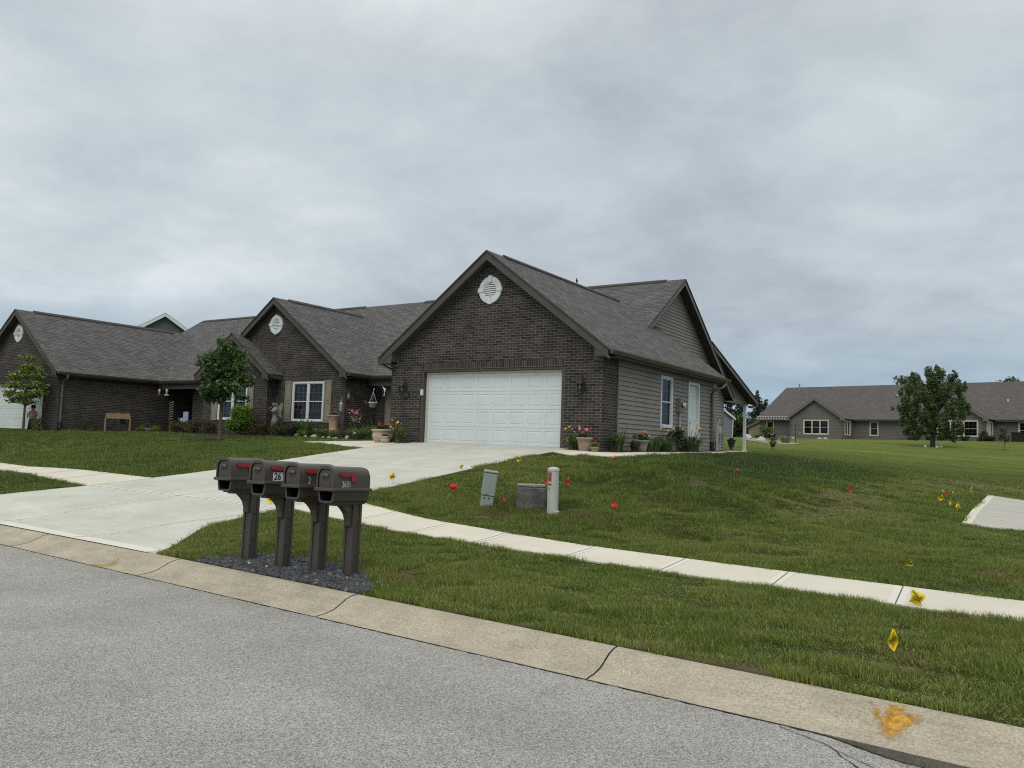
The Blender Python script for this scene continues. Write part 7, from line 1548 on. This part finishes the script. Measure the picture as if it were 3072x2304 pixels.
simple_house('neighbour_house', 'dark roofed house at the far left edge behind the garage', (-92, 45, 0), R(30), 12, 14, 1.8, 8.2, 13.55, 'siding_slate', 'shingle', 'fascia_grey')

# ================================================================ REAR LAWN THINGS
m = M(); P = [(-23, 74.5), (-19.5, 66), (-16.5, 60.5), (-14.8, 60.5), (-14.9, 63.5), (-16.4, 66.5), (-19.5, 71), (-22.5, 76)]
bd = loft([[P[0], P[1], P[2], P[3]], [(-22.9, 75.2), (-18.5, 68), (-16.3, 64), (-14.85, 62)], [P[7], P[6], P[5], P[4]]], .06, .1); tag(bd.build('pebble_bed', ['pebble_bed']), kind='stuff')
for i, (x, y, lb) in enumerate([(-18.3, 65.2, 'pale boulder by the striped grass clump in the rear bed'), (-21.6, 72.5, 'pale boulder at the left end of the rear bed')]): rock(lb, on(x, y), (.45, .35, .4), 'stone_white', 90+i, 'boulders in the rear bed')
lily('rounded variegated grass clump in the rear pebble bed', on(-16.1, 64.0, .05), .55, .55, 260, 91, None, ('leaf_cream', 'leaf_grey'), None, wid=.03, spread=.3)
hook('tall black pole with side hooks in the rear bed', on(-15.75, 65.6), 1.35, (-1, 1), 'poles in the rear bed', .03)
lantern('dark bird feeder hanging from the rear bed pole', (-15.4, 65.6, h(-15.75, 65.6)+.85), 'black_metal', 1.4, 'bird_feeder', 'bird feeder')
tree('ball_tree', 'small round topped tree on a thin stem by the rear patio', on(-18.1, 66.0), .5, .035, ell_clumps((0, 0, .95), (.72, .7, .42), 16, .26, 12, .3), 1300, .07, ('leaf_young', 'leaf_maple'), 'tree', seed=12)
def patio_chair(label, s_, d_, ang):
    p = FP(s_, d_, 0); t = thing('patio_chair', label, 'chair', (p.x, p.y, 3.12), ang, 'dark patio chairs by the ranch house'); m = M(); m.box(-.28, .28, -.28, .25, .40, .46); m.build('seat', 'patio_black', t); m = M(); m.mesh([(-.28, .2, .44), (.28, .2, .44), (.28, .42, 1.15), (-.28, .42, 1.15), (-.28, .25, .44), (.28, .25, .44), (.28, .47, 1.15), (-.28, .47, 1.15)], [(0, 1, 2, 3), (7, 6, 5, 4), (0, 4, 5, 1), (1, 5, 6, 2), (2, 6, 7, 3), (3, 7, 4, 0)]); m.build('backrest', 'patio_black', t)
    for sx in (-.26, .26):
        m = M(); m.tube([(sx, -.25, 0), (sx, -.22, .65), (sx, .25, .66)], .025, 5); m.build('armrest', 'patio_black', t)
        m = M(); m.tube([(sx, .25, 0), (sx, .22, .44)], .025, 5); m.build('leg', 'patio_black', t)
patio_chair('dark patio chair left of the grey downspout, turned left', -25.2, 1.3, R(-75)); patio_chair('dark patio chair right beside the grey downspout', -24.1, 1.6, R(-80))
p = FP(-26.3, 1.4, 0); t = thing('patio_table', 'dark patio table below the small patio window', 'table', (p.x, p.y, 3.12)); m = M(); m.lathe([(0, .68), (.55, .68), (.55, .72), (0, .72)], (0, 0, 0), 18); m.build('tabletop', 'patio_black', t); m = M(); m.tube([(0, 0, 0), (0, 0, .68)], .04, 6); m.build('pedestal', 'patio_black', t)
p = FP(-28.2, 1.8, 0); shrub('leafy green bush against the tan brick wing', (p.x, p.y, 3.1), (.55, .5, .6), 500, .1, ('leaf_bright', 'leaf_maple'), 93, 'shrub', 'bushes by the ranch house')
p = FP(-26.9, 1.6, 0); shrub('dark low bush beneath the patio window', (p.x, p.y, 3.1), (.9, .5, .8), 700, .1, ('leaf_dark', 'leaf_dark'), 94, 'shrub', 'bushes by the ranch house')
# stones along the far wall
for i, (s_, d_, a, lb) in enumerate([(-22.9, 3.3, .5, 'white landscape stone left of the triple window'), (-19.6, 3.35, .35, 'white landscape stone under the triple window'), (-18.9, 3.4, .55, 'long white landscape stone right of the triple window')]):
    p = FP(s_, d_, 0); rock(lb, (p.x, p.y, h(p.x, p.y)), (a, .25, .22), 'stone_white', 95+i, 'white stones along the ranch house')
# stone bench
t = thing('stone_bench', 'small white stone bench beyond the porch', 'bench', (-33.5, 92, 3.05), R(-25)); m = M(); m.box(-.75, .75, -.25, .25, .42, .52); m.build('seat', 'stone_white', t)
for sx in (-.45, .5): m = M(); m.box(sx-.12, sx+.12, -.2, .2, -.3, .42); m.build('leg', 'stone_white', t)
# willow-like tree and its neighbours
bt = (-6.35, 68.5); S3 = .93
cw = [(x*S3*.9, y, z*S3*1.02, r*.62, r*.62, r*1.0) for x, y, z, r in [(-.3, 0, 6.0, .55), (.7, 0, 5.8, .6), (1.5, .2, 5.3, .6), (-1.3, 0, 5.4, .6), (.1, .2, 5.1, .9), (2.1, 0, 4.6, .6), (-1.9, 0, 4.7, .65), (-.9, -.3, 4.4, .9), (1.1, -.3, 4.4, .9), (2.3, 0, 3.6, .65), (-2.2, 0, 3.7, .65), (0, 0, 3.6, 1.1), (-1.4, -.3, 3.1, .8), (1.6, -.3, 3.0, .85), (2.4, 0, 2.6, .55), (-2.3, 0, 2.7, .6), (-.5, -.3, 2.3, .8), (.8, -.2, 2.0, .75), (-1.7, 0, 1.8, .6), (1.9, 0, 1.7, .6), (-2.5, 0, 2.0, .4), (0, 0, 1.5, .6), (-1.1, 0, 1.2, .5), (1.2, 0, 1.1, .5), (.4, 0, 6.25, .35), (1.9, 0, 5.7, .3), (-2.1, -.4, 1.25, .45), (-1.5, -.5, .95, .4), (1.7, -.4, 1.15, .45), (2.35, -.3, 1.35, .4), (.7, -.6, 1.0, .4), (-.6, -.6, 1.3, .45), (-2.7, 0, 3.1, .35), (2.85, 0, 3.2, .35), (-2.6, 0, 4.3, .3), (2.6, .1, 4.7, .3)]]
tree('willow_tree', 'full dark green willow-like tree on the rear lawn', (bt[0], bt[1], h(*bt)), 1.25, .17, cw+[(c[0]+random.Random(i).uniform(-.5, .5), c[1]+random.Random(i+50).uniform(-.6, .6), c[2]+random.Random(i+90).uniform(-.5, .4), c[3]*.6, c[3]*.6, c[3]*.9) for i, c in enumerate(cw)], 24000, .078, ('leaf_willow', 'leaf_willow_light'), bark='bark_dark', seed=14, elong=2.6, shell=.7, up=0, droop=.8, lean=(.1, 0))
for i, (dx, dy, lb) in enumerate([(.35, -.5, 'pale stone right of the willow-like tree trunk'), (-.45, -.4, 'pale stone left of the willow-like tree trunk'), (.6, -.2, 'farther pale stone right of the dark trunk')]): rock(lb, on(bt[0]+dx, bt[1]+dy), (.14, .12, .12), 'stone_white', 100+i, 'stones round the willow-like tree')
sx_, sy_ = -1.65, 68
tree('sapling', 'small grey green sapling near the right edge of the lawn', (sx_, sy_, h(sx_, sy_)), .35, .03, ell_clumps((0, 0, 1.15), (.5, .45, .68), 14, .22, 16, .25), 900, .07, ('leaf_grey', 'leaf_maple'), seed=16)
for i, (s_, d_, rx, hh, mats_, lb, n) in enumerate([(-13.0+2.6, .9, .7, 2.3, ('leaf_dark', 'leaf_pine'), 'tall dark evergreen shrub left of the willow-like tree', 900), (-9.0, 3.9, .7, 1.1, ('leaf_dark', 'leaf_maple'), 'dark shrub below the middle of the rear gable', 600), (-2.2, 4.0, .95, 1.15, ('leaf_dark', 'leaf_rust'), 'dark round shrub at the glazed side door', 900), (.2, 2.4, .6, .8, ('leaf_dark', 'leaf_dark'), 'low dark shrub right of the glazed side door', 500), (2.9, 2.5, .7, 1.0, ('leaf_dark', 'leaf_maple'), 'dark shrub at the foot of the deck rail', 600)]):
    p = FP(s_, d_, 0); shrub(lb, (p.x, p.y, h(p.x, p.y)), (rx, .6, hh), n, .1, mats_, 110+i, 'shrub', 'bushes by the ranch house')
for i, s_ in enumerate((-7.6, -6.5, -5.4, -4.3)):
    p = FP(s_, 3.7, 0); lily(['dark grassy clump behind the willow trunk', 'dark grassy clump second from the willow trunk', 'dark grassy clump third from the willow trunk', 'dark grassy clump nearest the round dark shrub'][i], (p.x, p.y, h(p.x, p.y)), .75, .6, 110, 120+i, 'grassy clumps under the rear gable window', ('blade_dark', 'blade_lily'), None, wid=.06, spread=.3)
# screened deck rail at the right edge
p = FP(1.9, 3.2, 0); t = thing('deck_rail', 'black mesh deck rail at the right edge', 'railing', (p.x, p.y, 3.1)); loc = tuple(t.location); dk = FR(FO+FN*3.2, FU, FN); m = M()
for s_ in (-.2, 1.3, 2.8, 4.3): dk.box(m, s_-.05, s_+.05, 2.9, 4.3, -.05, .05)
m.build('post', 'patio_black', t, loc, True); m = M(); dk.box(m, -.2, 4.3, 4.2, 4.28, -.06, .06); dk.box(m, -.2, 4.3, 3.2, 3.28, -.03, .03); m.build('rail', 'patio_black', t, loc, True); m = M(); dk.box(m, -.15, 4.25, 3.28, 4.2, -.01, .01); m.build('mesh_panel', 'patio_black', t, loc, True)
# trees behind the far house
def far_tree(label, x, y, hgt, wd, mats_, seed, name='background_tree', n=2600, leaf=.3, pine=False, group='trees beyond the ranch house'):
    z0 = h(x, y)
    if pine: cl = [(random.Random(seed+k).uniform(-.2, .2)*wd*(1-k/14), 0, hgt*(.15+.85*k/13), wd*.5*(1-k/14)+.2, wd*.5*(1-k/14)+.2, hgt*.06) for k in range(14)]
    else: cl = ell_clumps((0, 0, hgt*.6), (wd/2, wd/2, hgt*.42), 20, wd*.15, seed, .3)
    tree(name, label, (x, y, z0), hgt*.3, wd*.04, cl, n, leaf, mats_, 'tree', group, seed, cap=12)
far_tree('broad leafy treetop behind the ranch roof left of the willow', -15.2, 128, 10.2, 7.5, ('leaf_grey', 'leaf_maple'), 131, n=2000, leaf=.26)
far_tree('thin leafy treetop over the ranch roof at the right edge', -2.6, 126, 10.4, 5.5, ('leaf_maple', 'leaf_grey'), 132, n=1500, leaf=.26)
G2 = 'dark trees in the gap beside the porch'
for i, (x, y, hh, wd, pn, lb) in enumerate([(-58.5, 182, 11.5, 6, True, 'dark pine furthest left in the gap by the porch post'), (-55, 178, 10.8, 6.5, True, 'dark pine just left of the porch post'), (-51.5, 180, 11.6, 6.5, True, 'tallest dark pine behind the porch post'), (-48.5, 176, 9.6, 6, True, 'dark pine right of the porch post'), (-45.2, 176, 8.2, 6, False, 'dark round tree sloping down toward the ranch house'),
                                            (-42.0, 172, 7.2, 5.5, False, 'low dark tree touching the tan brick wing'), (-50, 150, 6.6, 7, False, 'lighter green tree in front of the dark pines'), (-44.5, 148, 5.6, 7, False, 'low green tree behind the stone bench'), (-55.5, 150, 6.0, 7, False, 'green tree beside the pale blue house')]):
    far_tree(lb, x, y, hh, wd, ('leaf_pine', 'leaf_dark') if pn else ('leaf_maple', 'leaf_pine'), 140+i, 'pine_tree' if pn else 'background_tree', 2600, .32, pn, G2)
for i, (x, y, lb) in enumerate([(-36.5, 140, 'low hedge tree beyond the tan brick wing')]): far_tree(lb, x, y, 4.5, 6, ('leaf_maple', 'leaf_pine'), 150+i, n=1500, group=G2)
